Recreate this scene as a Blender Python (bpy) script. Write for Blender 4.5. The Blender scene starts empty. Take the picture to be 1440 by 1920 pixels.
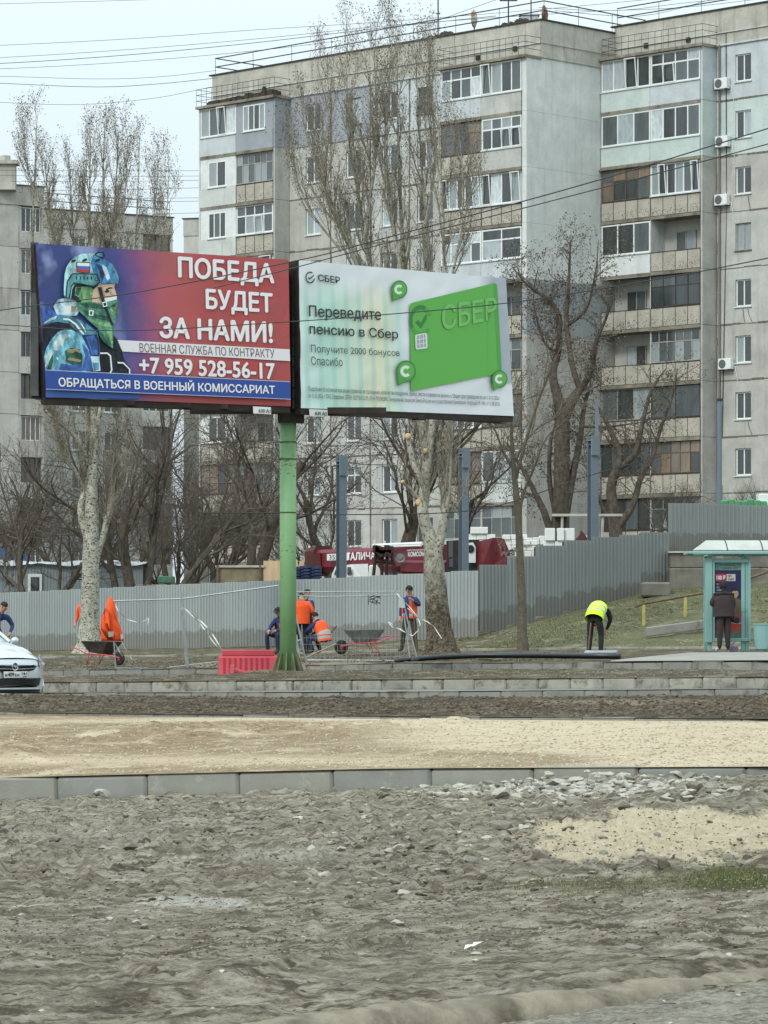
import bpy, math, random
import numpy as np
from mathutils import Vector, Matrix, Quaternion
from math import sin, cos, pi, radians
SC = bpy.context.scene
COL = SC.collection
# ---------------------------------------------------------------- camera, sky, sun, exposure
F = 6400.0; HZ = 1179.0; CZ = 1.6
cam = bpy.data.cameras.new('camera'); cam.sensor_fit = 'VERTICAL'; cam.sensor_height = 36
cam.lens = F/1920*36; cam.shift_y = (HZ-960)/1920; cam.clip_start = .5; cam.clip_end = 5000
co = bpy.data.objects.new('camera', cam); COL.objects.link(co)
co.location = (0, 0, CZ); co.rotation_euler = (pi/2, 0, 0); SC.camera = co
W = bpy.data.worlds.new('World'); SC.world = W; W.use_nodes = True
nt = W.node_tree; nt.nodes.clear()
SUN_EL, SUN_AZ = radians(42), radians(218)      # azimuth clockwise from +Y
sky = nt.nodes.new('ShaderNodeTexSky'); sky.sky_type = 'NISHITA'; sky.sun_disc = False
sky.sun_elevation = SUN_EL; sky.sun_rotation = SUN_AZ; sky.air_density = 1; sky.dust_density = 3
tc = nt.nodes.new('ShaderNodeTexCoord'); sep = nt.nodes.new('ShaderNodeSeparateXYZ')
nt.links.new(tc.outputs['Generated'], sep.inputs[0])
mr = nt.nodes.new('ShaderNodeMapRange'); mr.inputs[1].default_value = 0; mr.inputs[2].default_value = 1
mr.inputs[3].default_value = 7.5; mr.inputs[4].default_value = 18.0          # overcast: the zenith is brighter than the horizon
nt.links.new(sep.outputs[2], mr.inputs[0])
cl = nt.nodes.new('ShaderNodeTexNoise'); cl.inputs['Scale'].default_value = 1.6; cl.inputs['Detail'].default_value = 4
mc = nt.nodes.new('ShaderNodeMapRange'); mc.inputs[3].default_value = .93; mc.inputs[4].default_value = 1.07
nt.links.new(tc.outputs['Generated'], cl.inputs['Vector']); nt.links.new(cl.outputs[0], mc.inputs[0])
mm = nt.nodes.new('ShaderNodeMath'); mm.operation = 'MULTIPLY'
nt.links.new(mr.outputs[0], mm.inputs[0]); nt.links.new(mc.outputs[0], mm.inputs[1])
vm = nt.nodes.new('ShaderNodeVectorMath'); vm.operation = 'SCALE'; vm.inputs[0].default_value = (.84, .975, 1.04)
nt.links.new(mm.outputs[0], vm.inputs['Scale'])
mx = nt.nodes.new('ShaderNodeMix'); mx.data_type = 'RGBA'; mx.inputs[0].default_value = .93
nt.links.new(sky.outputs[0], mx.inputs[6]); nt.links.new(vm.outputs[0], mx.inputs[7])
bg = nt.nodes.new('ShaderNodeBackground'); bg.inputs[1].default_value = .1
nt.links.new(mx.outputs[2], bg.inputs[0])
wo = nt.nodes.new('ShaderNodeOutputWorld'); nt.links.new(bg.outputs[0], wo.inputs[0])
sl = bpy.data.lights.new('sun', 'SUN'); sl.energy = 1.5; sl.angle = radians(12); sl.color = (1, .97, .92)
so = bpy.data.objects.new('sun', sl); COL.objects.link(so)
sd = Vector((sin(SUN_AZ)*cos(SUN_EL), cos(SUN_AZ)*cos(SUN_EL), sin(SUN_EL)))
so.rotation_euler = sd.to_track_quat('Z', 'Y').to_euler(); so.location = (0, -20, 60)
SC.view_settings.view_transform = 'Standard'; SC.view_settings.look = 'None'
SC.view_settings.gamma = 1; SC.view_settings.exposure = 0.2; SC.view_settings.use_curve_mapping = False
SC.cycles.max_bounces = 5; SC.cycles.diffuse_bounces = 3; SC.cycles.glossy_bounces = 2
SC.cycles.use_denoising = True
rnd = random.Random(7)

# ---------------------------------------------------------------- helpers
def P(px, py, Z): return Vector(((px-720)*Z/F, Z, CZ+(HZ-py)*Z/F))
def X_(px, Z): return (px-720)*Z/F
def lin(c):
    c = c/255.0
    return c/12.92 if c <= .04045 else ((c+.055)/1.055)**2.4
def S(r, g, b, k=1.0): return (lin(r)*k, lin(g)*k, lin(b)*k)
class N:
    def __init__(s, name):
        s.m = bpy.data.materials.new(name); s.m.use_nodes = True; s.t = s.m.node_tree
        s.b = s.t.nodes['Principled BSDF']; s.tc = s.t.nodes.new('ShaderNodeTexCoord')
    def map(s, sc=(1, 1, 1), out='Object'):
        m = s.t.nodes.new('ShaderNodeMapping'); m.inputs['Scale'].default_value = sc
        s.t.links.new(s.tc.outputs[out], m.inputs[0]); return m.outputs[0]
    def noise(s, scale, detail=5, rough=.6, vec=None, dist=0):
        n = s.t.nodes.new('ShaderNodeTexNoise'); n.inputs['Scale'].default_value = scale
        n.inputs['Detail'].default_value = detail; n.inputs['Roughness'].default_value = rough; n.inputs['Distortion'].default_value = dist
        s.t.links.new(vec or s.tc.outputs['Object'], n.inputs['Vector']); return n.outputs[0]
    def ramp(s, val, lo, hi, a=(0, 0, 0), b=(1, 1, 1)):
        r = s.t.nodes.new('ShaderNodeValToRGB'); e = r.color_ramp.elements
        e[0].position = lo; e[1].position = hi; e[0].color = (*a, 1); e[1].color = (*b, 1)
        s.t.links.new(val, r.inputs[0]); return r.outputs[0]
    def mix(s, fac, a, b, mode='MIX'):
        m = s.t.nodes.new('ShaderNodeMix'); m.data_type = 'RGBA'; m.blend_type = mode
        for i, v in ((0, fac), (6, a), (7, b)):
            if isinstance(v, (int, float)): m.inputs[i].default_value = v
            elif isinstance(v, tuple): m.inputs[i].default_value = (*v, 1)
            else: s.t.links.new(v, m.inputs[i])
        return m.outputs[2]
    def attr(s, name):
        a = s.t.nodes.new('ShaderNodeAttribute'); a.attribute_name = name
        sp = s.t.nodes.new('ShaderNodeSeparateColor'); s.t.links.new(a.outputs[0], sp.inputs[0]); return sp.outputs
    def col(s, v):
        if isinstance(v, tuple): s.b.inputs['Base Color'].default_value = (*v, 1)
        else: s.t.links.new(v, s.b.inputs['Base Color'])
    def bump(s, h, strength=.3, dist=.02):
        b = s.t.nodes.new('ShaderNodeBump'); b.inputs['Strength'].default_value = strength; b.inputs['Distance'].default_value = dist
        s.t.links.new(h, b.inputs['Height']); s.t.links.new(b.outputs[0], s.b.inputs['Normal'])
    def fin(s, rough=.85, metal=0, spec=.3):
        s.b.inputs['Roughness'].default_value = rough; s.b.inputs['Metallic'].default_value = metal
        s.b.inputs['Specular IOR Level'].default_value = spec; return s.m
M = {}
def mat(name, c, c2=None, scale=4, rough=.8, metal=0, spec=.3, bump=0, bs=30, stretch=(1, 1, 1), lo=.35, hi=.65, c3=None, s3=1, lo3=.6, hi3=.75, st3=(1, 1, 1)):
    if name in M: return M[name]
    n = N(name)
    if c2:
        v = n.mix(n.ramp(n.noise(scale, vec=n.map(stretch)), lo, hi), c, c2)
        if c3: v = n.mix(n.ramp(n.noise(s3, vec=n.map(st3)), lo3, hi3), v, c3)
        n.col(v)
    else: n.col(c)
    if bump: n.bump(n.noise(bs, 6), bump, .01)
    M[name] = n.fin(rough, metal, spec); return M[name]

class MB:
    def __init__(s): s.v = []; s.f = []; s.mi = []; s.uv = None
    def add(s, vs, fs, mi=0):
        o = len(s.v); s.v.extend([tuple(v) for v in vs]); s.f.extend([tuple(i+o for i in f) for f in fs]); s.mi.extend([mi]*len(fs)); return s
    def box(s, x0, x1, y0, y1, z0, z1, mi=0, M4=None):
        vs = [(x, y, z) for z in (z0, z1) for y in (y0, y1) for x in (x0, x1)]
        if M4 is not None: vs = [M4 @ Vector(v) for v in vs]
        return s.add(vs, [(0, 2, 3, 1), (4, 5, 7, 6), (0, 1, 5, 4), (2, 6, 7, 3), (0, 4, 6, 2), (1, 3, 7, 5)], mi)
    def cbox(s, x0, x1, y0, y1, z0, z1, c=.01, mi=0, M4=None):          # box with chamfered edges
        cs = []
        X = (x0, x1); Y = (y0, y1); Zz = (z0, z1); vs = []; idx = {}
        for i in (0, 1):
            for j in (0, 1):
                for k in (0, 1):
                    sx, sy, sz = (1, -1)[i], (1, -1)[j], (1, -1)[k]
                    for a in range(3):
                        p = [X[i]+sx*c, Y[j]+sy*c, Zz[k]+sz*c]
                        p[a] = (X[i], Y[j], Zz[k])[a]; idx[i, j, k, a] = len(vs); vs.append(tuple(p))
        fs = []
        for a in range(3):
            for e in (0, 1):
                q = []
                for (u, w) in ((0, 0), (0, 1), (1, 1), (1, 0)):
                    ijk = [0, 0, 0]; ijk[a] = e; ijk[(a+1) % 3] = u; ijk[(a+2) % 3] = w; q.append(idx[(*ijk, a)])
                fs.append(tuple(q) if e == 0 else tuple(reversed(q)))
        for a in range(3):                                               # edges along axis a
            b, d = (a+1) % 3, (a+2) % 3
            for u in (0, 1):
                for w in (0, 1):
                    def I(e, ax):
                        ijk = [0, 0, 0]; ijk[a] = e; ijk[b] = u; ijk[d] = w; return idx[(*ijk, ax)]
                    fs.append((I(0, b), I(0, d), I(1, d), I(1, b)))
        for i in (0, 1):
            for j in (0, 1):
                for k in (0, 1): fs.append((idx[i, j, k, 0], idx[i, j, k, 1], idx[i, j, k, 2]))
        if M4 is not None: vs = [M4 @ Vector(v) for v in vs]
        return s.add(vs, fs, mi)
    def tube(s, pts, rad, n=8, mi=0, cap=True):
        pts = [Vector(p) for p in pts]; k = len(pts)
        if not hasattr(rad, '__len__'): rad = [rad]*k
        vs = []; up = Vector((0, 0, 1))
        t0 = (pts[1]-pts[0]).normalized()
        a = t0.cross(up) if abs(t0.z) < .95 else t0.cross(Vector((1, 0, 0)))
        a.normalize()
        for i, p in enumerate(pts):
            t = (pts[min(i+1, k-1)]-pts[max(i-1, 0)]).normalized()
            a = (a-t*a.dot(t))
            a = a.normalized() if a.length > 1e-6 else t.orthogonal().normalized()
            b = t.cross(a)
            for j in range(n):
                w = 2*pi*j/n; vs.append(p+(a*cos(w)+b*sin(w))*rad[i])
        fs = [(i*n+j, i*n+(j+1) % n, (i+1)*n+(j+1) % n, (i+1)*n+j) for i in range(k-1) for j in range(n)]
        if cap: fs += [tuple(reversed(range(n))), tuple((k-1)*n+j for j in range(n))]
        return s.add(vs, fs, mi)
    def prism(s, poly, d, mi=0):                                          # poly: 3D points, d: extrusion vector
        n = len(poly); d = Vector(d)
        vs = [Vector(p) for p in poly]+[Vector(p)+d for p in poly]
        fs = [tuple(range(n)), tuple(reversed(range(n, 2*n)))]+[(i, i+n, (i+1) % n+n, (i+1) % n) for i in range(n)]
        return s.add(vs, fs, mi)
    def poly(s, pts, mi=0): return s.add(pts, [tuple(range(len(pts)))], mi)
    def lathe(s, prof, n=16, c=(0, 0, 0), mi=0, sx=1, sy=1):
        k = len(prof); vs = [(c[0]+r*cos(2*pi*j/n)*sx, c[1]+r*sin(2*pi*j/n)*sy, c[2]+z) for r, z in prof for j in range(n)]
        fs = [(i*n+j, i*n+(j+1) % n, (i+1)*n+(j+1) % n, (i+1)*n+j) for i in range(k-1) for j in range(n)]
        return s.add(vs, fs, mi)
    def ell(s, c, r, n=10, m=6, mi=0, rot=None):
        vs = []; c = Vector(c)
        for i in range(m+1):
            a = pi*i/m
            for j in range(n):
                b = 2*pi*j/n; v = Vector((r[0]*sin(a)*cos(b), r[1]*sin(a)*sin(b), r[2]*cos(a)))
                vs.append(c+(rot @ v if rot else v))
        fs = [(i*n+j, (i+1)*n+j, (i+1)*n+(j+1) % n, i*n+(j+1) % n) for i in range(m) for j in range(n)]
        return s.add(vs, fs, mi)
    def loft(s, rings, mi=0, cap=True):
        n = len(rings[0]); vs = [p for r in rings for p in r]
        fs = [(i*n+j, i*n+(j+1) % n, (i+1)*n+(j+1) % n, (i+1)*n+j) for i in range(len(rings)-1) for j in range(n)]
        if cap: fs += [tuple(reversed(range(n))), tuple((len(rings)-1)*n+j for j in range(n))]
        return s.add(vs, fs, mi)
    def mesh(s, name, mats, smooth=False):
        me = bpy.data.meshes.new(name); me.from_pydata(s.v, [], s.f)
        for m in (mats if isinstance(mats, (list, tuple)) else [mats]): me.materials.append(m)
        if any(s.mi): me.polygons.foreach_set('material_index', s.mi)
        if smooth: me.polygons.foreach_set('use_smooth', [True]*len(me.polygons))
        me.update(); return me
    def build(s, name, mats, parent=None, smooth=False, **props):
        return link(name, s.mesh(name, mats, smooth), parent, **props)
def link(name, data, parent=None, loc=None, rot=None, **props):
    o = bpy.data.objects.new(name, data); COL.objects.link(o)
    if parent is not None: o.parent = parent
    if loc is not None: o.location = loc
    if rot is not None: o.rotation_euler = rot
    for k, v in props.items(): o[k] = v
    return o
def thing(name, label, cat, loc=(0, 0, 0), rz=0, group=None):
    o = link(name, None, None, loc, (0, 0, rz), label=label, category=cat); o.empty_display_size = .1
    if group: o['group'] = group
    return o
def tag(o, label, cat, group=None):
    o['label'] = label; o['category'] = cat
    if group: o['group'] = group
    return o
def npmesh(name, V, Q, mats, smooth=False, mi=None):
    me = bpy.data.meshes.new(name); V = np.asarray(V, 'f4'); Q = np.asarray(Q, 'i4'); k = Q.shape[1]
    me.vertices.add(len(V)); me.vertices.foreach_set('co', V.ravel())
    me.loops.add(Q.size); me.loops.foreach_set('vertex_index', Q.ravel())
    me.polygons.add(len(Q)); me.polygons.foreach_set('loop_start', np.arange(0, Q.size, k, dtype='i4'))
    me.polygons.foreach_set('loop_total', np.full(len(Q), k, 'i4'))
    for m in (mats if isinstance(mats, (list, tuple)) else [mats]): me.materials.append(m)
    if mi is not None: me.polygons.foreach_set('material_index', np.asarray(mi, 'i4'))
    if smooth: me.polygons.foreach_set('use_smooth', np.ones(len(Q), bool))
    me.update(calc_edges=True); return me
# value noise
def vn(x, y, seed=0):
    xi = np.floor(x).astype(np.int64); yi = np.floor(y).astype(np.int64); fx = x-xi; fy = y-yi
    fx = fx*fx*(3-2*fx); fy = fy*fy*(3-2*fy)
    def h(a, b):
        n = (a*374761393+b*668265263+seed*974634777) & 0xffffffff
        n = ((n ^ (n >> 13))*1274126177) & 0xffffffff
        return ((n ^ (n >> 16)) & 0xffff)/65535.0
    return (h(xi, yi)*(1-fx)+h(xi+1, yi)*fx)*(1-fy)+(h(xi, yi+1)*(1-fx)+h(xi+1, yi+1)*fx)*fy
def fbm(x, y, o=4, seed=0, g=.5):
    t = 0; a = 1; s = 0
    for i in range(o): t = t+a*vn(x*2**i, y*2**i, seed+i*17); s += a; a *= g
    return t/s

# deferred text: all text objects are evaluated at once
TEXTS = []
def text(s, quad, mats, parent, name='lettering', bold=0.0, depth=0):
    """quad: TL, TR, BR, BL as world points (or points in the parent's frame)"""
    c = bpy.data.curves.new('t', 'FONT'); c.body = s.replace('н', 'п'); c.size = 1; c.resolution_u = 3; c.space_character = 1.0
    o = bpy.data.objects.new('t', c); COL.objects.link(o); TEXTS.append((o, [Vector(q) for q in quad], mats, parent, name, bold, s))
def flush_texts():
    dg = bpy.context.evaluated_depsgraph_get(); dg.update(); out = []
    for o, q, mats, parent, name, s, word in TEXTS:
        me = bpy.data.meshes.new_from_object(o.evaluated_get(dg)); n = len(me.vertices)
        a = np.empty(n*3, 'f4'); me.vertices.foreach_get('co', a); a = a.reshape(-1, 3)
        if 'н' in word:                                   # the built-in font draws this letter wrongly: build it from three bars
            par_ = list(range(n))
            def fnd(i):
                while par_[i] != i: par_[i] = par_[par_[i]]; i = par_[i]
                return i
            fs_ = [tuple(p.vertices) for p in me.polygons]
            for f in fs_:
                for i in f[1:]: par_[fnd(i)] = fnd(f[0])
            isl = {}
            for i in range(n): isl.setdefault(fnd(i), []).append(i)
            pis = sorted([v for v in isl.values() if len(v) == 8 and (a[v, 1] < a[v, 1].min()+.01).sum() == 4 and len(set(np.round(a[v, 1], 3))) == 3 and abs((a[v, 1].max()-a[v, 1].min())-.53) < .06], key=lambda v: a[v, 0].min())
            ws = [ch for ch in word if ch in 'пн']
            if len(pis) == len(ws):
                bad = set(); V_ = a.tolist(); nf = []
                for ch, v in zip(ws, pis):
                    if ch != 'н': continue
                    bad |= set(v); x0, x1, y0, y1 = a[v, 0].min(), a[v, 0].max(), a[v, 1].min(), a[v, 1].max(); xs_ = sorted(a[v, 0]); st_ = xs_[2]-x0; st_ = st_ if .02 < st_ < .2 else .075; ym = (y0+y1)/2
                    for (p0, p1, r0_, r1_) in ((x0, x0+st_, y0, y1), (x1-st_, x1, y0, y1), (x0+st_, x1-st_, ym-st_*.42, ym+st_*.42)):
                        k_ = len(V_); V_ += [[p0, r0_, 0], [p1, r0_, 0], [p1, r1_, 0], [p0, r1_, 0]]; nf.append((k_, k_+1, k_+2, k_+3))
                fs_ = [f for f in fs_ if f[0] not in bad]+nf; me = bpy.data.meshes.new('lettering'); me.from_pydata(V_, [], fs_); n = len(V_); a = np.array(V_, 'f4')
            else: print('н not matched', word, len(pis), len(ws))
        k5 = [(0, 0)] if s <= .008 else [(0, 0), (-s, 0), (s, 0), (0, s*.8), (0, -s*.8), (s*.7, s*.6), (-s*.7, -s*.6)]
        if len(k5) > 1:
            P5 = [tuple(p.vertices) for p in me.polygons]; V5 = np.concatenate([a+np.array([dx, dy, 0]) for dx, dy in k5]); F5 = [tuple(i+n*j for i in f) for j in range(len(k5)) for f in P5]
            lift = np.repeat(np.arange(len(k5))*.0006, n); a = V5; me = bpy.data.meshes.new('lettering'); me.from_pydata(a.tolist(), [], F5); n = len(a)
        lo = a.min(0); hi = a.max(0); u = (a[:, 0]-lo[0])/(hi[0]-lo[0]); v = (a[:, 1]-lo[1])/max(1e-6, hi[1]-lo[1])
        q = [np.array(x) for x in q]
        B = (q[3][None]*(1-u)[:, None]+q[2][None]*u[:, None]); T = (q[0][None]*(1-u)[:, None]+q[1][None]*u[:, None])
        r = B*(1-v)[:, None]+T*v[:, None]
        if len(k5) > 1: nr_ = np.cross(q[1]-q[0], q[3]-q[0]); nr_ = nr_/np.linalg.norm(nr_); nr_ = -nr_ if nr_[1] > 0 else nr_; r = r+nr_[None]*lift[:, None]
        me.vertices.foreach_set('co', r.astype('f4').ravel())
        me.materials.clear(); me.materials.append(mats); me.update(); out.append((me, parent, name, o))
    for me, parent, name, o in out:
        bpy.data.objects.remove(o); link(name, me, parent)
# ---------------------------------------------------------------- ground profile: lines across the site, each (px, depth, image row)
LN = {
 'yard0': [(0, 7.0, 2460), (1440, 7.0, 2455)],
 'kf':  [(0, 32.5, 1500), (720, 30.5, 1481), (1440, 28.8, 1450)],
 'kft': [(0, 32.53, 1458), (720, 30.53, 1441), (1440, 28.83, 1437)],
 'sand1': [(0, 50, 1341), (720, 46, 1348), (1440, 42.5, 1353)],
 'thin': [(0, 50.02, 1336), (720, 46.02, 1343), (1440, 42.52, 1348)],
 'kg':  [(0, 60, 1304), (720, 55, 1310), (1440, 50.5, 1303)],
 'kgt': [(0, 60.02, 1299), (720, 55.02, 1297), (1440, 50.52, 1291)],
 'kh':  [(0, 66.5, 1299), (720, 61, 1293), (1440, 56, 1290)],
 'kht': [(0, 66.52, 1280), (720, 61.02, 1274), (1440, 56.02, 1269)],
 'kj':  [(0, 76, 1270), (420, 73, 1264), (720, 71, 1256), (1120, 68.5, 1256), (1440, 66, 1258)],
 'kjt': [(0, 76.02, 1258), (420, 73.02, 1253), (720, 71.02, 1244), (1120, 68.52, 1242), (1440, 66.02, 1240)],
 'kk':  [(0, 92, 1236), (420, 91, 1230), (720, 90, 1222), (1100, 88, 1218), (1440, 86, 1216)],
 'fen': [(0, 113, 1223), (560, 101.5, 1212), (895, 96, 1194), (1060, 97, 1151), (1250, 99, 1100), (1440, 99, 1088)],
 'rear': [(0, 165, 1100), (720, 158, 1085), (1440, 150, 1070)],
 'far': [(0, 330, 1115), (1440, 330, 1115)],
}
ORDER = ['yard0', 'kf', 'kft', 'sand1', 'thin', 'kg', 'kgt', 'kh', 'kht', 'kj', 'kjt', 'kk', 'fen', 'rear', 'far']
def LV(name, px):
    c = LN[name]; px = np.asarray(px, float)
    xs = [a[0] for a in c]; Z = np.interp(px, xs, [a[1] for a in c]); Y = np.interp(px, xs, [a[2] for a in c])
    # gentle linear extrapolation in depth
    for side, (i, j) in ((0, (0, 1)), (1, (-1, -2))):
        m = px < xs[0] if side == 0 else px > xs[-1]
        slope = (c[i][1]-c[j][1])/(c[i][0]-c[j][0])
        if len(c) == 6: slope = -.01 if side == 0 else 0
        Z = np.where(m, c[i][1]+(px-c[i][0])*slope*.6, Z)
    h = (HZ-Y)*np.interp(px, xs, [a[1] for a in c])/F + CZ
    return Z, h
def gh(X, Y):
    px = np.clip(720+F*X/Y, -2500, 3900)
    Zs, hs = zip(*[LV(n, px) for n in ORDER]); Zs = [float(z) for z in Zs]; hs = [float(z) for z in hs]
    return float(np.interp(Y, Zs, hs))
def ghv(X, Y):
    px = np.clip(720+F*X/Y, -2500, 3900); L_ = [LV(n_, px) for n_ in ORDER]; Zs = np.array([l[0] for l in L_]); hs = np.array([l[1] for l in L_])
    out = hs[0].copy()
    for i in range(len(ORDER)-1):
        m = (Y >= Zs[i]) & (Y <= Zs[i+1]); t = (Y-Zs[i])/np.maximum(1e-6, Zs[i+1]-Zs[i]); out = np.where(m, hs[i]+(hs[i+1]-hs[i])*t, out)
    return out
def G(px, Z, dz=0): return Vector((X_(px, Z), Z, gh(X_(px, Z), Z)+dz))

def band(name, A, B, nu, nv, m, dz=None, zone=None, ez=0, pw=1, p0=-2400, p1=3800):
    pxs = np.concatenate([np.linspace(p0, -140, 60)[:-1], np.linspace(-140, 1580, nu), np.linspace(1580, p1, 60)[1:]])
    ZA, hA = LV(A, pxs); ZB, hB = LV(B, pxs); t = (np.linspace(0, 1, nv)**pw)[:, None]
    Z = 1/((1-t)/ZA+t/ZB); h = hA+(hB-hA)*(Z-ZA)/(ZB-ZA); X = (pxs-720)*Z/F
    if dz is not None:
        d = dz(X, Z, t, pxs[None]+0*Z); edge = np.minimum(1, np.minimum(t, 1-t)*ez) if ez else 1
        h = h+d*edge
    V = np.stack([X, Z, h], -1).reshape(-1, 3); n = len(pxs)
    i = (np.arange(nv-1)[:, None]*n+np.arange(n-1)[None]).ravel(); Q = np.stack([i, i+1, i+n+1, i+n], -1)
    me = npmesh(name, V, Q, m, smooth=True)
    if zone is not None:
        a = me.color_attributes.new('zone', 'FLOAT_COLOR', 'POINT')
        py = HZ-(h-CZ)*F/Z; c = zone(X, Z, pxs[None]+0*Z, py); c = [np.broadcast_to(k, Z.shape) for k in c]
        a.data.foreach_set('color', np.stack([*c, np.ones_like(Z)], -1).astype('f4').ravel())
    return link(name, me, kind='structure')
def sstep(x, a, b):
    t = np.clip((x-a)/(b-a), 0, 1); return t*t*(3-2*t)
def blob(px, py, cx, cy, rx, ry, soft=.35, seed=3):
    n = fbm(px/60, py/16, 3, seed)-.5
    return 1-sstep(np.sqrt(((px-cx)/rx)**2+((py-cy)/ry)**2)+n*1.1, 1-soft, 1+soft)

okx = [-200, 300, 560, 800, 1080, 1280, 1440, 1800]; oky = [1985, 1950, 1916, 1890, 1862, 1838, 1818, 1775]
# materials
def soil_mat(name, dark, mid, light, sand=None, grass=None):
    n = N(name)
    a = n.noise(9, 8, .7); b = n.noise(1.3, 5, .65, dist=.5); c = n.noise(60, 4, .7)
    v = n.mix(n.ramp(a, .36, .62), dark, mid)
    v = n.mix(n.ramp(b, .5, .68), v, light)
    v = n.mix(n.ramp(c, .60, .72), v, light)
    v = n.mix(n.ramp(n.noise(150, 3, .6), .62, .7), v, tuple(min(1, q*1.5) for q in light))
    v = n.mix(n.ramp(n.noise(27, 5, .7), .33, .42, (1, 1, 1), (0, 0, 0)), v, tuple(q*.55 for q in dark))
    z = n.attr('zone')
    if sand:
        s = n.mix(n.ramp(n.noise(14, 7, .65), .35, .65), sand, tuple(q*.72 for q in sand)); s = n.mix(n.ramp(n.noise(1.6, 8, .72, n.map((.6, 1.3, 1)), .8), .50, .66, (0, 0, 0), (.7,)*3), s, mid)
        e = n.t.nodes.new('ShaderNodeMath'); e.operation = 'MULTIPLY_ADD'; n.t.links.new(c, e.inputs[0]); e.inputs[1].default_value = .9; n.t.links.new(z[0], e.inputs[2])
        v = n.mix(n.ramp(e.outputs[0], .78, 1.05), v, s)
    if grass:
        g = n.mix(n.ramp(n.noise(40, 5, .7), .4, .6), grass, tuple(q*1.9 for q in grass))
        e = n.t.nodes.new('ShaderNodeMath'); e.operation = 'MULTIPLY_ADD'; n.t.links.new(a, e.inputs[0]); e.inputs[1].default_value = .9; n.t.links.new(z[1], e.inputs[2])
        v = n.mix(n.ramp(e.outputs[0], .85, 1.15), v, g)
    l = n.mix(z[2], v, tuple(min(1, q*1.35) for q in light)); n.col(l)
    n.bump(n.noise(45, 8, .75), .9, .02); return n.fin(.97, 0, .1)
def yard_mat():
    n = N('churned_yard_soil'); dark, mid, light = S(104, 95, 79), S(184, 174, 152), S(226, 219, 200)
    a = n.noise(5.5, 10, .72, n.map((.8, 1.25, 1)), .3); b = n.noise(1.1, 6, .7, dist=.8); f = n.noise(30, 6, .75)
    v = n.mix(n.ramp(a, .42, .53), dark, mid); v = n.mix(n.ramp(a, .52, .66), v, light)
    v = n.mix(n.ramp(b, .40, .66, (0, 0, 0), (.6,)*3), v, S(158, 150, 130)); v = n.mix(n.ramp(f, .32, .44, (1, 1, 1), (0, 0, 0)), v, S(76, 69, 56))
    v = n.mix(n.ramp(f, .60, .70, (0, 0, 0), (.75,)*3), v, S(176, 169, 150))
    z = n.attr('zone')
    def thr(zz, amt, lo, hi, col, src):
        e = n.t.nodes.new('ShaderNodeMath'); e.operation = 'MULTIPLY_ADD'; n.t.links.new(src, e.inputs[0]); e.inputs[1].default_value = amt; n.t.links.new(zz, e.inputs[2]); return n.ramp(e.outputs[0], lo, hi)
    v = n.mix(n.ramp(n.noise(2.2, 8, .75, n.map((1, .5, 1)), 1.2), .52, .64, (0, 0, 0), (.6,)*3), v, S(96, 88, 72))
    v = n.mix(thr(z[0], .9, .78, 1.02, None, f), v, n.mix(n.ramp(n.noise(14, 7, .65), .35, .65), S(246, 232, 198), S(214, 198, 166)))
    v = n.mix(thr(z[1], .9, .82, 1.1, None, a), v, n.mix(n.ramp(n.noise(40, 5, .7), .4, .6), S(84, 88, 54), S(118, 116, 78)))
    v = n.mix(thr(z[2], .8, .62, 1.0, None, f), v, n.mix(n.ramp(n.noise(20, 7, .7), .4, .6), S(232, 228, 214), S(168, 162, 146))); n.col(v)
    v2 = n.mix(n.ramp(n.noise(110, 5, .8), .40, .60), tuple([.66]*3), tuple([1.0]*3)); v = n.mix(.75, v, v2, 'MULTIPLY'); v = n.mix(n.ramp(n.noise(60, 4, .7), .66, .72, (0, 0, 0), (.8,)*3), v, S(198, 190, 172)); n.col(v)
    n.bump(n.noise(38, 10, .85), 1.0, .04); return n.fin(.97, 0, .1)
m_yard = yard_mat()
m_sand = soil_mat('road_sand', S(112, 96, 74), S(156, 138, 110), S(188, 172, 146), S(206, 190, 162))
m_dark = soil_mat('dug_soil', S(52, 45, 36), S(84, 75, 60), S(122, 112, 96))
m_work = soil_mat('worksite_soil', S(60, 54, 42), S(96, 88, 70), S(132, 124, 106), None, S(72, 80, 46))
m_bank = soil_mat('bank_grass', S(64, 62, 44), S(94, 90, 68), S(140, 134, 112), None, S(70, 76, 48))
m_asph = mat('asphalt', S(112, 112, 108), S(132, 131, 126), 3, .9, bump=.3, bs=80)
def kerb_mat(name, a, b_, stain, lo, pale, splash):
    n = N(name); oi = n.t.nodes.new('ShaderNodeObjectInfo'); ad = n.t.nodes.new('ShaderNodeVectorMath'); ad.operation = 'ADD'
    n.t.links.new(n.tc.outputs['Object'], ad.inputs[0]); n.t.links.new(oi.outputs['Location'], ad.inputs[1]); V = ad.outputs[0]
    v = n.mix(n.ramp(n.noise(1.7, 6, .65, V), .38, .62), a, b_); v = n.mix(n.ramp(oi.outputs['Random'], 0, 1, (0, 0, 0), (.35,)*3), v, pale)
    v = n.mix(n.ramp(n.noise(2.6, 8, .75, V, .5), lo, lo+.12, (0, 0, 0), (.8,)*3), v, stain)
    v = n.mix(n.ramp(n.noise(1.1, 9, .8, V, .3), splash, splash+.05, (0, 0, 0), (.7,)*3), v, pale)
    n.col(v); n.bump(n.noise(40, 8, .7, V), .35, .012); return n.fin(.9, 0, .2)
m_kerb = kerb_mat('kerb_concrete', S(122, 123, 118), S(144, 144, 137), S(88, 80, 66), .53, S(160, 156, 144), .60)
m_kerb_old = kerb_mat('kerb_stained', S(134, 132, 122), S(158, 155, 144), S(86, 79, 66), .50, S(172, 168, 154), .60)
m_kerb_new = kerb_mat('kerb_new', S(122, 125, 121), S(138, 140, 134), S(112, 108, 98), .62, S(164, 160, 144), .545)

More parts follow.
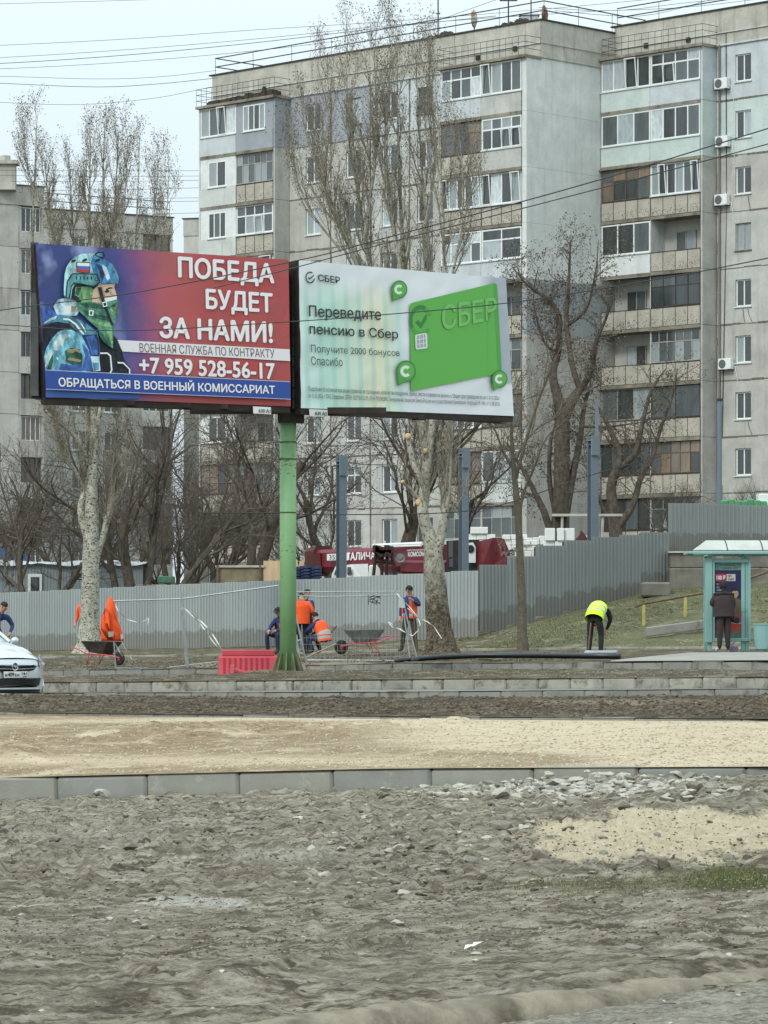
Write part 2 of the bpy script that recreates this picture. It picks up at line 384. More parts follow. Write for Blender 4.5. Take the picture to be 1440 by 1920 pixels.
def yard_dz(X, Z, t, px):
    d = .06*(fbm(X*.9+3, Z*.55, 4, 5)-.5)+.055*(fbm(X*3.1, Z*1.5, 4, 9, .6)-.5)
    py = HZ+1.42*F/Z
    rough = sstep(1-np.abs((py-1560)/150), 0, .6)
    cl = fbm(X*9, Z*5, 3, 21, .6); d += (.012+.034*rough)*np.maximum(0, cl-.50)*4+.018*rough*(vn(X*14, Z*9, 44)-.5)
    RUTS = [([190, 330, 420, 520, 700, 830], [1795, 1830, 1836, 1818, 1775, 1762], 1), ([-60, 300, 520], [1742, 1752, 1742], .6), ([520, 700, 820, 1040], [1722, 1700, 1682, 1692], .7), ([1040, 1250, 1480], [1806, 1792, 1766], .6), ([-60, 250, 600], [1862, 1866, 1846], .7), ([900, 1150, 1380], [1735, 1722, 1730], .6), ([60, 200, 380, 560], [1700, 1712, 1716, 1700], .5)]
    for xs_, ys_, w_ in RUTS:
        zl = 1.42*F/(np.interp(px, xs_, ys_)-HZ); q_ = Z-zl+.12*(fbm(X*2, Z*2, 2, 61)-.5); k_ = w_*sstep(px, xs_[0], xs_[0]+60)*(1-sstep(px, xs_[-1]-60, xs_[-1]))*(.4+fbm(X*3, Z, 2, 62))
        d += k_*(-.035*np.exp(-(q_/.08)**2)+.022*np.exp(-((q_-.18)/.07)**2)+.015*np.exp(-((q_+.2)/.08)**2))
    d += .014*np.sin(Z*7+X*1.2+3*fbm(X*.6, Z*.6, 2, 4))*sstep(py, 1700, 1760)*(fbm(X, Z, 2, 8))*1.4   # tyre tracks
    d += .03*blob(px, py, 1090, 1475, 250, 18)
    kl = np.interp(px, okx, oky); d = d*(1-.7*sstep(py, kl+4, kl+24))-.06*sstep(py, kl+4, kl+24)
    d += .014*(vn(X*34, Z*20, 6)-.5)*(.35+rough)+.016*(fbm(X*1.1, Z*5.5, 3, 66)-.5)*(1-rough)+.012*(vn(X*50, Z*24, 7)-.5)*sstep(py, 1650, 1700)
    return d
def yard_zone(X, Z, px, py):
    s = np.maximum(blob(px, py, 1260, 1566, 240, 45, .5), .8*blob(px, py, 1100, 1600, 90, 10))
    g = np.maximum(.6*blob(px, py, 1370, 1648, 180, 24, .6), .4*blob(px, py, 1080, 1665, 200, 14, .6))
    w = np.maximum.reduce([1.3*blob(px, py, 360, 1691, 100, 9, .4), .42*blob(px, py, 560, 1600, 190, 18, .9), .5*blob(px, py, 1060, 1472, 300, 22, .8),
                           .3*blob(px, py, 90, 1745, 240, 34, 1), .3*blob(px, py, 200, 1560, 260, 34, 1), .22*blob(px, py, 900, 1760, 500, 60, 1), .4*sstep(py, np.interp(px, okx, oky)+4, np.interp(px, okx, oky)+30)])
    return s, g, w
yard = band('yard_ground', 'yard0', 'kf', 500, 330, m_yard, yard_dz, yard_zone)
def sand_dz(X, Z, t, px):
    py = HZ+1.33*F/Z
    r = np.exp(-((Z-41-.25*X)/1.9)**2)*(1-sstep(px, 850, 1010))*(.45+1.1*fbm(X*.8, Z*.4, 3, 2))
    d = .10*r+.05*(fbm(X*1.1, Z*.6, 4, 31)-.5)+.12*(fbm(X*5, Z*2.5, 3, 33)-.5)*(.25+r)
    d += .06*np.exp(-((Z-34.5)/1.0)**2)*(fbm(X*1.5, Z, 3, 3))*(1-sstep(px, 500, 1100))
    d += .22*np.exp(-((px-20)/70)**2-((Z-35.5)/.7)**2)
    return d
def sand_zone(X, Z, px, py):
    s = np.clip(.12+.55*sstep(px, 380, 1000)+.5*np.exp(-((Z-41-.25*X)/.7)**2)*(fbm(X*1.5, Z*.4, 2, 12) > .5)+.4*np.exp(-((Z-47)/1.6)**2)-1.1*np.exp(-((py-1425)/14)**2)*(1-sstep(px, 700, 1300)), 0, 1)
    w = .5*np.exp(-((py-1426)/10)**2)*(1-sstep(px, 500, 1200)); return s, 0*s, w
band('sand_roadbed', 'kft', 'sand1', 480, 130, m_sand, sand_dz, sand_zone, 12)
def soil_dz(X, Z, t, px): return .03+.12*(fbm(X*1.2, Z*.8, 4, 41)-.45)+.09*(fbm(X*6, Z*3, 3, 43, .65)-.5)
band('soil_strip', 'thin', 'kg', 480, 44, m_dark, soil_dz, lambda X, Z, px, py: (0*X, 0*X, .6*blob(px, py, 1160, 1316, 170, 4, .5)), 6)
band('road', 'kgt', 'kh', 60, 6, m_asph, lambda X, Z, t, px: 0*X-.06, ez=40)
def verge_dz(X, Z, t, px):
    return .03+.08*(fbm(X*1.3, Z*.7, 4, 51)-.5)+.05*(fbm(X*6, Z*3, 3, 53)-.5)+.10*np.exp(-((px-545)/120)**2-((Z-65.6)/2.0)**2)
band('verge_soil', 'kht', 'kj', 360, 34, m_work, verge_dz, lambda X, Z, px, py: (0*X, .15+0*X, 0*X), 6)
def work_dz(X, Z, t, px):
    return (.12*(fbm(X*.8, Z*.5, 4, 61)-.5)+.08*(fbm(X*4, Z*2, 3, 63)-.5)-.10*np.exp(-((t-.45)/.2)**2))*(1-sstep(px, 1060, 1140)*(1-sstep(Z, 80, 84)))-.03*sstep(px, 1060, 1140)
band('worksite_ground', 'kjt', 'kk', 340, 44, m_work, work_dz, lambda X, Z, px, py: (0*X, 0*X, .5*blob(px, py, 640, 1245, 90, 4)+.4*blob(px, py, 390, 1247, 50, 5)), 8)
def bank_dz(X, Z, t, px): return .10*(fbm(X*.7, Z*.5, 4, 71)-.5)+.06*(fbm(X*4, Z*2, 3, 73)-.5)
bank = band('grass_bank', 'kk', 'fen', 340, 60, m_bank, bank_dz, lambda X, Z, px, py: (0*X, .05+.42*sstep(px, 880, 1000), .12*sstep(px, 900, 1000)), 8)
band('rear_ground', 'fen', 'rear', 120, 30, m_work, lambda X, Z, t, px: .1*(fbm(X*.3, Z*.3, 3, 81)-.5), lambda X, Z, px, py: (0*X, .2+0*X, 0*X), 8)
band('far_ground', 'rear', 'far', 60, 12, m_work, None, lambda X, Z, px, py: (0*X, .3+0*X, 0*X))
b = MB(); b.add([(-3000, -60, -.6), (3000, -60, -.6), (3000, 3000, -.6), (-3000, 3000, -.6)], [(0, 1, 2, 3)])
b.build('ground', mat('plain_ground', S(96, 92, 76), S(120, 114, 96), .2, .95), kind='structure')

# kerbs: one stone after another along a line
def kerb(name, ln, m, length=.78, hgt=.34, dep=.16, p0=-900, p1=2300, ch=.02, tilt=.005, drop=0.0, gap=.005):
    root = link(name, None, kind='structure'); root.empty_display_size = .1
    c = MB(); c.cbox(0, length-gap, 0, dep, -hgt, 0, ch); me = c.mesh('kerb_stone', m)
    pxs = np.linspace(p0, p1, 3000); Z, h = LV(ln, pxs); pts = np.stack([(pxs-720)*Z/F, Z, h-drop], -1)
    d = np.concatenate([[0], np.cumsum(np.linalg.norm(np.diff(pts, axis=0), axis=1))]); L = d[-1]; s = 0; r = random.Random(len(name)); bedv = []
    while s+length < L:
        a = Vector([np.interp(s, d, pts[:, k]) for k in range(3)]); e = Vector([np.interp(s+length, d, pts[:, k]) for k in range(3)])
        u = (e-a).normalized(); w = Vector((0, 0, 1)).cross(u).normalized(); n = u.cross(w)
        mw = Matrix(((u.x, w.x, n.x), (u.y, w.y, n.y), (u.z, w.z, n.z))).to_euler()
        o = link('kerb_stone', me, root, a+Vector((0, r.uniform(0, .02), r.uniform(-.012, .008))), mw)
        o.rotation_euler.y += r.uniform(-tilt, tilt); s += length
    return root
kerb('front_kerb', 'kft', m_kerb_new, 1.0, .42, .15, -2200, 3600, ch=.025)
kerb('low_kerb', 'thin', m_kerb, .8, .3, .08, ch=.01)
kerb('road_kerb', 'kgt', m_kerb, .8, .4, .16)
kerb('median_kerb', 'kht', m_kerb_old, .68, .4, .18, ch=.03)
kerb('walkway_kerb', 'kjt', m_kerb, .7, .4, .14)
kerb('path_kerb', 'kk', m_kerb_old, 1.0, .28, .1, drop=-.06, ch=.01, p1=1420)
# old worn kerb and dusty lane at the bottom right
def poly_strip(name, A, Bp, m, nu=120, nv=10, dz=None, **kw):
    A = np.array(A, float); Bp = np.array(Bp, float); t = np.linspace(0, 1, nu); k = np.linspace(0, 1, len(A))
    a = np.stack([np.interp(t, k, A[:, i]) for i in range(3)], -1); bb = np.stack([np.interp(t, k, Bp[:, i]) for i in range(3)], -1)
    v = np.linspace(0, 1, nv)[:, None, None]; V = a[None]*(1-v)+bb[None]*v
    if dz is not None: V[..., 2] += dz(V[..., 0], V[..., 1], v[..., 0])
    i = (np.arange(nv-1)[:, None]*nu+np.arange(nu-1)[None]).ravel(); Q = np.stack([i, i+1, i+nu+1, i+nu], -1)
    return link(name, npmesh(name, V.reshape(-1, 3), Q, m, True), **kw)
def near(px, py, h):                       # point at image (px,py) on the level h above zero
    Z = (CZ-h)*F/(py-HZ); return (X_(px, Z), Z, h)
okx = [-200, 300, 560, 800, 1080, 1280, 1440, 1800]; oky = [1985, 1950, 1916, 1890, 1862, 1838, 1818, 1775]
top = [near(x, y, .225) for x, y in zip(okx, oky)]
rb = MB(); r = random.Random(4); m_wk = mat('kerb_worn', S(114, 106, 90), S(142, 134, 116), 6, .95, bump=1, bs=22, c3=S(88, 81, 66), s3=4, lo3=.5, hi3=.66)
T = np.array(top); tt = np.linspace(0, 1, 260); kk = np.linspace(0, 1, len(T)); TT = np.stack([np.interp(tt, kk, T[:, i]) for i in range(3)], -1)
prof = [(-.13, -.16), (-.11, -.07), (-.08, -.035), (-.02, -.004), (.06, .006), (.14, 0), (.22, -.012), (.34, -.05), (.4, -.12)]
nn = len(TT); V = []
for j, (dy, dzz) in enumerate(prof):
    nz = fbm(TT[:, 0]*7+j*.35, TT[:, 1]*2, 4, 90)-.5
    nz2 = fbm(TT[:, 0]*2.3+j*.8, TT[:, 1]*.7, 3, 95)-.5
    V.append(np.stack([TT[:, 0], TT[:, 1]+dy+nz*.07+nz2*.03, TT[:, 2]+dzz+nz*.05+nz2*.018], -1))
V = np.stack(V, 0).reshape(-1, 3); i = (np.arange(len(prof)-1)[:, None]*nn+np.arange(nn-1)[None]).ravel()
link('worn_kerb', npmesh('worn_kerb', V, np.stack([i, i+1, i+nn+1, i+nn], -1), m_wk, True), kind='structure')
# ---------------------------------------------------------------- apartment blocks
def wallmat(name, c, c2, stain=None, streak=.5):
    n = N(name)
    v = n.mix(n.ramp(n.noise(.9, 7, .65), .35, .65), tuple(q*.93 for q in c), c2)
    v = n.mix(n.ramp(n.noise(1.0, 6, .65, n.map((2.2, 2.2, .22))), .52, .72, (0, 0, 0), (streak,)*3), v, stain or tuple(q*.52 for q in c))
    v = n.mix(n.ramp(n.noise(7, 7, .75), .56, .66, (0, 0, 0), (.45,)*3), v, tuple(q*.55 for q in c))
    v = n.mix(n.ramp(n.noise(.45, 5, .6, dist=1), .60, .64, (0, 0, 0), (.28,)*3), v, tuple(min(.9, q*1.25) for q in c))
    n.col(v); n.bump(n.noise(14, 6), .35, .02); return n.fin(.9, 0, .2)
w_grey = wallmat('panel_greige', S(174, 175, 170), S(190, 191, 185))
w_beige = wallmat('panel_beige', S(168, 167, 160), S(184, 183, 175))
w_light = wallmat('panel_light', S(190, 194, 190), S(202, 206, 201))
w_blue = wallmat('panel_bluegrey', S(150, 156, 162), S(156, 162, 168), streak=.15)
w_pale = wallmat('panel_paleblue', S(184, 192, 194), S(196, 203, 204), streak=.3)
w_mint = wallmat('panel_mint', S(184, 197, 192), S(196, 207, 202), S(158, 172, 168), .3)
w_white = wallmat('panel_white', S(206, 210, 208), S(220, 223, 221), streak=.25)
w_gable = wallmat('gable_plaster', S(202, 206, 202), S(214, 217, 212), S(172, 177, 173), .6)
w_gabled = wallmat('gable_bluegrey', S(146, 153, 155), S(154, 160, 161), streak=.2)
w_par = wallmat('parapet_attic', S(166, 164, 153), S(190, 188, 177), S(120, 116, 106), .7)
w_old = wallmat('balcony_slab_old', S(110, 104, 92), S(150, 144, 130), S(70, 64, 54), .9)
w_dark = mat('dark_interior', S(40, 40, 38), S(56, 54, 50), 2, .9)
m_joint = mat('joint_sealant', S(92, 88, 78), S(120, 115, 103), 6, .95)
m_frame = mat('white_plastic_frame', S(226, 230, 228), S(214, 218, 216), 3, .45)
m_wood = mat('old_wood_frame', S(86, 70, 56), S(110, 94, 78), 5, .8, stretch=(1, 1, .3))
m_woodw = mat('faded_white_wood', S(168, 168, 160), S(140, 138, 130), 5, .8)
m_steel = mat('dark_steel', S(58, 54, 50), S(84, 76, 68), 6, .7, .3)
m_sill = mat('sill_metal', S(200, 204, 202), None, rough=.5)
def ornament():
    n = N('ornament_panel')
    v = n.mix(n.ramp(n.noise(1.5, 6), .35, .65), S(160, 156, 143), S(182, 178, 165))
    w = n.t.nodes.new('ShaderNodeTexVoronoi'); w.inputs['Scale'].default_value = 11; n.t.links.new(n.tc.outputs['Object'], w.inputs['Vector'])
    sp = n.t.nodes.new('ShaderNodeSeparateXYZ'); n.t.links.new(n.tc.outputs['UV'], sp.inputs[0])
    lower = n.ramp(sp.outputs[1], .42, .5, (1, 1, 1), (0, 0, 0))
    k = n.mix(1, n.ramp(w.outputs['Distance'], .22, .36, (1, 1, 1), (0, 0, 0)), lower, 'MULTIPLY')
    v = n.mix(k, v, S(96, 90, 78)); v = n.mix(n.ramp(n.noise(3, 6, .7), .55, .7, (0, 0, 0), (.7,)*3), v, S(90, 84, 74)); n.col(v)
    n.bump(w.outputs['Distance'], .6, .02); return n.fin(.95, 0, .1)
m_orn = ornament()
def glassm(name, c, c2, sc=1.2, rough=.08):
    n = N(name); v = n.mix(n.ramp(n.noise(sc, 4, .6, n.map((1, 1, .4)), .6), .4, .6), c, c2); n.col(v)
    n.b.inputs['Coat Weight'].default_value = .6; n.b.inputs['Coat Roughness'].default_value = .05
    return n.fin(rough, 0, .6)
GL = [glassm('glass_dark', S(44, 48, 48), S(66, 72, 72)), glassm('glass_grey', S(88, 96, 96), S(66, 74, 74)),
      glassm('glass_curtain', S(150, 158, 158), S(124, 134, 136)), glassm('glass_net', S(170, 180, 182), S(150, 160, 163), 3),
      glassm('glass_foil', S(206, 214, 214), S(172, 182, 184), 4), glassm('glass_brown', S(96, 84, 74), S(126, 112, 98)), w_dark,
      glassm('glass_board', S(136, 118, 98), S(100, 84, 70))]
PANES = {}
def pane(w, h, m):                                  # unit panes shared by size
    k = (round(w, 2), round(h, 2), m.name)
    if k not in PANES:
        b = MB(); b.box(-w/2, w/2, -.012, .012, 0, h); PANES[k] = b.mesh('pane', m)
    return PANES[k]
def place(me, name, parent, x, y, z, rz=0): return link(name, me, parent, (x, y, z), (0, 0, rz))

def bars(b, x0, x1, y, z0, z1, cols, rows, t=.05, d=.06, cut=None):
    """frame with mullions: cols, rows are fractions of inner divisions"""
    b.box(x0, x1, y-d/2, y+d/2, z0, z0+t); b.box(x0, x1, y-d/2, y+d/2, z1-t, z1)
    xs = [x0+t/2]+[x0+(x1-x0)*c for c in cols]+[x1-t/2]
    for x in xs: b.box(x-t/2, x+t/2, y-d/2+.002, y+d/2-.002, z0+t, z1-t)
    for r in rows:
        z = z0+(z1-z0)*r
        for a, c in zip(xs, xs[1:]): b.box(a+t/2, c-t/2, y-d/2+.004, y+d/2-.004, z-t/2, z+t/2)
def cells(x0, x1, z0, z1, cols, rows):
    xs = [x0]+[x0+(x1-x0)*c for c in cols]+[x1]; zs = [z0]+[z0+(z1-z0)*c for c in rows]+[z1]
    return [(a, c, e, f) for a, c in zip(xs, xs[1:]) for e, f in zip(zs, zs[1:])]
def eq(n): return [i/n for i in range(1, n)]

def window(bl, x, z, w=1.05, h=1.38, rng=rnd, sty=None, deep=.12):
    """window part: frame with casements, panes and sill as sub-parts; x,z lower left, wall plane y=0"""
    sty = sty or rng.choice(['w2', 'w2', 'w2', 'w2', 'o2', 'w2t'])
    f = MB(); col = m_frame if sty[0] == 'w' else m_woodw
    cols = [.5]; rows = [] if sty[-1] != 't' else [.7]
    bars(f, x, x+w, -deep, z, z+h, cols, rows, .07 if sty[0] == 'w' else .05)
    fr = f.build('window', col, bl)
    for a, c, e, g in cells(x, x+w, z, z+h, cols, rows):
        place(pane(c-a-.05, g-e-.05, GL[rng.choice([0, 0, 1, 1, 2, 3, 0])]), 'pane', fr, (a+c)/2, -deep-.01, e+.025)
    s = MB(); s.box(x-.06, x+w+.06, -deep+.035, .07, z-.06, z-.005); s.build('sill', m_sill if sty[0] == 'w' else m_joint, fr)
    return fr
def panel(bl, x0, x1, z0, z1, m, holes=(), y0=-.3, y1=0, g=.012):
    b = MB(); x0 += g; x1 -= g; z0 += g; z1 -= g
    if not holes: b.box(x0, x1, y0, y1, z0, z1)
    else:
        (a, c, e, f) = holes[0]
        b.box(x0, a, y0, y1, z0, z1); b.box(c, x1, y0, y1, z0, z1); b.box(a, c, y0, y1, z0, e); b.box(a, c, y0, y1, f, z1)
    return b.build('wall_panel', m, bl)
def side_joint(bl, x, z0, z1):
    b = MB(); r = random.Random(int(x*10+z0)); z = z0
    while z < z1:
        w = r.uniform(.03, .07); k = r.uniform(.4, 1.1); ox = r.uniform(-.02, .02)
        b.box(x-w+ox, x+w+ox, -.02, r.uniform(.006, .014), z, min(z1, z+k-.02)); z += k
    b.build('joint', m_joint, bl)
def hjoint(bl, x0, x1, z):
    b = MB(); r = random.Random(int(z*10)); x = x0
    while x < x1:
        w = r.uniform(.02, .06); k = r.uniform(.4, 1.3); oz = r.uniform(-.02, .02)
        b.box(x, min(x1, x+k-.03), -.02, r.uniform(.005, .012), z-w+oz, z+w+oz); x += k
    b.build('joint', m_joint, bl)

def balcony(bl, x0, x1, z, e, spec, sideR=False, rng=rnd, ztop=2.8, left=None, right=None):
    """x0<x1 along the facade, z floor level, e projection. spec=(glazing, cols, rows, parapet)"""
    glz, nc, nr, par = spec
    bc = MB(); bc.box(x0, x1, 0.0, e+.04, z-.12, z+.03); B = bc.build('balcony', w_old)
    B.parent = bl
    zp = z+1.03
    pm = {'old': m_orn, 'mint': w_mint, 'grey': w_grey, 'light': w_pale, 'white': w_white, 'blue': w_blue, 'conc': w_light}[par]
    if par == 'old':
        n = max(2, round((x1-x0)/.75)); w = (x1-x0)/n
        for i in range(n):
            p = MB(); p.box(x0+i*w+.012, x0+(i+1)*w-.012, e-.05, e, z+.06, zp-.06); me = p.mesh('parapet_panel', m_orn)
            uv = me.uv_layers.new(name='UVMap')
            for l in me.loops: uv.data[l.index].uv = (0, (me.vertices[l.vertex_index].co.z-z)/1.03)
            link('parapet_panel', me, B)
        r = MB(); r.box(x0, x1, e-.04, e+.02, zp-.04, zp); r.box(x0, x1, e-.03, e+.03, z+.03, z+.06)
        for i in range(n+1): r.box(x0+i*w-.012, x0+i*w+.012, e-.03, e+.018, z+.06, zp-.04)
        r.build('railing', m_steel, B)
    else:
        p = MB(); p.box(x0+.004, x1-.004, e-.06, e+.03, z-.14, zp); p.build('parapet_panel', pm, B)
    zt = z+ztop-.16
    wm = {'w': m_frame, 'b': m_wood, 'g': m_woodw, 'd': m_steel, 'c': m_frame, 'k': m_frame}.get(glz, m_frame)
    inner = MB()                                       # room behind: floor slab back wall
    if glz in 'oO':
        d = 1.0
        window(bl, x0+.35*(x1-x0), z+.75, 1.3, 1.35, rng, 'o2', -.05)
        return B
    zb = zp+.01
    if glz == 'c' or glz == 'k':                        # clad front with a smaller window
        a, c = (x0+.28*(x1-x0), x0+.78*(x1-x0)) if glz == 'c' else (x0+.22*(x1-x0), x0+.82*(x1-x0))
        b = MB(); m = w_white if par != 'blue' else w_blue; zz = zb+ (.02 if par != 'blue' else .06)
        b.box(x0+.004, a, e-.05, e, zb, zt); b.box(c, x1-.004, e-.05, e, zb, zt); b.box(a, c, e-.05, e, zt-.16, zt)
        b.build('cladding', m, B); x0w, x1w, z1w = a, c, zt-.16
    else: x0w, x1w, z1w = x0+.01, x1-.01, zt
    if par == 'white' or glz in 'wck':
        s = MB(); s.box(x0w-.03, x1w+.03, e-.05, e+.09, zp-.02, zp+.03); s.build('sill', m_sill, B)
        zb = zp+.03
    cols, rows = eq(nc), ([.64] if nr == 2 else [])
    f = MB(); bars(f, x0w, x1w, e-.03, zb, z1w, cols, rows, .075 if glz in 'wck' else .045); f.build('frame', wm, B)
    ch = {'w': [0, 0, 0, 1, 1, 2, 3], 'b': [5, 7, 5, 0, 1], 'g': [0, 1, 1, 2], 'd': [0, 0, 1], 'c': [0, 1, 2], 'k': [1, 2, 0]}[glz]
    for (a, c, ee, g) in cells(x0w, x1w, zb, z1w, cols, rows):
        q = rng.choice(ch+([4] if glz == 'w' and rng.random() < .25 else []))
        place(pane(c-a-.04, g-ee-.04, GL[q]), 'pane', B, (a+c)/2, e-.035, ee+.02)
        if glz in 'wk' and rng.random() < .22 and g-ee > 1:     # a casement ajar
            sh = MB(); bars(sh, -(c-a)/2+.03, (c-a)/2-.03, 0, 0, g-ee-.06, [], [], .05, .04); o = sh.build('casement', m_frame, B)
            o.location = ((a+c)/2, e+.02, ee+.03); o.rotation_euler = (-.10, 0, 0)
    if glz in 'gbd' or par == 'old':
        r = MB(); r.box(x0-.05, x1+.05, 0, e+.16, zt+.005, zt+.05); r.build('lintel', w_old, B)
    return B
def stack_wall(bl, x0, x1, z, e, m_side, right_open=True):
    pass

def roof_rail(bl, pts, h=.95, name='roof_railing'):
    b = MB()
    for a, c in zip(pts, pts[1:]):
        a = Vector(a); c = Vector(c); L = (c-a).length; n = max(1, round(L/2.9))
        for zz in (h, h*.5): b.tube([a+Vector((0, 0, zz)), c+Vector((0, 0, zz))], .032, 5)
        for i in range(n+1):
            p = a+(c-a)*i/n; b.tube([p, p+Vector((0, 0, h))], .018, 4)
    return b.build(name, m_steel, bl)
def canopy_rail(bl, x0, x1, y1, z):
    b = MB(); n = int((x1-x0)/.42)
    for yy in (y1,):
        for zz in (.32, .64, .95): b.tube([(x0, yy, z+zz), (x1, yy, z+zz)], .014, 4)
        for i in range(n+1):
            x = x0+(x1-x0)*i/n; b.tube([(x, yy, z), (x, yy, z+.95)], .014, 4)
    for x in (x0, x1):
        for zz in (.32, .64, .95): b.tube([(x, 0.05, z+zz), (x, y1, z+zz)], .014, 4)
    b.build('canopy_railing', m_steel, bl)

ROT = radians(135); AL = pi/4
ZA0 = P(1015, 1179, 171.6); A0 = Vector((ZA0.x, ZA0.y, 0))
bA = thing('apartment_block', 'nine storey grey panel block behind the poplar, ending at the windowless gable wall', 'apartment block', (A0.x, A0.y, 0), ROT)
FA = CZ+25.95                     # ninth floor level
def fl(k, top): return top-(9-k)*2.8
# core
c = MB(); c.box(.05, 24.7, -12, -.3, fl(1, FA)-3.5, FA+2.8+1.6); c.build('core', w_dark, bA)
E = 1.1
winx = [(7.6, 8.75), (10.2, 11.35), (12.9, 14.05), (16.0, 17.15)]
bays = [(6.0, 9.3), (9.3, 12.2), (12.2, 15.2), (15.2, 18.4)]
ra = random.Random(11)
for k in range(1, 10):
    z = fl(k, FA)
    for i, (a, c2) in enumerate(bays):
        m = (w_blue if i == 3 else w_blue if i == 2 else w_pale) if k == 9 else ra.choice([w_grey, w_beige, w_grey])
        wx = winx[i]; panel(bA, a, c2, z, z+2.8, m, [(wx[0], wx[1], z+.82, z+2.22)])
        window(bA, wx[0], z+.82, wx[1]-wx[0], 1.4, ra)
        side_joint(bA, a, z, z+2.8)
    hjoint(bA, 6.0, 18.4, z)
    for (a, c2) in ((.35, 6.0), (18.4, 24.5)):
        for u0, u1 in ((a, (a+c2)/2), ((a+c2)/2, c2)):
            panel(bA, u0, u1, z, z+2.8, w_beige)
for z0 in (fl(1, FA)-3.2,): panel(bA, .35, 24.5, z0, z0+3.2, w_beige)
T_ = FA+2.8
for a, c2 in ((0, 6.0), (6.0, 9.3), (9.3, 12.2), (12.2, 15.2), (15.2, 18.4), (18.4, 24.6)):       # attic band and parapet
    panel(bA, a, c2, T_, T_+.72, w_par, y1=.02); panel(bA, a, c2, T_+.72, T_+1.85, w_par, y1=.05)
b = MB(); b.box(6.0, 18.4, .05, .09, T_-.05, T_+.03); b.box(0, 24.6, .05, .085, T_+.70, T_+.74); b.build('ledge', w_pale, bA)
b = MB(); b.box(-.1, 24.8, -12.1, .12, T_+1.85, T_+1.92); b.build('roof_edge', m_steel, bA)
# gable: local x in [-.3,0], running back
zb = fl(1, FA)-3.5
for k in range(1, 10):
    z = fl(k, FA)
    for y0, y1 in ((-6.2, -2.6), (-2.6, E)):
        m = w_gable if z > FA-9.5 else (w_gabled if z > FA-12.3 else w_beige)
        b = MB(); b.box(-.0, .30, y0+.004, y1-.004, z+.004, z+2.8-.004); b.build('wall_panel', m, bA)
b = MB(); b.box(0, .3, -6.2, E, zb, fl(1, FA)); b.build('wall_panel', w_beige, bA)
for z0, z1 in ((T_, T_+.72), (T_+.72, T_+1.85)):
    b = MB(); b.box(-.03, -.002, -6.2, .02, z0+.01, z1-.01); b.build('wall_panel', w_par, bA)
b = MB(); b.box(-.07, -.03, -6.2, .05, T_+.70, T_+.75); b.box(-.07, -.03, -6.2, .05, T_-.03, T_+.02); b.build('ledge', w_par, bA)
# balcony side wall of the left stack (faces right)
for k in range(1, 10):
    z = fl(k, FA); b = MB(); b.box(18.4, 18.52, .004, E, z+.01, z+2.79); b.build('wall_panel', w_blue if k == 9 else w_beige, bA)
    b = MB(); b.box(24.4, 24.52, .004, E, z+.01, z+2.79); b.build('wall_panel', w_light, bA)
specAR = {9: [('w', 4, 2, 'light'), ('w', 4, 1, 'grey')], 8: [('b', 3, 2, 'old'), ('w', 4, 2, 'grey')], 7: [('w', 5, 1, 'old'), ('w', 4, 1, 'old')],
          6: [('w', 4, 2, 'light'), ('w', 2, 2, 'light')], 5: [('g', 4, 2, 'old'), ('o', 1, 1, 'old')], 4: [('w', 4, 2, 'old'), ('g', 4, 2, 'old')],
          3: [('w', 5, 1, 'old'), ('b', 3, 2, 'old')], 2: [('b', 4, 1, 'old'), ('w', 3, 1, 'conc')], 1: [('g', 3, 2, 'grey'), ('g', 4, 2, 'old')]}
specAL = {9: [('w', 4, 1, 'light'), ('k', 4, 1, 'blue')], 8: [('c', 2, 1, 'conc'), ('g', 6, 2, 'old')], 7: [('c', 3, 1, 'conc'), ('w', 4, 2, 'old')],
          6: [('w', 3, 1, 'old'), ('w', 3, 1, 'old')], 5: [('g', 4, 2, 'old'), ('g', 4, 2, 'old')], 4: [('w', 3, 1, 'old'), ('b', 4, 1, 'old')],
          3: [('c', 2, 1, 'old'), ('o', 1, 1, 'old')], 2: [('b', 4, 1, 'old'), ('g', 4, 2, 'old')], 1: [('g', 4, 2, 'old'), ('g', 5, 2, 'old')]}
rb2 = random.Random(5)
for k in range(1, 10):
    z = fl(k, FA)
    balcony(bA, 3.12, 5.95, z, E, specAR[k][0], rng=rb2); balcony(bA, .34, 3.08, z, E, specAR[k][1], rng=rb2)
    balcony(bA, 21.5, 24.38, z, E, specAL[k][0], rng=rb2); balcony(bA, 18.54, 21.46, z, E, specAL[k][1], rng=rb2)
    for q0, q1 in ((3.08, 3.12), (21.46, 21.5), (5.95, 6.0)): b = MB(); b.box(q0, q1, 0, E+.01, z, z+2.7); b.build('divider', w_light, bA)
for a, c2 in ((.0, 6.1), (18.3, 24.6)):
    b = MB(); b.box(a-.05, c2, 0.02, E+.2, T_-.14, T_+.0); b.build('canopy_slab', w_old, bA)
    canopy_rail(bA, a, c2, E+.12, T_)
for x, z in ((1.6, T_+.5), (4.2, T_+.35), (20.2, T_+.55)):
    b = MB(); b.box(x, x+.28, .05, .09, z, z+.24); b.build('vent_hole', w_dark, bA)
roof_rail(bA, [(0, -8, T_+1.9), (0, -.2, T_+1.9), (24.6, -.2, T_+1.9), (24.6, -6, T_+1.9)], .95)
r = random.Random(3); b = MB()
for i in range(60):
    x = r.uniform(18.8, 23.8); b.box(x, x+r.uniform(.2, .8), .1+r.uniform(0, .5), .5+r.uniform(0, .4), T_+.002, T_+.15+r.uniform(0, .3)*(1 if x < 22 else .6))
b.build('roofing_scrap', mat('tar_scrap', S(58, 52, 46), S(80, 72, 64), 5, .95), bA)

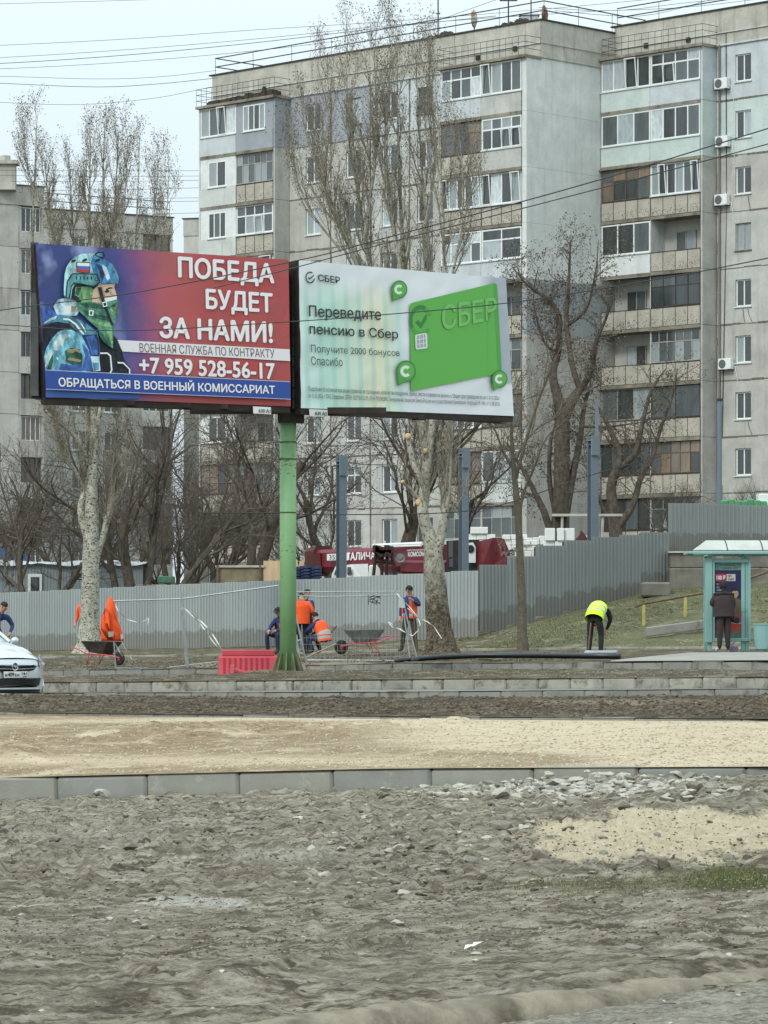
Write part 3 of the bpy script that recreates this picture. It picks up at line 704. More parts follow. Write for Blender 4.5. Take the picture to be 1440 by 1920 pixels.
# block B on the right
cB = A0+Vector((.7071, .7071, 0))*5.6
bB = thing('apartment_block', 'nine storey panel block at the right edge with two mint green floors and air conditioners', 'apartment block', (cB.x, cB.y, 0), ROT)
FB = FA+.42; TB = FB+2.8
c = MB(); c.box(-30, -.0, -12, -.3, fl(1, FB)-3.5, TB+1.6); c.build('core', w_dark, bB)
bw = [(-8.95, -7.95), (-11.9, -10.9), (-15.5, -14.5), (-18.5, -17.5)]
bb = [(-10.2, -6.75), (-13.4, -10.2), (-16.8, -13.4), (-20, -16.8)]
ra = random.Random(14)
for k in range(1, 10):
    z = fl(k, FB)
    for i, (a, c2) in enumerate(bb):
        m = w_pale if k == 9 else (w_mint if k == 8 else ra.choice([w_grey, w_beige]))
        wx = bw[i]; panel(bB, a, c2, z, z+2.8, m, [(wx[0], wx[1], z+.85, z+2.2)])
        window(bB, wx[0], z+.85, 1.0, 1.35, ra, 'o2' if k == 6 else 'w2')
        side_joint(bB, c2, z, z+2.8) if k < 8 else None
        if k < 8 and ra.random() < .55:                              # patched cracks fanning below a window
            q = MB()
            for dx, s in [(.1+ra.uniform(-.05, .1), -ra.uniform(.1, .4)), (.5, ra.uniform(-.2, .1)), (.85, ra.uniform(.05, .4))][:ra.choice([1, 2, 3])]:
                q.tube([(wx[0]+dx, .012, z+.72), (wx[0]+dx+s*.3, .015, z+.4), (wx[0]+dx+s, .012, z+.05)], .018, 5)
            q.build('crack_patch', m_joint, bB)
    hjoint(bB, -20, -6.75, z)
    for u0, u1 in ((-3.35, 0), (-6.75, -3.35)): panel(bB, u0, u1, z, z+2.8, w_beige)
    b = MB(); b.box(-6.75, -6.63, .004, E, z+.01, z+2.79); b.build('wall_panel', {9: w_pale, 8: w_mint}.get(k, w_beige), bB)
panel(bB, -20, 0, fl(1, FB)-3.2, fl(1, FB), w_beige)
panel(bB, -30, -20, fl(1, FB)-3.2, TB, w_beige)
for a, c2 in ((-3.3, 0), (-6.75, -3.3), (-13.4, -6.75), (-20, -13.4), (-30, -20)):
    panel(bB, a, c2, TB, TB+.6, w_par, y1=.02); panel(bB, a, c2, TB+.6, TB+1.75, w_par, y1=.05)
b = MB(); b.box(-30, -6.75, .03, .1, TB-.05, TB+.03); b.box(-30, 0, .05, .09, TB+.58, TB+.62); b.build('ledge', w_pale, bB)
b = MB(); b.box(-30, .2, -12.1, .12, TB+1.75, TB+1.82); b.build('roof_edge', m_steel, bB)
specB = {9: [('w', 4, 1, 'mint'), ('w', 4, 2, 'light')], 8: [('w', 3, 1, 'mint'), ('w', 4, 1, 'mint')], 7: [('b', 4, 2, 'old'), ('w', 6, 1, 'old')],
         6: [('w', 3, 1, 'white'), ('o', 1, 1, 'old')], 5: [('o', 1, 1, 'old'), ('d', 4, 2, 'old')], 4: [('o', 1, 1, 'old'), ('g', 6, 2, 'old')],
         3: [('g', 3, 1, 'old'), ('d', 2, 1, 'old')], 2: [('d', 5, 1, 'old'), ('b', 5, 2, 'old')], 1: [('d', 4, 1, 'old'), ('g', 4, 2, 'old')]}
rb2 = random.Random(9)
for k in range(1, 10):
    z = fl(k, FB)
    balcony(bB, -3.33, -.05, z, E, specB[k][0], rng=rb2); balcony(bB, -6.6, -3.37, z, E, specB[k][1], rng=rb2)
    b = MB(); b.box(-3.37, -3.33, 0, E+.01, z, z+2.7); b.build('divider', w_light, bB)
b = MB(); b.box(-6.85, .0, 0.02, E+.2, TB-.14, TB+.0); b.build('canopy_slab', w_old, bB); canopy_rail(bB, -6.85, -.2, E+.12, TB)
for x, z in ((-2.3, TB+.45), (-5.1, TB+.4)):
    b = MB(); b.box(x, x+.28, .05, .09, z, z+.24); b.build('vent_hole', w_dark, bB)
roof_rail(bB, [(0, -.2, TB+1.8), (-28, -.2, TB+1.8)], .95)
b = MB(); b.tube([(-7.0, .1, TB), (-7.0, .1, fl(1, FB))], .05, 8); b.build('drainpipe', mat('pipe_grey', S(120, 118, 112)), bB)
b = MB()
for i in range(2): b.tube([(-7.35-.06*i, .03, TB+1.2), (-7.4, .03, fl(7, FB)), (-7.1-.05*i, .03, fl(3, FB))], .012, 4)
b.build('cable', m_steel, bB)

# air conditioners hung on block B
def aircon(x, z, lab):
    w = Matrix.Translation((cB.x, cB.y, 0)) @ Matrix.Rotation(ROT, 4, 'Z')
    p = w @ Vector((x, .18, z)); t = thing('air_conditioner', lab, 'air conditioner', p, ROT, 'outdoor units on the right block')
    b = MB(); b.cbox(-.4, .4, -.13, .15, 0, .55, .02); b.build('casing', m_frame, t)
    b = MB(); b.lathe([(.0, .0), (.21, 0), (.22, .012), (.19, .02), (.0, .02)], 20)
    g = b.build('fan_grille', mat('grille_grey', S(96, 100, 100)), t); g.rotation_euler = (-pi/2, 0, 0); g.location = (.12, .15, .28)
    b = MB(); b.box(-.35, -.31, -.18, .2, -.04, 0); b.box(.31, .35, -.18, .2, -.04, 0); b.build('bracket', m_steel, t)
    b = MB(); b.tube([(-.4, 0, .2), (-.5, -.1, .1), (-.62, -.14, -.5), (-.6, -.15, -.9)], .015, 5); b.build('hose', m_frame, t)
aircon(-7.25, fl(9, FB)+.55, 'white air conditioner on the top floor, level with the highest window')
aircon(-7.3, fl(8, FB)+.45, 'white air conditioner on the mint floor below the top one')
aircon(-7.25, fl(7, FB)+.35, 'white air conditioner on bare beige wall just under the mint floors')
aircon(-7.5, fl(4, FB)+.55, 'lowest white air conditioner on the right block, beside a fourth floor window')

# rooftop things on block A
wA = Matrix.Translation((A0.x, A0.y, 0)) @ Matrix.Rotation(ROT, 4, 'Z')
def mast(x, y, h, lab, cross=False):
    b = MB(); p = wA @ Vector((x, y, T_+1.9)); b.tube([(0, 0, 0), (0, 0, h)], .04, 6)
    for i in range(3): b.box(-.12, .12, -.02, .02, .6+i*.8, .64+i*.8)
    if cross:
        for i in range(2): b.box(-.45, .45, -.04, .04, h-.3-i*.3, h-.24-i*.3); [b.lathe([(.0, 0), (.05, 0), (.05, .12), (0, .14)], 8, (sx, 0, h-.24-i*.3)) for sx in (-.4, .4)]
    o = b.build('antenna_mast', m_steel); o.location = p; tag(o, lab, 'antenna')
mast(8.0, -.8, 3.6, 'thin dark antenna mast on the roof above the poplar')
mast(3.0, -.8, 2.0, 'short roof mast with insulators next to the rusty dish', True)
def dish(x, y, lab, c1, c2, r=.5, h=.8):
    p = wA @ Vector((x, y, T_+1.9)); t = thing('satellite_dish', lab, 'satellite dish', p, radians(20))
    b = MB(); b.lathe([(0, .12), (.25*r*2, .09), (.4*r*2, .03), (.5*r*2, -.03), (.49*r*2, -.05), (.3*r*2, .04), (0, .09)], 22)
    d = b.build('reflector', mat(lab[:8]+'_dish', c1, c2, 3, .7, lo=.45, hi=.6), t, True); d.rotation_euler = (pi/2, 0, .9); d.location = (0, 0, h)
    b = MB(); b.tube([(0, 0, 0), (0, 0, h)], .03, 6); b.build('stand', m_steel, t)
dish(1.25, -.6, 'tall rusty brown satellite dish on the roof', S(150, 110, 80), S(190, 170, 150), .55, 1.9)
dish(5.3, -.7, 'white satellite dish with a rust patch on the roof', S(210, 206, 196), S(170, 120, 80), .5, .8)
dish(.2, -.5, 'small red brown dish lying by the roof corner', S(120, 82, 66), S(150, 130, 116), .5, .3)
b = MB(); b.cbox(-.45, .45, -.3, .3, 0, .6, .02); b.box(-.52, .52, -.36, .36, .6, .66); o = b.build('roof_vent', w_pale); o.location = wA @ Vector((2.2, -1.5, T_+1.92)); tag(o, 'small white ventilation box behind the roof railing', 'roof vent')
b = MB(); r = random.Random(8)
for i in range(14):
    x = r.uniform(-1.2, 1.2); b.prism([(x, -.3, 0), (x+r.uniform(.3, .9), -.3, 0), (x+r.uniform(.2, .7), -.3, r.uniform(.1, .35))], (0, r.uniform(.2, .6), 0))
o = b.build('tar_paper_heap', M['tar_scrap']); o.location = wA @ Vector((1.9, -.35, T_+1.92)); o.rotation_euler = (0, 0, ROT); tag(o, 'heap of torn black roofing felt on the roof edge', 'roofing felt')
o = link('tar_paper_heap', o.data, None, wA @ Vector((7.2, -.35, T_+1.92)), (0, 0, ROT)); tag(o, 'crumpled roofing felt on the roof edge beside the tall thin mast', 'roofing felt')

# far blocks on the left
def far_block(name, lab, org, ang, segs, top, floors, depth=12, step=2.8):
    t = thing(name, lab, 'apartment block', (org.x, org.y, 0), ang); L = segs[-1][1]
    c = MB(); c.box(segs[0][0], L, .3, depth, top-floors*step-3, top+.9); c.build('core', far_m, t)
    r = random.Random(int(L*7))
    for (a, c2, kind, w) in segs:
        for k in range(floors):
            z = top-(k+1)*step; m = wal
            if kind == 'w':
                x = (a+c2)/2-w/2; b = MB(); g = .015
                b.box(a+g, x, 0, .3, z+g, z+step-g); b.box(x+w, c2-g, 0, .3, z+g, z+step-g); b.box(x, x+w, 0, .3, z+g, z+.85); b.box(x, x+w, 0, .3, z+2.25, z+step-g)
                b.build('wall_panel', r.choice([far_l, far_m]), t)
                f = MB(); bars(f, x, x+w, .12, z+.85, z+2.25, [.5], [], .09, .05); fo = f.build('window', m_frame, t)
                q = MB(); q.box(x+.02, x+w-.02, .16, .18, z+.87, z+2.23); q.build('pane', GL[r.choice([0, 0, 1])], fo)
                s = MB(); s.box(x-.08, x+w+.08, -.1, .1, z+.78, z+.845); s.build('sill', m_sill, fo)
            elif kind == 'l':                                       # loggia: parapet and dark opening
                b = MB(); b.box(a+.02, c2-.02, -.04, .06, z-.05, z+1.05); b.box(a, a+.15, 0, .3, z+1.05, z+step-.05); b.box(c2-.15, c2, 0, .3, z+1.05, z+step-.05)
                b.build('loggia', r.choice([far_l, far_m]), t)
                f = MB(); bars(f, a+.2, c2-.2, .18, z+1.05, z+step-.1, eq(4), [], .06, .04); fo = f.build('window', r.choice([m_woodw, m_wood, m_frame]), t)
                q = MB(); q.box(a+.2, c2-.2, .22, .24, z+1.05, z+step-.1); q.build('pane', GL[r.choice([0, 0, 1, 5])], fo)
            else:
                b = MB(); b.box(a+.015, c2-.015, 0, .3, z+.015, z+step-.015); b.build('wall_panel', r.choice([far_l, far_m]), t)
        b = MB(); b.box(a, c2, -.05, .3, top+.01, top+1.3); b.build('wall_panel', far_m, t)
    b = MB(); b.box(segs[0][0]-.1, L+.1, -.12, depth, top+1.3, top+1.38); b.build('roof_edge', m_steel, t)
    return t
wal = None
far_l = wallmat('far_light', S(184, 183, 175), S(196, 195, 187), streak=.4); far_m = wallmat('far_mid', S(170, 168, 159), S(186, 184, 175), S(128, 120, 106), .7)
o1 = P(118, 1179, 246); o1 = Vector((o1.x, o1.y, 0)); ang1 = radians(31)
fb = far_block('apartment_block', 'beige panel block behind the left poplar with loggias at its right corner', o1, ang1,
          [(-3.2, 0, 'p', 0), (0, 2.6, 'w', 1.2), (2.6, 5.2, 'w', 1.2), (5.2, 6.3, 'p', 1.2), (6.3, 8.9, 'l', 1)], CZ+(HZ-398)/25.9-1.3, 10)
roof_rail(fb, [(-2, .3, CZ+(HZ-398)/25.9+.1), (8.8, .3, CZ+(HZ-398)/25.9+.1)], 1.1)
o2 = P(-95, 1179, 226); o2 = Vector((o2.x, o2.y, 0))
far_block('apartment_block', 'beige panel block at the left edge with a column of dark loggias', o2, ang1,
          [(-6, -3, 'l', 1), (-3, 0, 'w', 1.3), (0, 3, 'w', 1.3), (3, 5.05, 'p', 1), (5.05, 6.9, 'l', 1)], CZ+(HZ-360)/27.6-1.3, 11)
o3 = P(344, 1179, 262); o3 = Vector((o3.x, o3.y, 0))
far_block('apartment_block', 'narrow sliver of a brown grey block between the left block and the main block', o3, radians(-14),
          [(0, 1.8, 'p', 1), (1.8, 4.6, 'l', 1), (4.6, 8, 'w', 1.3)], CZ+(HZ-412)/24.4-1.3, 10)
b = MB(); b.box(-.7, .7, -.5, .5, 0, 1.7); b.box(-.9, .9, -.7, .7, 1.7, 1.95); b.lathe([(.35, 1.95), (.35, 2.3), (.0, 2.4)], 8)
o = b.build('roof_chimney', w_par); o.location = P(10, 357, 228); tag(o, 'squat grey ventilation chimney on the leftmost roof', 'chimney')
# ---------------------------------------------------------------- corrugated fence
def fence_mat(name, c, dirt):
    n = N(name); oi = n.t.nodes.new('ShaderNodeObjectInfo'); sp = n.t.nodes.new('ShaderNodeSeparateXYZ'); n.t.links.new(n.tc.outputs['Object'], sp.inputs[0])
    v = n.mix(n.ramp(oi.outputs['Random'], 0, 1), tuple(q*.93 for q in c), tuple(min(1, q*1.07) for q in c))
    ns = n.noise(3.2, 7, .7, n.map((1, 1, .5))); e = n.t.nodes.new('ShaderNodeMath'); e.operation = 'MULTIPLY_ADD'; n.t.links.new(ns, e.inputs[0]); e.inputs[1].default_value = -1.1; n.t.links.new(sp.outputs[2], e.inputs[2])
    v = n.mix(n.ramp(e.outputs[0], -.60, -.30, (.55,)*3, (0, 0, 0)), v, dirt); v = n.mix(n.ramp(n.noise(1.4, 6, .7, n.map((3, 3, .25))), .56, .72, (0, 0, 0), (.4,)*3), v, tuple(q*.72 for q in c))
    n.col(v); n.bump(n.noise(1.6, 3), .35, .03); return n.fin(.5, .15, .4)
m_fl_ = mat('fence_sheet', S(152, 160, 160), S(162, 169, 168), .8, .5, .25, c3=S(140, 147, 146), s3=2.2, st3=(1, 1, .3))
m_fl = fence_mat('fence_sheet_grey', S(158, 165, 164), S(112, 106, 92)); m_fd = fence_mat('fence_sheet_shaded', S(131, 137, 135), S(98, 94, 82))  # second tone: shade of the fence runs facing away, put into the colour
m_fd_ = mat('fence_sheet_dark', S(118, 126, 126), S(126, 134, 133), .8, .55, .2, c3=S(104, 112, 112), s3=2, st3=(1, 1, .3))
def rib_sheet(w, h, per=.13, d=.034, n=None):
    """corrugated sheet in the plane y=0, ribs towards -y"""
    b = MB(); k = max(1, round(w/per)); p = w/k; xs = []
    for i in range(k):
        x = i*p; xs += [(x, 0), (x+p*.55, 0), (x+p*.66, -d), (x+p*.9, -d)]
    xs.append((w, 0)); n = len(xs)
    vs = [(x, y, 0) for x, y in xs]+[(x, y, h) for x, y in xs]+[(x, y+.004, 0) for x, y in xs]+[(x, y+.004, h) for x, y in xs]
    fs = []
    for i in range(n-1): fs += [(i, i+1, i+1+n, i+n), (2*n+i+1, 2*n+i, 3*n+i, 3*n+i+1), (i+n, i+1+n, 3*n+i+1, 3*n+i)]
    return b.add(vs, fs)
SHEETS = {}
def fence_run(root, A, B, ztops, zbots, m, sw=1.15, per=.13):
    A = Vector(A); B = Vector(B); L = (B-A).length; n = max(1, round(L/sw)); u = (B-A)/L; ang = math.atan2(u.y, u.x); w = L/n
    for i in range(n):
        t = (i+.5)/n; zt = ztops(t); zb = zbots(t); key = (round(w, 2), round(zt-zb, 2), m.name)
        if key not in SHEETS: SHEETS[key] = rib_sheet(w-.004, zt-zb, per if m is not m_fl else .15).mesh('fence_sheet', m)
        o = link('fence_sheet', SHEETS[key], root, (A.x+u.x*i*w+(.004 if i % 2 else 0)*u.y, A.y+u.y*i*w-(.006 if i % 2 else 0), zb), (0, rnd.uniform(-.002, .002), ang))
        p = MB(); p.box(0, .06, .03, .09, 0, zt-zb-.05); q = p.mesh('post', m_steel)
        if i % 3 == 0: link('post', q, root, (A.x+u.x*i*w, A.y+u.y*i*w, zb), (0, 0, ang))
    for hz in (.35, .8):
        r = MB(); z0 = zbots(.0)+(ztops(0)-zbots(0))*hz; z1 = zbots(1)+(ztops(1)-zbots(1))*hz
        nn = Vector((-u.y, u.x, 0))*.028
        r.tube([Vector((A.x, A.y, z0))+nn, Vector((B.x, B.y, z1))+nn], .02, 4); r.build('rail', m_steel, root)
A = P(-420, 1179, 125); Bq = P(897, 1179, 96); A.z = Bq.z = 0
fA = thing('corrugated_fence', 'long light grey corrugated steel fence behind the workers', 'fence', (0, 0, 0))
def ht(px, Z, y): return CZ+(HZ-y)*Z/F
def mk(path):                          # path: list of (px,y) ; returns function of t along A->B using depth interpolation
    xs = [p[0] for p in path]; ys = [p[1] for p in path]
    def f(t):
        q = A*(1-t)+Bq*t; px = 720+F*q.x/q.y; return CZ+(HZ-float(np.interp(px, xs, ys)))*q.y/F
    return f
fence_run(fA, A, Bq, mk([(-420, 1126), (0, 1112), (330, 1096), (560, 1087), (897, 1069)]), mk([(-420, 1234), (0, 1224), (330, 1218), (560, 1213), (897, 1195)]), m_fl)
fB = thing('corrugated_fence', 'darker grey corrugated fence stepping up the slope to the right', 'fence', (0, 0, 0))
steps = [(899, 951, 1059, 1183), (951, 1004, 1043, 1172), (1004, 1057, 1023, 1156), (1057, 1108, 1013, 1146), (1108, 1161, 1007, 1138), (1161, 1201, 1003, 1130), (1201, 1253, 998, 1110)]
for i, (p0, p1, yt, yb) in enumerate(steps):
    Z0 = 96+3*(p0-899)/354; Z1 = 96+3*(p1-899)/354; a = P(p0, 1179, Z0); b2 = P(p1, 1179, Z1); a.z = b2.z = 0
    fence_run(fB, a, b2, lambda t: ht(0, (Z0+Z1)/2, yt), lambda t: ht(0, (Z0+Z1)/2, yb), m_fd, 1.15, .12)
fC = thing('corrugated_fence', 'tall raised corrugated fence standing on the concrete retaining wall', 'fence', (0, 0, 0))
a = P(1253, 1179, 99.3); b2 = P(1640, 1179, 101); a.z = b2.z = 0
fence_run(fC, a, b2, lambda t: ht(0, 99.5, 943+8*t), lambda t: ht(0, 99.5, 1036), m_fd, 1.15, .12)
m_cw = mat('concrete_wall', S(108, 104, 94), S(132, 128, 117), 1.2, .95, bump=.5, bs=20, c3=S(80, 74, 64), s3=.9, lo3=.5, hi3=.7)
t = thing('retaining_wall', 'stained concrete retaining wall behind the bus shelter', 'wall', P(1256, 1116, 98.5))
b = MB(); s_ = 98.5/F; w_ = 420*s_
b.cbox(0, w_*.48, 0, .6, 0, .78, .03); b.cbox(w_*.482, w_, 0, .62, -.2, .8, .03); b.build('foundation_block', m_cw, t)
b = MB(); b.cbox(.02, w_, .06, .5, .795, 1.22, .02); b.build('wall_slab', m_cw, t)
b = MB(); b.box(-.03, w_, -.02, .5, 1.222, 1.27); b.build('coping', mat('coping_white', S(196, 196, 188), S(170, 168, 158), 3), t)
def rock_mesh(seed, sub=1, jag=.25, fl=.7):
    r = random.Random(seed); import bmesh
    bm = bmesh.new(); bmesh.ops.create_icosphere(bm, subdivisions=sub, radius=1)
    ax = [Vector((r.gauss(0, 1), r.gauss(0, 1), r.gauss(0, 1))).normalized() for _ in range(11)]; dd = [r.uniform(.42, .85) for _ in ax]; stx = r.uniform(.75, 1.25)
    for v in bm.verts:
        for a, d in zip(ax, dd):
            k = v.co.dot(a)
            if k > d: v.co -= a*(k-d)
        v.co *= 1+r.uniform(-jag, jag)*.35; v.co.z *= fl; v.co.x *= stx
    me = bpy.data.meshes.new('stone'); bm.to_mesh(me); bm.free(); return me
rock = MB()
o = link('rubble_block', rock_mesh(5, 3, .3), None); o.data.materials.append(m_cw); o.scale = (.42, .3, .33); o.location = P(1230, 1106, 97.5)
tag(o, 'rough broken concrete block at the foot of the stepped fence', 'concrete block')
b = MB(); b.cbox(0, .82, 0, .6, 0, .42, .05); o = b.build('concrete_block', m_cw); o.location = P(1204, 1119, 97.2); tag(o, 'crumbling concrete block left of the retaining wall', 'concrete block')

# yellow hand rail on the slope and steel posts behind the fence
m_yel = mat('yellow_paint', S(196, 184, 110), S(170, 156, 96), 6, .6)
m_rust = mat('rusty_steel', S(120, 100, 78), S(92, 74, 60), 8, .8)
t = thing('handrail', 'rusty tube handrail on two yellow posts climbing the grass slope', 'handrail', (0, 0, 0))
b = MB(); b.tube([P(1190, 1138, 92), P(1206, 1132, 92), P(1325, 1111, 93), P(1440, 1072, 94), P(1520, 1045, 95)], .035, 8); b.build('rail', m_rust, t)
for px, y0, y1, Z in ((1207, 1134, 1187, 92), (1285, 1120, 1163, 92.6), (1500, 1052, 1108, 94.6)):
    b = MB(); b.tube([P(px, y1+6, Z), P(px, y0, Z)], .045, 8); b.build('post', m_yel, t)
t = thing('edging_slab', 'grey concrete edging slab lying askew on the slope by the path', 'concrete slab', G(1215, 89, .08), .35)
b = MB(); b.cbox(0, 2.6, 0, .14, 0, .24, .02); o = b.build('slab', m_kerb, t); o.rotation_euler = (0, -.12, 0)
m_post = mat('steel_column_paint', S(104, 116, 124), S(112, 124, 131), 1.2, .6, .1)
def column(px0, px1, yt, yb, Z, lab, capd=True):
    w = (px1-px0)*Z/F; p = P((px0+px1)/2, yb, Z); h = (yb-yt)*Z/F; t = thing('steel_column', lab, 'steel column', p, 0, 'grey steel columns behind the fence')
    t.rotation_euler = (0, 0, .5); w *= .82
    b = MB(); f = w/2
    b.box(-f, f, -f, -f+.02, -2, h); b.box(-f, f, f-.02, f, -2, h); b.box(-.012, .012, -f+.02, f-.02, -2, h); b.build('shaft', m_post, t)
    b = MB(); b.box(-f*1.02, f*1.02, -f*1.35, f*1.35, h*.955, h*.965); b.box(-f*.9, f*.9, -f*1.4, f*1.4, h-.28, h-.26) if capd else None
    if capd:
        b.box(-f*1.1, f*1.1, -f*1.5, -f*.9, h-.6, h-.02); b.box(-.02, .02, f, f*1.5, h-.7, h-.1)
    b.build('bracket', m_post, t)
column(631, 649, 855, 1090, 104, 'grey steel column just right of the green billboard pole')
column(861, 878, 840, 1080, 103, 'grey steel column between the poplar and the small tree')
column(1102, 1121, 818, 1012, 106, 'thick grey steel column in front of the gable wall')
b = MB(); p = P(1119, 1012, 108); b.box(-.05, .05, -.1, .1, -1, 262*108/F); o = b.build('steel_column', m_post); o.location = p; tag(o, 'thin tall grey column standing behind the thick one', 'steel column')
t = thing('lamp_post', 'round grey steel lamp post rising in front of the right block, its top above the roof shadow', 'lamp post', P(1349, 948, 106))
t['label'] = 'stepped round grey steel post in front of the right block'
b = MB(); b.tube([(0, 0, -2), (0, 0, 38*106/F)], .10, 12); b.tube([(0, 0, 38*106/F), (0, 0, 200*106/F)], .075, 12); b.build('shaft', m_post, t)
b = MB(); b.tube([(0, 0, 196*106/F), (0, 0, 201*106/F)], .09, 12); b.build('collar', m_steel, t)
m_crm = mat('pale_beam', S(186, 184, 172), S(160, 156, 144), 2, .8)
t = thing('portal_frame', 'low frame with a pale lintel beam behind the white blocks', 'frame', P(1035, 1010, 112))
k = 112/F; b = MB(); b.box(0, 132*k, -.1, .1, 42*k, 46.5*k); b.build('beam', m_crm, t)
for x in (16, 92):
    b = MB(); b.tube([(x*k, 0, -1), (x*k+.06, 0, 42*k)], .05, 6); b.build('strut', m_crm, t)
b = MB(); b.box(.1, 14*k*2, .1, .4, -1, 41*k); b.build('panel', m_steel, t)

# ---------------------------------------------------------------- white aerated blocks
m_blk = mat('aerated_block', S(226, 228, 222), S(214, 216, 210), 3, .9, bump=.3, bs=60, c3=S(182, 182, 174), s3=1.8, lo3=.62, hi3=.7)
rw = random.Random(21)
def wblock(px0, px1, yt, yb, Z, lab, dep=.35):
    k = Z/F; p = P(px0, yb, Z); b = MB(); b.cbox(.004, (px1-px0)*k-.004, 0, dep, .004, (yb-yt)*k-.004, .012); o = b.build('white_block', m_blk)
    o.location = p+Vector((0, rw.uniform(-.05, .1), 0)); tag(o, lab, 'building block', 'white building blocks stacked behind the fence')
ORD = 'first second third fourth fifth sixth seventh eighth ninth tenth'.split()
wblock(882, 915, 988, 1001, 107, 'topmost white block of the stack beside the middle steel column')
for i, (x0, x1) in enumerate(((879, 894), (894, 912), (912, 929))): wblock(x0, x1, 1001.5, 1012, 107, ['left', 'middle', 'right'][i]+' white block of the second course beside the middle steel column')
for i, (x0, x1) in enumerate(((876, 900), (900, 918), (918, 932))): wblock(x0, x1, 1012.5, 1024, 107, ['left', 'middle', 'right'][i]+' white block of the third course beside the middle steel column')
for row, (yt, yb, xa, xb) in enumerate(((1002, 1012, 942, 985), (1012.4, 1022, 942, 1003), (1022.4, 1032, 945, 1020), (1032.4, 1044, 950, 1040), (1044.4, 1056, 955, 1045))):
    x = xa; i = 0
    while x < xb: w = rw.uniform(11, 19); wblock(x, min(x+w, xb+4), yt+rw.uniform(-.4, .8), yb, 106, ORD[i]+' white block from the left in the '+['top', 'second', 'third', 'fourth', 'bottom'][row]+' course behind the small tree'); x += w; i += 1
x = 988; i = 0
while x < 1020: w = rw.uniform(9, 14); wblock(x, x+w, 1003+rw.uniform(0, 5), 1021.5, 107.5, ORD[i]+' white block from the left in the uneven row left of the tall blocks'); x += w; i += 1
for x0, x1, lab in ((1022, 1041, 'left of three tall white blocks standing on the fence line'), (1044.5, 1058, 'narrow middle one of three tall white blocks'), (1058.8, 1078, 'right of three tall white blocks, the widest')):
    wblock(x0, x1, 990, 1014, 106, lab); 
for i, (x0, x1) in enumerate(((1020, 1040), (1040, 1059))): wblock(x0, x1, 1014.4, 1026, 106, ['left', 'right'][i]+' white block lying right under the three tall ones')
wblock(1092, 1106, 1004, 1013, 107, 'small white block left of the thick steel column')
o = MB().prism([P(1078, 1013, 107), P(1104, 1013, 107), P(1096, 1001, 107), P(1090, 994, 107), P(1087, 1003, 107)], (0, .5, 0)).build('tarpaulin', mat('maroon_tarp', S(96, 50, 52), S(80, 60, 58), 6)); tag(o, 'crumpled maroon tarpaulin beside the three tall white blocks', 'tarpaulin')
# green net and white container top at the right
b = MB(); k = 104/F
for i in range(7): b.cbox(i*12*k, (i*12+13)*k, -.2, .4, -.3, (6+2*sin(i*1.9))*k, .03)
o = b.build('debris_net', mat('green_net', S(70, 128, 90), S(92, 150, 110), 9, .8)); o.location = P(1352, 944, 104); tag(o, 'bundle of green netting on top of the tall fence', 'netting')
b = MB(); b.cbox(0, .9, 0, .8, -1, .33, .02); o = b.build('white_cabinet', m_frame); o.location = P(1423, 946, 104); tag(o, 'white box above the tall fence at the right edge', 'cabinet')

# ---------------------------------------------------------------- sheds behind the fence at the left
Z = 128; k = Z/F
t = thing('site_cabin', 'grey corrugated site cabin with a small door and white sheeting on its roof', 'site cabin', P(-60, 1179, Z))
bz = -P(0, 1179, Z).z+P(0, 1130, Z).z
o = rib_sheet(328*k, 74*k, .12, .02).build('wall', mat('cabin_wall', S(134, 144, 146), S(146, 155, 156), 1, .6, .2), t); o.location = (0, 0, bz)
b = MB(); b.box(0, 328*k, .03, 2.4, bz, bz+73*k); b.build('box', m_steel, t)
b = MB(); b.box(113*k, 139*k, -.09, -.03, bz, bz+54*k); d = b.build('door', m_frame, t)
b = MB(); b.box(118*k, 134*k, -.11, -.092, bz+4*k, bz+48*k); b.build('pane', GL[0], d)
r = random.Random(2); b = MB(); x = 0; up_ = []; 
xs = np.linspace(0, 335, 40); tp = [77+2.5*sin(x/30)+r.uniform(-.8, .8) for x in xs]; bt = [71+2.2*sin(x/17)+r.uniform(-1, 1) for x in xs]
n = len(xs); vs = [(x*k, -.16, bz+z*k) for x, z in zip(xs, bt)]+[(x*k, -.12, bz+z*k) for x, z in zip(xs, tp)]+[(x*k, 2.4, bz+(z+4)*k) for x, z in zip(xs, tp)]
b.add(vs, [(i, i+1, i+1+n, i+n) for i in range(n-1)]+[(i+n, i+1+n, i+1+2*n, i+2*n) for i in range(n-1)])
b.build('roof_sheeting', mat('white_sheeting', S(214, 220, 222), S(196, 204, 208), 4, .6), t)
o = MB().loft([[(x, y, z) for x, z in ((-1.2, 0), (-.9, .55), (0, .8), (.8, .6), (1.2, 0))] for y in (0, 1.5)]).build('tarpaulin', mat('blue_tarp', S(70, 100, 160), S(90, 124, 186), 4)); o.location = P(0, 1066, 131); tag(o, 'bright blue tarpaulin mound behind the cabin at the left edge', 'tarpaulin')
b = MB(); b.cbox(0, 30*k, 0, .6, 0, 13*k, .03); b.box(2*k, 6*k, -.02, 0, 2*k, 11*k); o = b.build('crate', mat('green_crate', S(86, 124, 104), S(70, 104, 86), 6)); o.location = P(295, 1094, 122); tag(o, 'small faded green crate behind the left fence', 'crate')
b = MB(); r = random.Random(6)
for i in range(26):
    x = i*9*k; b.cbox(x, x+r.uniform(8, 13)*k, 0, 1, -1, r.uniform(.02, .12), .02)
o = b.build('rubble_heap', m_cw); o.location = P(255, 1101, 121); tag(o, 'low line of pale rubble just above the left fence', 'rubble')
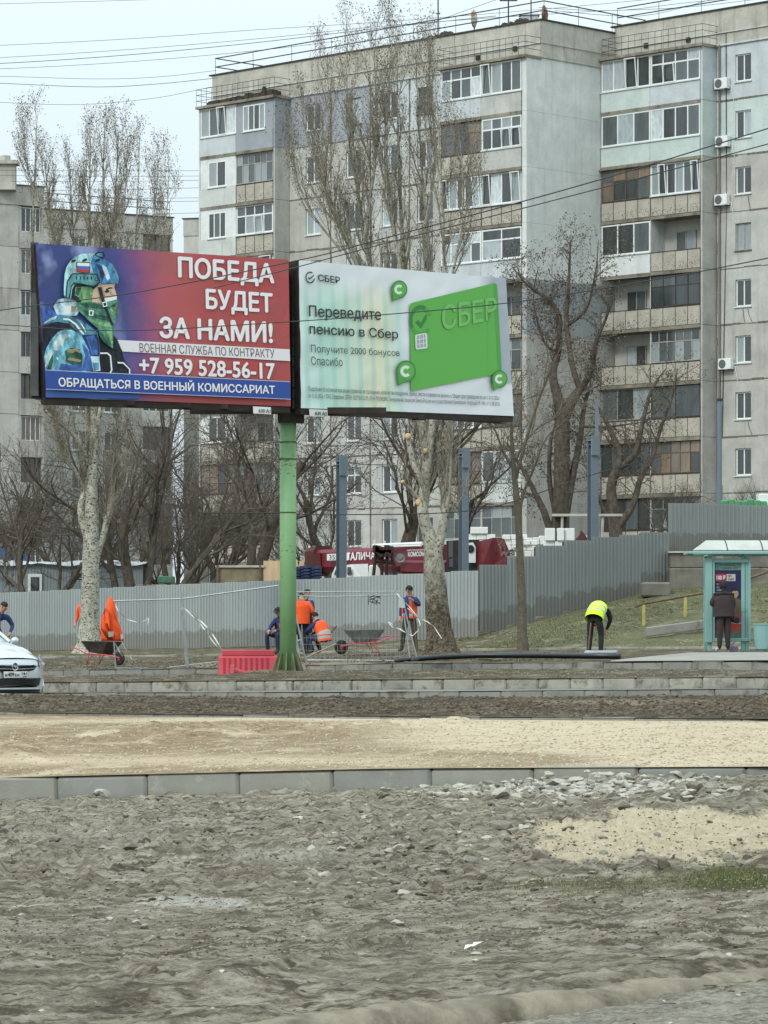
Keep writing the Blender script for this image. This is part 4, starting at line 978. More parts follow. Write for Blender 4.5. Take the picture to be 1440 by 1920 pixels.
# concrete bin, plywood sheet, blue reels behind the green pole
Z = 110; k = Z/F
t = thing('concrete_hopper', 'stained ochre concrete hopper with a pale rim behind the fence', 'hopper', P(408, 1094, Z))
b = MB(); b.prism([(0, 0, -.6), (80*k, 0, -.6), (84*k, 0, 30*k), (-2*k, 0, 30*k)], (0, 1.2, 0)); b.build('body', mat('ochre_concrete', S(112, 104, 82), S(138, 128, 102), 3, .95, bump=.6, bs=12), t)
b = MB(); b.box(-4*k, 88*k, -.06, 1.25, 30*k, 34*k); b.build('rim', m_crm, t)
b = MB(); b.box(-2*k, 2*k, -.1, -.04, -.5, 34*k); b.box(78*k, 81*k, -.1, -.04, -.5, 34*k); b.build('brace', m_rust, t)
b = MB(); b.box(0, 1.1, 0, .06, -.6, .68); b.box(1.16, 1.3, 0, .06, -.6, .68); o = b.build('plywood_sheet', mat('plywood', S(186, 160, 124), S(204, 180, 146), 2, .8, stretch=(4, 1, .4))); o.location = P(494, 1091, Z); tag(o, 'pale plywood sheet just left of the green pole', 'plywood')
t = thing('cable_reels', 'cluster of dark blue reels on end right of the green pole', 'reels', P(556, 1092, 109))
for i in range(5):
    b = MB()
    for j in range(7): b.lathe([(.0, j*.1), (.13, j*.1), (.13, j*.1+.06), (.08, j*.1+.065), (.08, j*.1+.1)], 10)
    o = b.build('reel', mat('navy_plastic', S(44, 56, 84), S(56, 72, 104), 4, .6), t); o.location = (i*.17, .1*(i % 2), -.2+.03*(i % 3))

# ---------------------------------------------------------------- mobile crane
m_mar = mat('maroon_paint', S(104, 30, 40), S(116, 36, 46), 1.5, .4, spec=.5); m_mard = mat('maroon_dark', S(70, 32, 34), S(84, 46, 42), 3, .6)
m_wht = mat('white_paint', S(222, 224, 220), S(206, 208, 204), 2, .4, spec=.5); m_blk2 = mat('black_rubber', S(36, 36, 36), S(46, 45, 44), 5, .7)
m_glb = glassm('cab_glass', S(52, 50, 52), S(76, 74, 74))
t = thing('mobile_crane', 'maroon mobile crane with its boom lowered over a white cab', 'mobile crane', (0, 0, 0))
Za, Zb = 112.0, 107.0
a = P(600, 1052, Za); c_ = P(840, 1046, Zb); e_ = P(905, 1044, 105.5)
def octo(c, ry, rz, u):
    w = Vector((0, 0, 1)).cross(u).normalized(); return [c+w*x*ry+Vector((0, 0, 1))*z*rz for x, z in ((-1, -.55), (-.55, -1), (.55, -1), (1, -.55), (1, .7), (.75, 1), (-.75, 1), (-1, .7))]
u = (c_-a).normalized()
MB().loft([octo(a, .3, .36, u), octo(a+(c_-a)*.45, .3, .38, u), octo(a+(c_-a)*.62, .33, .42, u), octo(c_, .33, .42, u)]).build('boom', m_mar, t)
MB().loft([octo(a-u*.35, .36, .42, u), octo(a+u*.15, .36, .5, u)]).build('boom_head', m_mard, t)
b = MB(); r = random.Random(12)
for i in range(26):
    q = a-u*r.uniform(.3, .85)+Vector((0, r.uniform(-.3, .2), r.uniform(-.5, .45))); b.cbox(-.06, .06, -.06, .06, -.09, .09, .01, M4=Matrix.Translation(q))
b.build('sheave_block', mat('greasy_metal', S(150, 146, 138), S(70, 64, 60), 9, .5, .4), t)
b = MB(); b.prism([P(583, 1040, Za-.6), P(600, 1036, Za-.6), P(603, 1072, Za-.6), P(592, 1082, Za-.6)], (0, .5, 0)); b.build('hook_block', m_mard, t)
def tq(x0, y0, x1, y1, x2, y2, x3, y3, Z): return [P(x0, y0, Z), P(x1, y1, Z), P(x2, y2, Z), P(x3, y3, Z)]
b = MB(); b.prism([P(613, 1039, 110.9), P(655, 1037, 110.2), P(655, 1050, 110.2), P(613, 1051, 110.9)], (0, .02, 0)); o = b.build('plate', m_wht, t)
text('35т', tq(617, 1040.5, 634, 1040, 634, 1049, 617, 1049.5, 110.55), m_blk2, o, bold=.02)
text('4', tq(637, 1040, 643, 1040, 643, 1049, 637, 1049, 110.3), m_mar, o, bold=.02)
text('ГАЛИЧАНИН', [P(650, 1036, 110.1), P(733, 1033, 108.5), P(733, 1047.5, 108.5), P(650, 1051, 110.1)], m_wht, t, bold=.035)
b = MB(); b.tube([P(700, 1023, 109.2), P(792, 1019, 107.5)], .055, 8); b.tube([P(700, 1026, 109.0), P(790, 1023, 107.4)], .03, 6)
for i in range(5): b.tube([P(702+i*20, 1029, 109), P(702+i*20, 1012+2*i, 109)], .02, 4)
b.build('jib_tube', m_wht, t)
b = MB()
for px, rr in ((750, .16), (734, .09)):
    p = P(px, 1045, 107.7); v = len(b.v); b.lathe([(0, .05), (rr*.45, .05), (rr*.5, .02), (rr*.8, .02), (rr, .05), (rr, -.05), (0, -.05)], 18)
    for i in range(v, len(b.v)):
        x, y, z = b.v[i]; b.v[i] = (p.x+x, p.y-z-.1, p.z+y)
b.build('pulley', mat('pulley_metal', S(150, 152, 150), S(120, 122, 120), 5, .5, .5), t)
text('автокран', [P(763, 1030.8, 107.0), P(795, 1029.8, 106.6), P(795, 1032.4, 106.6), P(763, 1033.4, 107.0)], m_wht, t, bold=.03)
text('КОМСОМ', [P(765, 1034.5, 107.0), P(796, 1033.5, 106.6), P(796, 1043, 106.6), P(765, 1044, 107.0)], m_wht, t, bold=.045)
b = MB()
for (x0, y0, x1, y1) in ((706, 1024, 700, 1082), (716, 1026, 716, 1084), (732, 1030, 742, 1082), (726, 1028, 724, 1082), (706, 1026, 738, 1032), (702, 1052, 742, 1056), (708, 1040, 716, 1070)):
    b.tube([P(x0, y0, 106.8), P(x1, y1, 106.8)], .055, 5)
for i in range(9): b.cbox(-.09, .09, -.08, .08, -.12, .12, .02, M4=Matrix.Translation(P(704+i*3.6, 1030+r.uniform(-3, 8), 106.7)))
b.build('lattice_support', mat('brown_steel', S(72, 52, 46), S(58, 44, 40), 5, .7), t)
MB().loft([octo(P(760, 1064, 108), .2, .22, u), octo(P(845, 1066, 106.5), .22, .26, u)]).build('slewing_arm', m_mar, t)
b = MB(); b.prism([P(838, 1014, 105.4), P(866, 1012, 105.2), P(899, 1012, 105), P(899, 1078, 105), P(838, 1078, 105.4)], (0, 1.1, 0)); cb = b.build('cab', m_blk2, t)
b = MB(); b.box(0, .45, -.03, -.005, .28, .78); b.box(.02, .44, -.03, -.005, -.02, .24); o = b.build('window', m_glb, cb); o.location = P(841, 1062, 105.35)
b = MB(); b.prism([P(877, 1018, 104.9), P(887, 1017, 104.9), P(892, 1026, 104.9), P(892, 1055, 104.9), P(877, 1055, 104.9)], (0, .04, 0)); o = b.build('side_panel', m_wht, cb)
b = MB(); b.lathe([(0, 0), (.11, 0), (.12, .02), (.07, .03), (0, .02)], 16); o = b.build('fan', m_blk2, cb); o.rotation_euler = (pi/2, 0, 0); o.location = P(882, 1029, 104.88)
b = MB(); b.prism([P(895, 1016, 105), P(925, 1008, 104), P(945, 1010, 103.6), P(957, 1038, 103.4), P(957, 1060, 103.4), P(895, 1078, 105)], (0, 1.2, 0)); cw = b.build('counterweight', m_mar, t)
b = MB()
for px in (931, 940): b.prism([P(px, 1010, 103.35), P(px+4, 1010, 103.35), P(px+12, 1040, 103.1), P(px+8, 1042, 103.1)], (0, .1, 0))
b.lathe([(0, 0), (.05, 0), (.05, .1), (0, .1)], 10, tuple(P(929, 1041, 103.5))); b.build('rib', m_mard, cw)
b = MB()
for i in range(18): q = P(947+r.uniform(-10, 18), 1026+r.uniform(-4, 14), 103); b.tube([q, q+Vector((r.uniform(-.25, .25), 0, r.uniform(-.2, .15)))], .02, 4)
b.build('winch_cable', M['greasy_metal'], t)
b = MB(); b.prism([P(620, 1100, 109.5), P(622, 1077, 109.5), P(629, 1062, 109.5), P(660, 1058, 109.5), P(690, 1057, 109.3), P(692, 1100, 109.3)], (0, 1.6, 0)); cb = b.build('truck_cab', m_wht, t)
b = MB(); b.prism([P(626, 1077, 109.45), P(631, 1065, 109.45), P(646, 1063, 109.4), P(647, 1077, 109.4)], (0, .03, 0)); b.prism([P(651, 1077, 109.4), P(651, 1063, 109.4), P(658, 1063, 109.35), P(660, 1077, 109.35)], (0, .03, 0)); b.build('window', m_glb, cb)
b = MB(); b.cbox(0, 2.5, 0, 1.6, -.6, .32, .04, M4=Matrix.Translation(P(692, 1078, 109.2))); b.build('engine_cover', m_wht, t)
b = MB(); b.cbox(0, 5.5, 0, 1.4, -1.0, -.35, .03, M4=Matrix.Translation(P(610, 1078, 109.6))); b.build('chassis', m_blk2, t)
for px in (640, 730, 800, 860):
    b = MB(); b.lathe([(0, -.15), (.3, -.15), (.5, -.12), (.55, 0), (.5, .12), (.3, .15), (0, .15)], 16); o = b.build('wheel', m_blk2, t); o.rotation_euler = (pi/2, 0, 0); o.location = P(px, 1118, 109)
# ---------------------------------------------------------------- billboard
m_green = mat('green_paint', S(117, 158, 108), S(127, 167, 118), 1.5, .5, spec=.4, c3=S(88, 138, 82), s3=6, lo3=.66, hi3=.72)
m_bf = mat('board_steel', S(44, 38, 34), S(62, 54, 48), 4, .7, .2)
PX, PZ = 540, 66.0
pb = G(PX, PZ, .05); BB = thing('billboard', 'double poster billboard on a green pole in the middle of the verge', 'billboard', pb)
def L_(p): return Vector(p)-pb
k = PZ/F; r0 = 15.5*k; zt = CZ+(HZ-775)*k-pb.z
b = MB(); b.tube([(0, 0, -.3), (0, 0, zt)], r0, 28); b.build('pole', m_green, BB, True)
for zy, w in ((829, .012), (861, .015), (961, .01)):
    b = MB(); z = CZ+(HZ-zy)*k-pb.z; b.lathe([(r0-.01, z-.012), (r0+.008, z-.01), (r0+.008, z+.01), (r0-.01, z+.012)], 28)
    b.build('weld_seam', mat('seam', S(60, 80, 50), S(110, 60, 40), 8), BB)
b = MB(); r = random.Random(31)
for i in range(34):
    a = r.uniform(pi*1.02, pi*1.98); z = CZ+(HZ-r.choice([r.uniform(858, 905), r.uniform(858, 880), r.uniform(1010, 1085), r.uniform(1160, 1200)]))*k-pb.z
    w = r.uniform(.03, .16)
    for j in range(3): b.box(-.5, .5, -.5, .5, -.5, .5, M4=Matrix.Translation((cos(a+j*w)*(r0+.001), sin(a+j*w)*(r0+.001), z+j*.004))@Matrix.Rotation(a+j*w, 4, 'Z')@Matrix.Diagonal((.003, w*r0*1.05, r.uniform(.003, .014), 1)))
b.build('scratch', mat('scratch_rust', S(74, 62, 40), S(130, 84, 50), 20, .9), BB)
b = MB()
for i in range(10):
    a = 2*pi*i/10+.2; M_ = Matrix.Rotation(a, 4, 'Z'); b.prism([M_@Vector(q) for q in ((r0-.01, -.015, 0), (r0+.17, -.015, 0), (r0+.15, -.015, .06), (r0+.03, -.015, .42), (r0-.01, -.015, .42))], M_.to_3x3()@Vector((0, .03, 0)))
b.lathe([(0, 0), (r0+.2, 0), (r0+.2, .035), (0, .035)], 24); b.build('base_flange', mat('flange_dirty', S(104, 120, 84), S(92, 88, 66), 5, .9), BB)
BL = [P(67, 456, 62.2), P(541, 487, 65.4), P(545, 762, 65.4), P(85, 745, 62.2)]
def coplan(q):
    n = (q[1]-q[0]).cross(q[3]-q[0]); d = q[2]-Vector((0, 0, CZ)); t = (q[0]-Vector((0, 0, CZ))).dot(n)/d.dot(n); q[2] = Vector((0, 0, CZ))+d*t; return q
BR = [P(560, 488, 65.5), P(949, 522, 70.2), P(963, 780, 70.2), P(565, 765, 65.5)]
def make_plane(q):
    coplan(q)
    n = (q[1]-q[0]).cross(q[3]-q[0]).normalized()
    if n.y > 0: n = -n
    def f(px, py, off=0.0):
        d = Vector(((px-720)/F, 1, (HZ-py)/F)); o = Vector((0, 0, CZ)); t = (q[0]+n*off-o).dot(n)/d.dot(n); return o+d*t-pb
    f.n = n; return f
def poster(q, m, fn, name='poster', sag=.012, seed=1):
    nu, nv = 90, 46; u, v = np.meshgrid(np.linspace(0, 1, nu), np.linspace(0, 1, nv)); C_ = [np.array(x-pb) for x in q]
    T = C_[0][None, None]*(1-u)[..., None]+C_[1][None, None]*u[..., None]; B = C_[3][None, None]*(1-u)[..., None]+C_[2][None, None]*u[..., None]
    V = T*(1-v)[..., None]+B*v[..., None]; ed = np.minimum(1, 9*np.minimum(np.minimum(u, 1-u), np.minimum(v, 1-v)))
    d = -sag*(fbm(u*9+v*5, v*4-u*3, 4, seed)-.5)*2; d += -.6*sag*np.abs(np.sin(u*26+v*9))*np.maximum(0, v-.8)*4*vn(u*14, v*2, seed)
    V = V+np.array(fn.n)[None, None]*(d)[..., None]
    i = (np.arange(nv-1)[:, None]*nu+np.arange(nu-1)[None]).ravel(); Q = np.stack([i, i+nu, i+nu+1, i+1], -1)
    me = npmesh(name, V.reshape(-1, 3), Q, m, True); uv = me.uv_layers.new(name='UVMap'); li = np.empty(len(me.loops), 'i4'); me.loops.foreach_get('vertex_index', li)
    uu = np.stack([u.ravel(), 1-v.ravel()], -1)[li]; uv.data.foreach_set('uv', uu.astype('f4').ravel()); return link(name, me, BB)
# left print: blue to red ground
n = N('print_blue_red'); sp = n.t.nodes.new('ShaderNodeSeparateXYZ'); n.t.links.new(n.tc.outputs['UV'], sp.inputs[0])
uvn = n.noise(4, 4, .6, n.map((1, .6, 1), 'UV'), .4); ad = n.t.nodes.new('ShaderNodeMath'); ad.operation = 'MULTIPLY_ADD'
n.t.links.new(uvn, ad.inputs[0]); ad.inputs[1].default_value = .16; n.t.links.new(sp.outputs[0], ad.inputs[2])
rp = n.t.nodes.new('ShaderNodeValToRGB'); el = rp.color_ramp.elements; el[0].position = .30; el[0].color = (*S(58, 70, 122), 1); el[1].position = .78; el[1].color = (*S(168, 76, 74), 1)
for p_, c_2 in ((.40, S(72, 72, 130)), (.47, S(120, 74, 118)), (.56, S(168, 88, 94)), (.66, S(174, 86, 84))): e = el.new(p_); e.color = (*c_2, 1)
n.t.links.new(ad.outputs[0], rp.inputs[0])
vo = n.t.nodes.new('ShaderNodeTexVoronoi'); vo.inputs['Scale'].default_value = 7; vo.feature = 'F1'; n.t.links.new(n.map((2, 1, 1), 'UV'), vo.inputs['Vector'])
v = n.mix(.10, rp.outputs[0], vo.outputs['Color'], 'SOFT_LIGHT')
cl_ = n.ramp(n.noise(3.2, 3, .5, n.map((2.4, 1, 1), 'UV')), .50, .66); v = n.mix(n.mix(1, cl_, n.ramp(sp.outputs[0], .2, .42, (1, 1, 1), (0, 0, 0)), 'MULTIPLY'), v, S(140, 150, 190)); n.col(v)
m_prL = n.fin(.45, 0, .35)
fL = make_plane(BL); fR = make_plane(BR)
pl = poster(BL, m_prL, fL, 'poster', .006, 3)
fc = {}
def fm(name, c, rough=.5, tex=False):
    if not tex: return mat('print_'+name, c, None, rough=rough)
    return mat('print_'+name, tuple(q*.55 for q in c), tuple(min(.9, q*1.45+.01) for q in c), 5, rough, lo=.38, hi=.62, c3=tuple(min(.9, q*1.9+.03) for q in c), s3=14, lo3=.60, hi3=.68, stretch=(1.6, 1.6, .8))
def layer(b, fn, pts, off, mi=0, T=None):
    if T: pts = [T(*p) for p in pts]
    q = [fn(x, y, off) for x, y in pts]
    # triangulate concave polygons through bmesh later: use tessellation
    from mathutils.geometry import tessellate_polygon
    tri = tessellate_polygon([q]); o = len(b.v); b.v.extend([tuple(p) for p in q])
    for t3 in tri: b.f.append(tuple(i+o for i in t3)); b.mi.append(mi)
T5 = lambda x, y: (60+x/6, 460+y/6)
cols = {'helm': S(158, 200, 200), 'helmb': S(66, 124, 166), 'rail': S(84, 142, 144), 'dk': S(26, 38, 52), 'skin': S(206, 178, 150), 'mask': S(74, 128, 104), 'maskd': S(36, 82, 66), 'bala': S(110, 154, 104),
        'slv': S(112, 172, 190), 'slvl': S(186, 212, 214), 'navy': S(34, 48, 92), 'blue': S(58, 94, 160), 'white': S(226, 230, 228), 'fred': S(178, 66, 70), 'fblue': S(76, 110, 176), 'black': S(20, 26, 36), 'teal': S(74, 130, 150), 'tan': S(150, 140, 104), 'bg': S(40, 56, 120), 'pale': S(170, 196, 208), 'skin2': S(176, 150, 118)}
names = list(cols); pm_ = [fm('tone_'+k_, cols[k_], .5, k_ in ('helm', 'helmb', 'mask', 'maskd', 'bala', 'slv', 'slvl', 'navy', 'blue', 'teal', 'pale', 'black', 'rail')) for k_ in names]
b = MB(); O = [.022]
def D(c, pts): O[0] += .0011; layer(b, fL, pts, O[0], names.index(c), T5)
D('blue', [(105, 690), (180, 680), (250, 740), (330, 800), (200, 860), (118, 880)])
D('pale', [(240, 690), (290, 610), (380, 590), (470, 610), (520, 660), (560, 700), (500, 790), (400, 800), (280, 780)])
D('white', [(360, 680), (440, 680), (430, 780), (365, 770)]); D('tan', [(440, 680), (500, 690), (480, 750), (445, 740)])
D('black', [(115, 900), (250, 880), (400, 870), (520, 960), (600, 1060), (760, 1000), (915, 1010), (960, 1060), (1010, 1180), (1040, 1300), (1105, 1380), (1110, 1445), (150, 1410), (128, 1150)])
D('teal', [(115, 890), (200, 820), (300, 780), (400, 790), (520, 830), (640, 900), (740, 980), (760, 1100), (760, 1400), (660, 1380), (640, 1200), (540, 1010), (420, 880), (280, 860)])
D('pale', [(120, 885), (200, 822), (290, 790), (260, 830), (180, 860)])
D('navy', [(560, 1010), (730, 1000), (758, 1090), (755, 1250), (660, 1240), (600, 1100)])
D('blue', [(600, 1030), (700, 1010), (740, 1100), (740, 1230), (670, 1230), (640, 1120)])
D('slv', [(135, 1250), (160, 1160), (215, 1060), (290, 975), (370, 945), (450, 950), (520, 985), (590, 1070), (640, 1180), (665, 1300), (680, 1425), (150, 1410)])
D('slvl', [(300, 1010), (380, 990), (440, 1010), (370, 1060), (340, 1140), (290, 1100)]); D('slvl', [(230, 1130), (290, 1020), (330, 1110), (290, 1190), (245, 1170)])
D('slvl', [(150, 1250), (200, 1180), (250, 1200), (180, 1330), (148, 1380)]); D('blue', [(560, 1400), (600, 1250), (560, 1100), (640, 1190), (662, 1300), (676, 1424)])
D('maskd', [(170, 1400), (200, 1290), (230, 1230), (240, 1300), (215, 1405)]); D('blue', [(300, 1400), (330, 1330), (480, 1350), (560, 1330), (560, 1418)])
D('maskd', [(370, 1190), (440, 1150), (530, 1170), (570, 1240), (560, 1330), (470, 1350), (390, 1310)])
for q in ([(400, 1185), (520, 1190), (440, 1275), (420, 1262), (480, 1212), (402, 1205)], [(440, 1262), (555, 1290), (545, 1316), (400, 1290), (408, 1275)], [(395, 1170), (500, 1160), (552, 1200), (540, 1215), (490, 1182), (400, 1190)]): D('tan', q)
D('maskd', [(480, 1195), (515, 1196), (440, 1268), (430, 1262)])
D('pale', [(660, 1250), (755, 1250), (770, 1410), (690, 1420)]); D('teal', [(680, 1320), (750, 1320), (755, 1400), (700, 1410)])
D('white', [(765, 1205), (850, 1205), (890, 1240), (905, 1400), (890, 1440), (870, 1440), (888, 1400), (875, 1250), (845, 1222), (765, 1222)])
D('white', [(960, 1310), (1030, 1315), (1105, 1390), (1108, 1445), (1092, 1444), (1090, 1395), (1025, 1330), (965, 1330)]); D('dk', [(930, 1080), (970, 1100), (960, 1180), (925, 1170)])
D('white', [(350, 820), (420, 825), (500, 880), (510, 900), (490, 900), (415, 845), (352, 838)]); D('white', [(500, 880), (560, 960), (590, 1000), (575, 1005), (540, 970), (490, 905)]); D('white', [(540, 870), (560, 880), (610, 960), (600, 975)])
D('dk', [(470, 460), (600, 440), (700, 450), (760, 470), (720, 520), (690, 560), (670, 640), (560, 650), (480, 610), (440, 600)])
D('bala', [(490, 470), (560, 465), (660, 460), (690, 500), (680, 560), (665, 635), (560, 640), (520, 580), (480, 560)]); D('maskd', [(500, 480), (560, 470), (540, 520), (520, 570), (490, 550)])
D('skin', [(690, 500), (760, 440), (935, 430), (925, 475), (940, 520), (958, 580), (950, 615), (800, 650), (670, 640)])
D('white', [(800, 600), (950, 575), (955, 612), (800, 640)]); D('skin2', [(740, 470), (790, 460), (830, 560), (800, 640), (760, 630)])
D('dk', [(830, 490), (880, 470), (925, 480), (880, 488), (835, 505)]); D('dk', [(815, 520), (840, 500), (870, 505), (865, 525), (835, 535)]); D('skin2', [(880, 500), (915, 560), (905, 570), (870, 530)])
D('mask', [(500, 640), (620, 640), (800, 650), (960, 605), (972, 650), (950, 740), (955, 800), (930, 890), (912, 905), (915, 1165), (810, 1095), (745, 940), (620, 830), (520, 730)])
D('maskd', [(520, 650), (700, 650), (880, 690), (960, 640), (930, 700), (820, 720), (620, 700)]); D('bala', [(640, 830), (760, 860), (900, 880), (900, 920), (800, 910), (700, 880)])
D('maskd', [(560, 720), (700, 770), (860, 800), (900, 860), (760, 830), (620, 790)]); D('bala', [(880, 700), (955, 690), (945, 760), (900, 790)]); D('maskd', [(740, 940), (800, 1000), (860, 1120), (810, 1095), (760, 1020)]); D('bala', [(830, 960), (900, 940), (908, 1120), (870, 1080)])
D('white', [(640, 730), (695, 730), (690, 795), (640, 790)]); D('maskd', [(652, 742), (680, 742), (678, 782), (652, 780)])
D('black', [(742, 470), (782, 470), (812, 600), (860, 740), (918, 900), (890, 900), (830, 740), (778, 610)]); D('white', [(790, 640), (840, 630), (850, 685), (800, 695)]); D('dk', [(802, 650), (832, 644), (838, 676), (808, 682)])
D('helm', [(358, 500), (362, 400), (368, 320), (385, 250), (420, 190), (480, 130), (560, 96), (680, 92), (760, 115), (850, 180), (905, 210), (950, 290), (975, 360), (968, 430), (870, 425), (770, 435), (700, 462), (560, 440), (480, 430), (450, 500), (440, 600), (385, 590), (360, 560)])
D('helmb', [(690, 100), (760, 115), (850, 180), (905, 210), (950, 290), (975, 360), (968, 430), (870, 425), (775, 435), (765, 400), (735, 340), (690, 310), (660, 200)])
D('teal', [(860, 210), (905, 215), (950, 300), (970, 370), (930, 390), (890, 320)]); D('pale', [(790, 210), (840, 250), (880, 370), (850, 400), (800, 300)]); D('navy', [(720, 200), (780, 230), (820, 330), (790, 400), (760, 300)])
D('dk', [(700, 110), (740, 70), (810, 75), (820, 130), (790, 160), (750, 130)]); D('teal', [(720, 110), (750, 85), (795, 90), (800, 130), (760, 125)])
for x, y in ((465, 175), (590, 165), (735, 168)): D('dk', [(x-30, y+18), (x-15, y-8), (x+25, y-20), (x+34, y-8), (x+12, y+14)])
D('dk', [(395, 400), (440, 325), (470, 312), (720, 318), (745, 345), (770, 410), (770, 425), (695, 468), (560, 442), (480, 425), (450, 460), (425, 600), (378, 590), (385, 470)])
D('rail', [(408, 405), (450, 332), (475, 325), (712, 330), (735, 350), (758, 412), (692, 455), (560, 430), (470, 415), (440, 450), (412, 590), (390, 580), (398, 470)])
for i in range(5): D('dk', [(495+i*42, 350), (507+i*42, 350), (507+i*42, 385), (495+i*42, 385)])
D('dk', [(705, 365), (722, 355), (742, 368), (744, 392), (725, 403), (706, 392)]); D('rail', [(713, 370), (723, 364), (734, 373), (734, 388), (724, 394), (714, 388)])
D('dk', [(500, 185), (655, 190), (655, 310), (500, 300)]); D('white', [(510, 194), (648, 200), (647, 236), (509, 230)]); D('fblue', [(509, 230), (647, 236), (646, 272), (508, 264)]); D('fred', [(508, 264), (646, 272), (645, 306), (507, 296)])
# lower torso under the banner
b.build('soldier_portrait', pm_, pl)
# white band and blue band
b = MB(); layer(b, fL, [(216, 637), (543, 655), (544, 677), (230, 659)], .016); b.build('white_band', fm('band_white', S(222, 218, 218)), pl)
b = MB(); layer(b, fL, [(84.5, 694), (544, 716), (545, 748), (86, 729)], .10-.017); b.build('blue_band', fm('band_blue', S(48, 76, 146)), pl)
b = MB(); layer(b, fL, [(86, 730), (180, 733), (262, 741), (262, 748), (86, 745)], .017); b.build('lower_print', fm('lower', S(64, 96, 160)), pl)
b = MB(); layer(b, fL, [(84.5, 693.2), (544, 715.2), (544, 716.4), (84.5, 694.4)], .086); layer(b, fL, [(86, 729), (545, 748), (545, 749), (86, 730)], .086); b.build('band_line', fm('line', S(180, 190, 215)), pl)
m_wt = fm('white_text', S(228, 226, 226)); m_gt = fm('grey_text', S(110, 90, 92)); m_bt = fm('black_text', S(50, 58, 54)); m_gt2 = fm('dark_grey_text', S(74, 84, 80))
def qd(fn, TL, TR, BR_, BL_, off): return [fn(*TL, off), fn(*TR, off), fn(*BR_, off), fn(*BL_, off)]
def tl(s, x0, y0, x1, y1, hh0, hh1, fn, m, par, off, bold=0):      # top edge from (x0,y0) to (x1,y1), heights at both ends
    text(s, qd(fn, (x0, y0), (x1, y1), (x1+1, y1+hh1), (x0+1, y0+hh0), off), m, par, bold=bold)
tl('ПОБЕДА', 333, 480, 514, 494, 48, 45, fL, m_wt, pl, .018, .035)
tl('БУДЕТ', 385, 541, 511, 550, 46, 44, fL, m_wt, pl, .018, .035)
tl('ЗА НАМИ!', 298, 593, 511, 603, 41, 41, fL, m_wt, pl, .018, .035)
tl('ВОЕННАЯ СЛУЖБА ПО КОНТРАКТУ', 261, 643, 514, 655, 17, 16, fL, m_gt, pl, .020, -.008)
tl('+7 959 528-56-17', 260, 669, 515, 681, 31, 31, fL, m_wt, pl, .018, .03)
tl('ОБРАЩАТЬСЯ В ВОЕННЫЙ КОМИССАРИАТ', 109, 703, 515, 719, 25, 23, fL, m_wt, pl, .088, .025)
# right print
n = N('print_pale_green'); sp = n.t.nodes.new('ShaderNodeSeparateXYZ'); n.t.links.new(n.tc.outputs['UV'], sp.inputs[0])
wv = n.t.nodes.new('ShaderNodeTexWave'); wv.inputs['Scale'].default_value = 5.2; wv.inputs['Distortion'].default_value = .6; wv.inputs['Detail'].default_value = 1; n.t.links.new(n.map((1, .05, 1), 'UV'), wv.inputs['Vector'])
rp = n.t.nodes.new('ShaderNodeValToRGB'); el = rp.color_ramp.elements; el[0].position = 0; el[0].color = (*S(214, 230, 224), 1); el[1].position = .52; el[1].color = (*S(228, 231, 231), 1)
for p_, c_2 in ((.12, S(190, 224, 208)), (.28, S(214, 228, 206)), (.33, S(230, 226, 196)), (.40, S(222, 228, 200)), (.46, S(184, 222, 208))): e = el.new(p_); e.color = (*c_2, 1)
n.t.links.new(sp.outputs[0], rp.inputs[0])
msk = n.mix(1, n.ramp(sp.outputs[0], .40, .50, (1, 1, 1), (0, 0, 0)), n.ramp(sp.outputs[1], .72, .92, (1, 1, 1), (0, 0, 0)), 'MULTIPLY')
v = n.mix(msk, S(226, 229, 231), rp.outputs[0]); v = n.mix(n.mix(1, msk, n.ramp(wv.outputs[0], .5, .95, (0, 0, 0), (.5,)*3), 'MULTIPLY'), v, S(160, 205, 188))
v = n.mix(n.mix(1, n.ramp(sp.outputs[0], .86, .93), n.ramp(sp.outputs[1], .22, .24), 'MULTIPLY'), v, S(172, 178, 186)); n.col(v); m_prR = n.fin(.4, 0, .35)
pr = poster(BR, m_prR, fR, 'poster', .02, 8)
Tz = lambda x, y: (540+x/3.2727, 470+y/3.2727)
gcols = [S(98, 176, 78), S(84, 160, 72), S(58, 128, 62), S(222, 232, 226), S(168, 172, 174), S(48, 66, 54), S(128, 200, 110)]
gm = [fm('green_%s' % w, c, .45) for w, c in zip(('card', 'mid', 'deep', 'white', 'chip', 'dark', 'light'), gcols)]
b = MB(); O[0] = .03
def D2(c, pts): O[0] += .0012; layer(b, fR, pts, O[0], c, Tz)
def circ(cx, cy, rx, ry, n=26, a0=0, a1=2*pi): return [(cx+rx*cos(a0+(a1-a0)*i/n), cy+ry*sin(a0+(a1-a0)*i/n)) for i in range(n if a1-a0 > 6.2 else n+1)]
def ring(cx, cy, r1, r2, a0, a1, n=30, q=1): return circ(cx, cy, r1, r1*q, n, a0, a1)+list(reversed(circ(cx, cy, r2, r2*q, n, a0, a1)))
D2(0, [(746, 345), (752, 326), (770, 318), (1262, 200), (1276, 202), (1284, 215), (1312, 735), (1306, 748), (1290, 755), (770, 860), (758, 862), (754, 850)])
D2(1, [(1262, 200), (1276, 202), (1284, 215), (1312, 735), (1306, 748), (1290, 755), (1270, 480)]) 
D2(0, [(1220, 211), (1255, 204), (1272, 480), (1286, 756), (1230, 768)])
D2(1, ring(815, 430, 70, 50, .6, 5.9, 30, 1.38)); D2(2, ring(815, 430, 70, 52, 2.6, 5.2, 24, 1.38)); D2(2, [(782, 440), (800, 425), (815, 445), (850, 385), (852, 420), (818, 475)])
b.build('bank_card', gm, pr); bc_ = b
tl('СБЕР', 828, 572, 931, 556, 48, 42, fR, fm('green_letter', S(122, 188, 106)), pr, .045, .02)
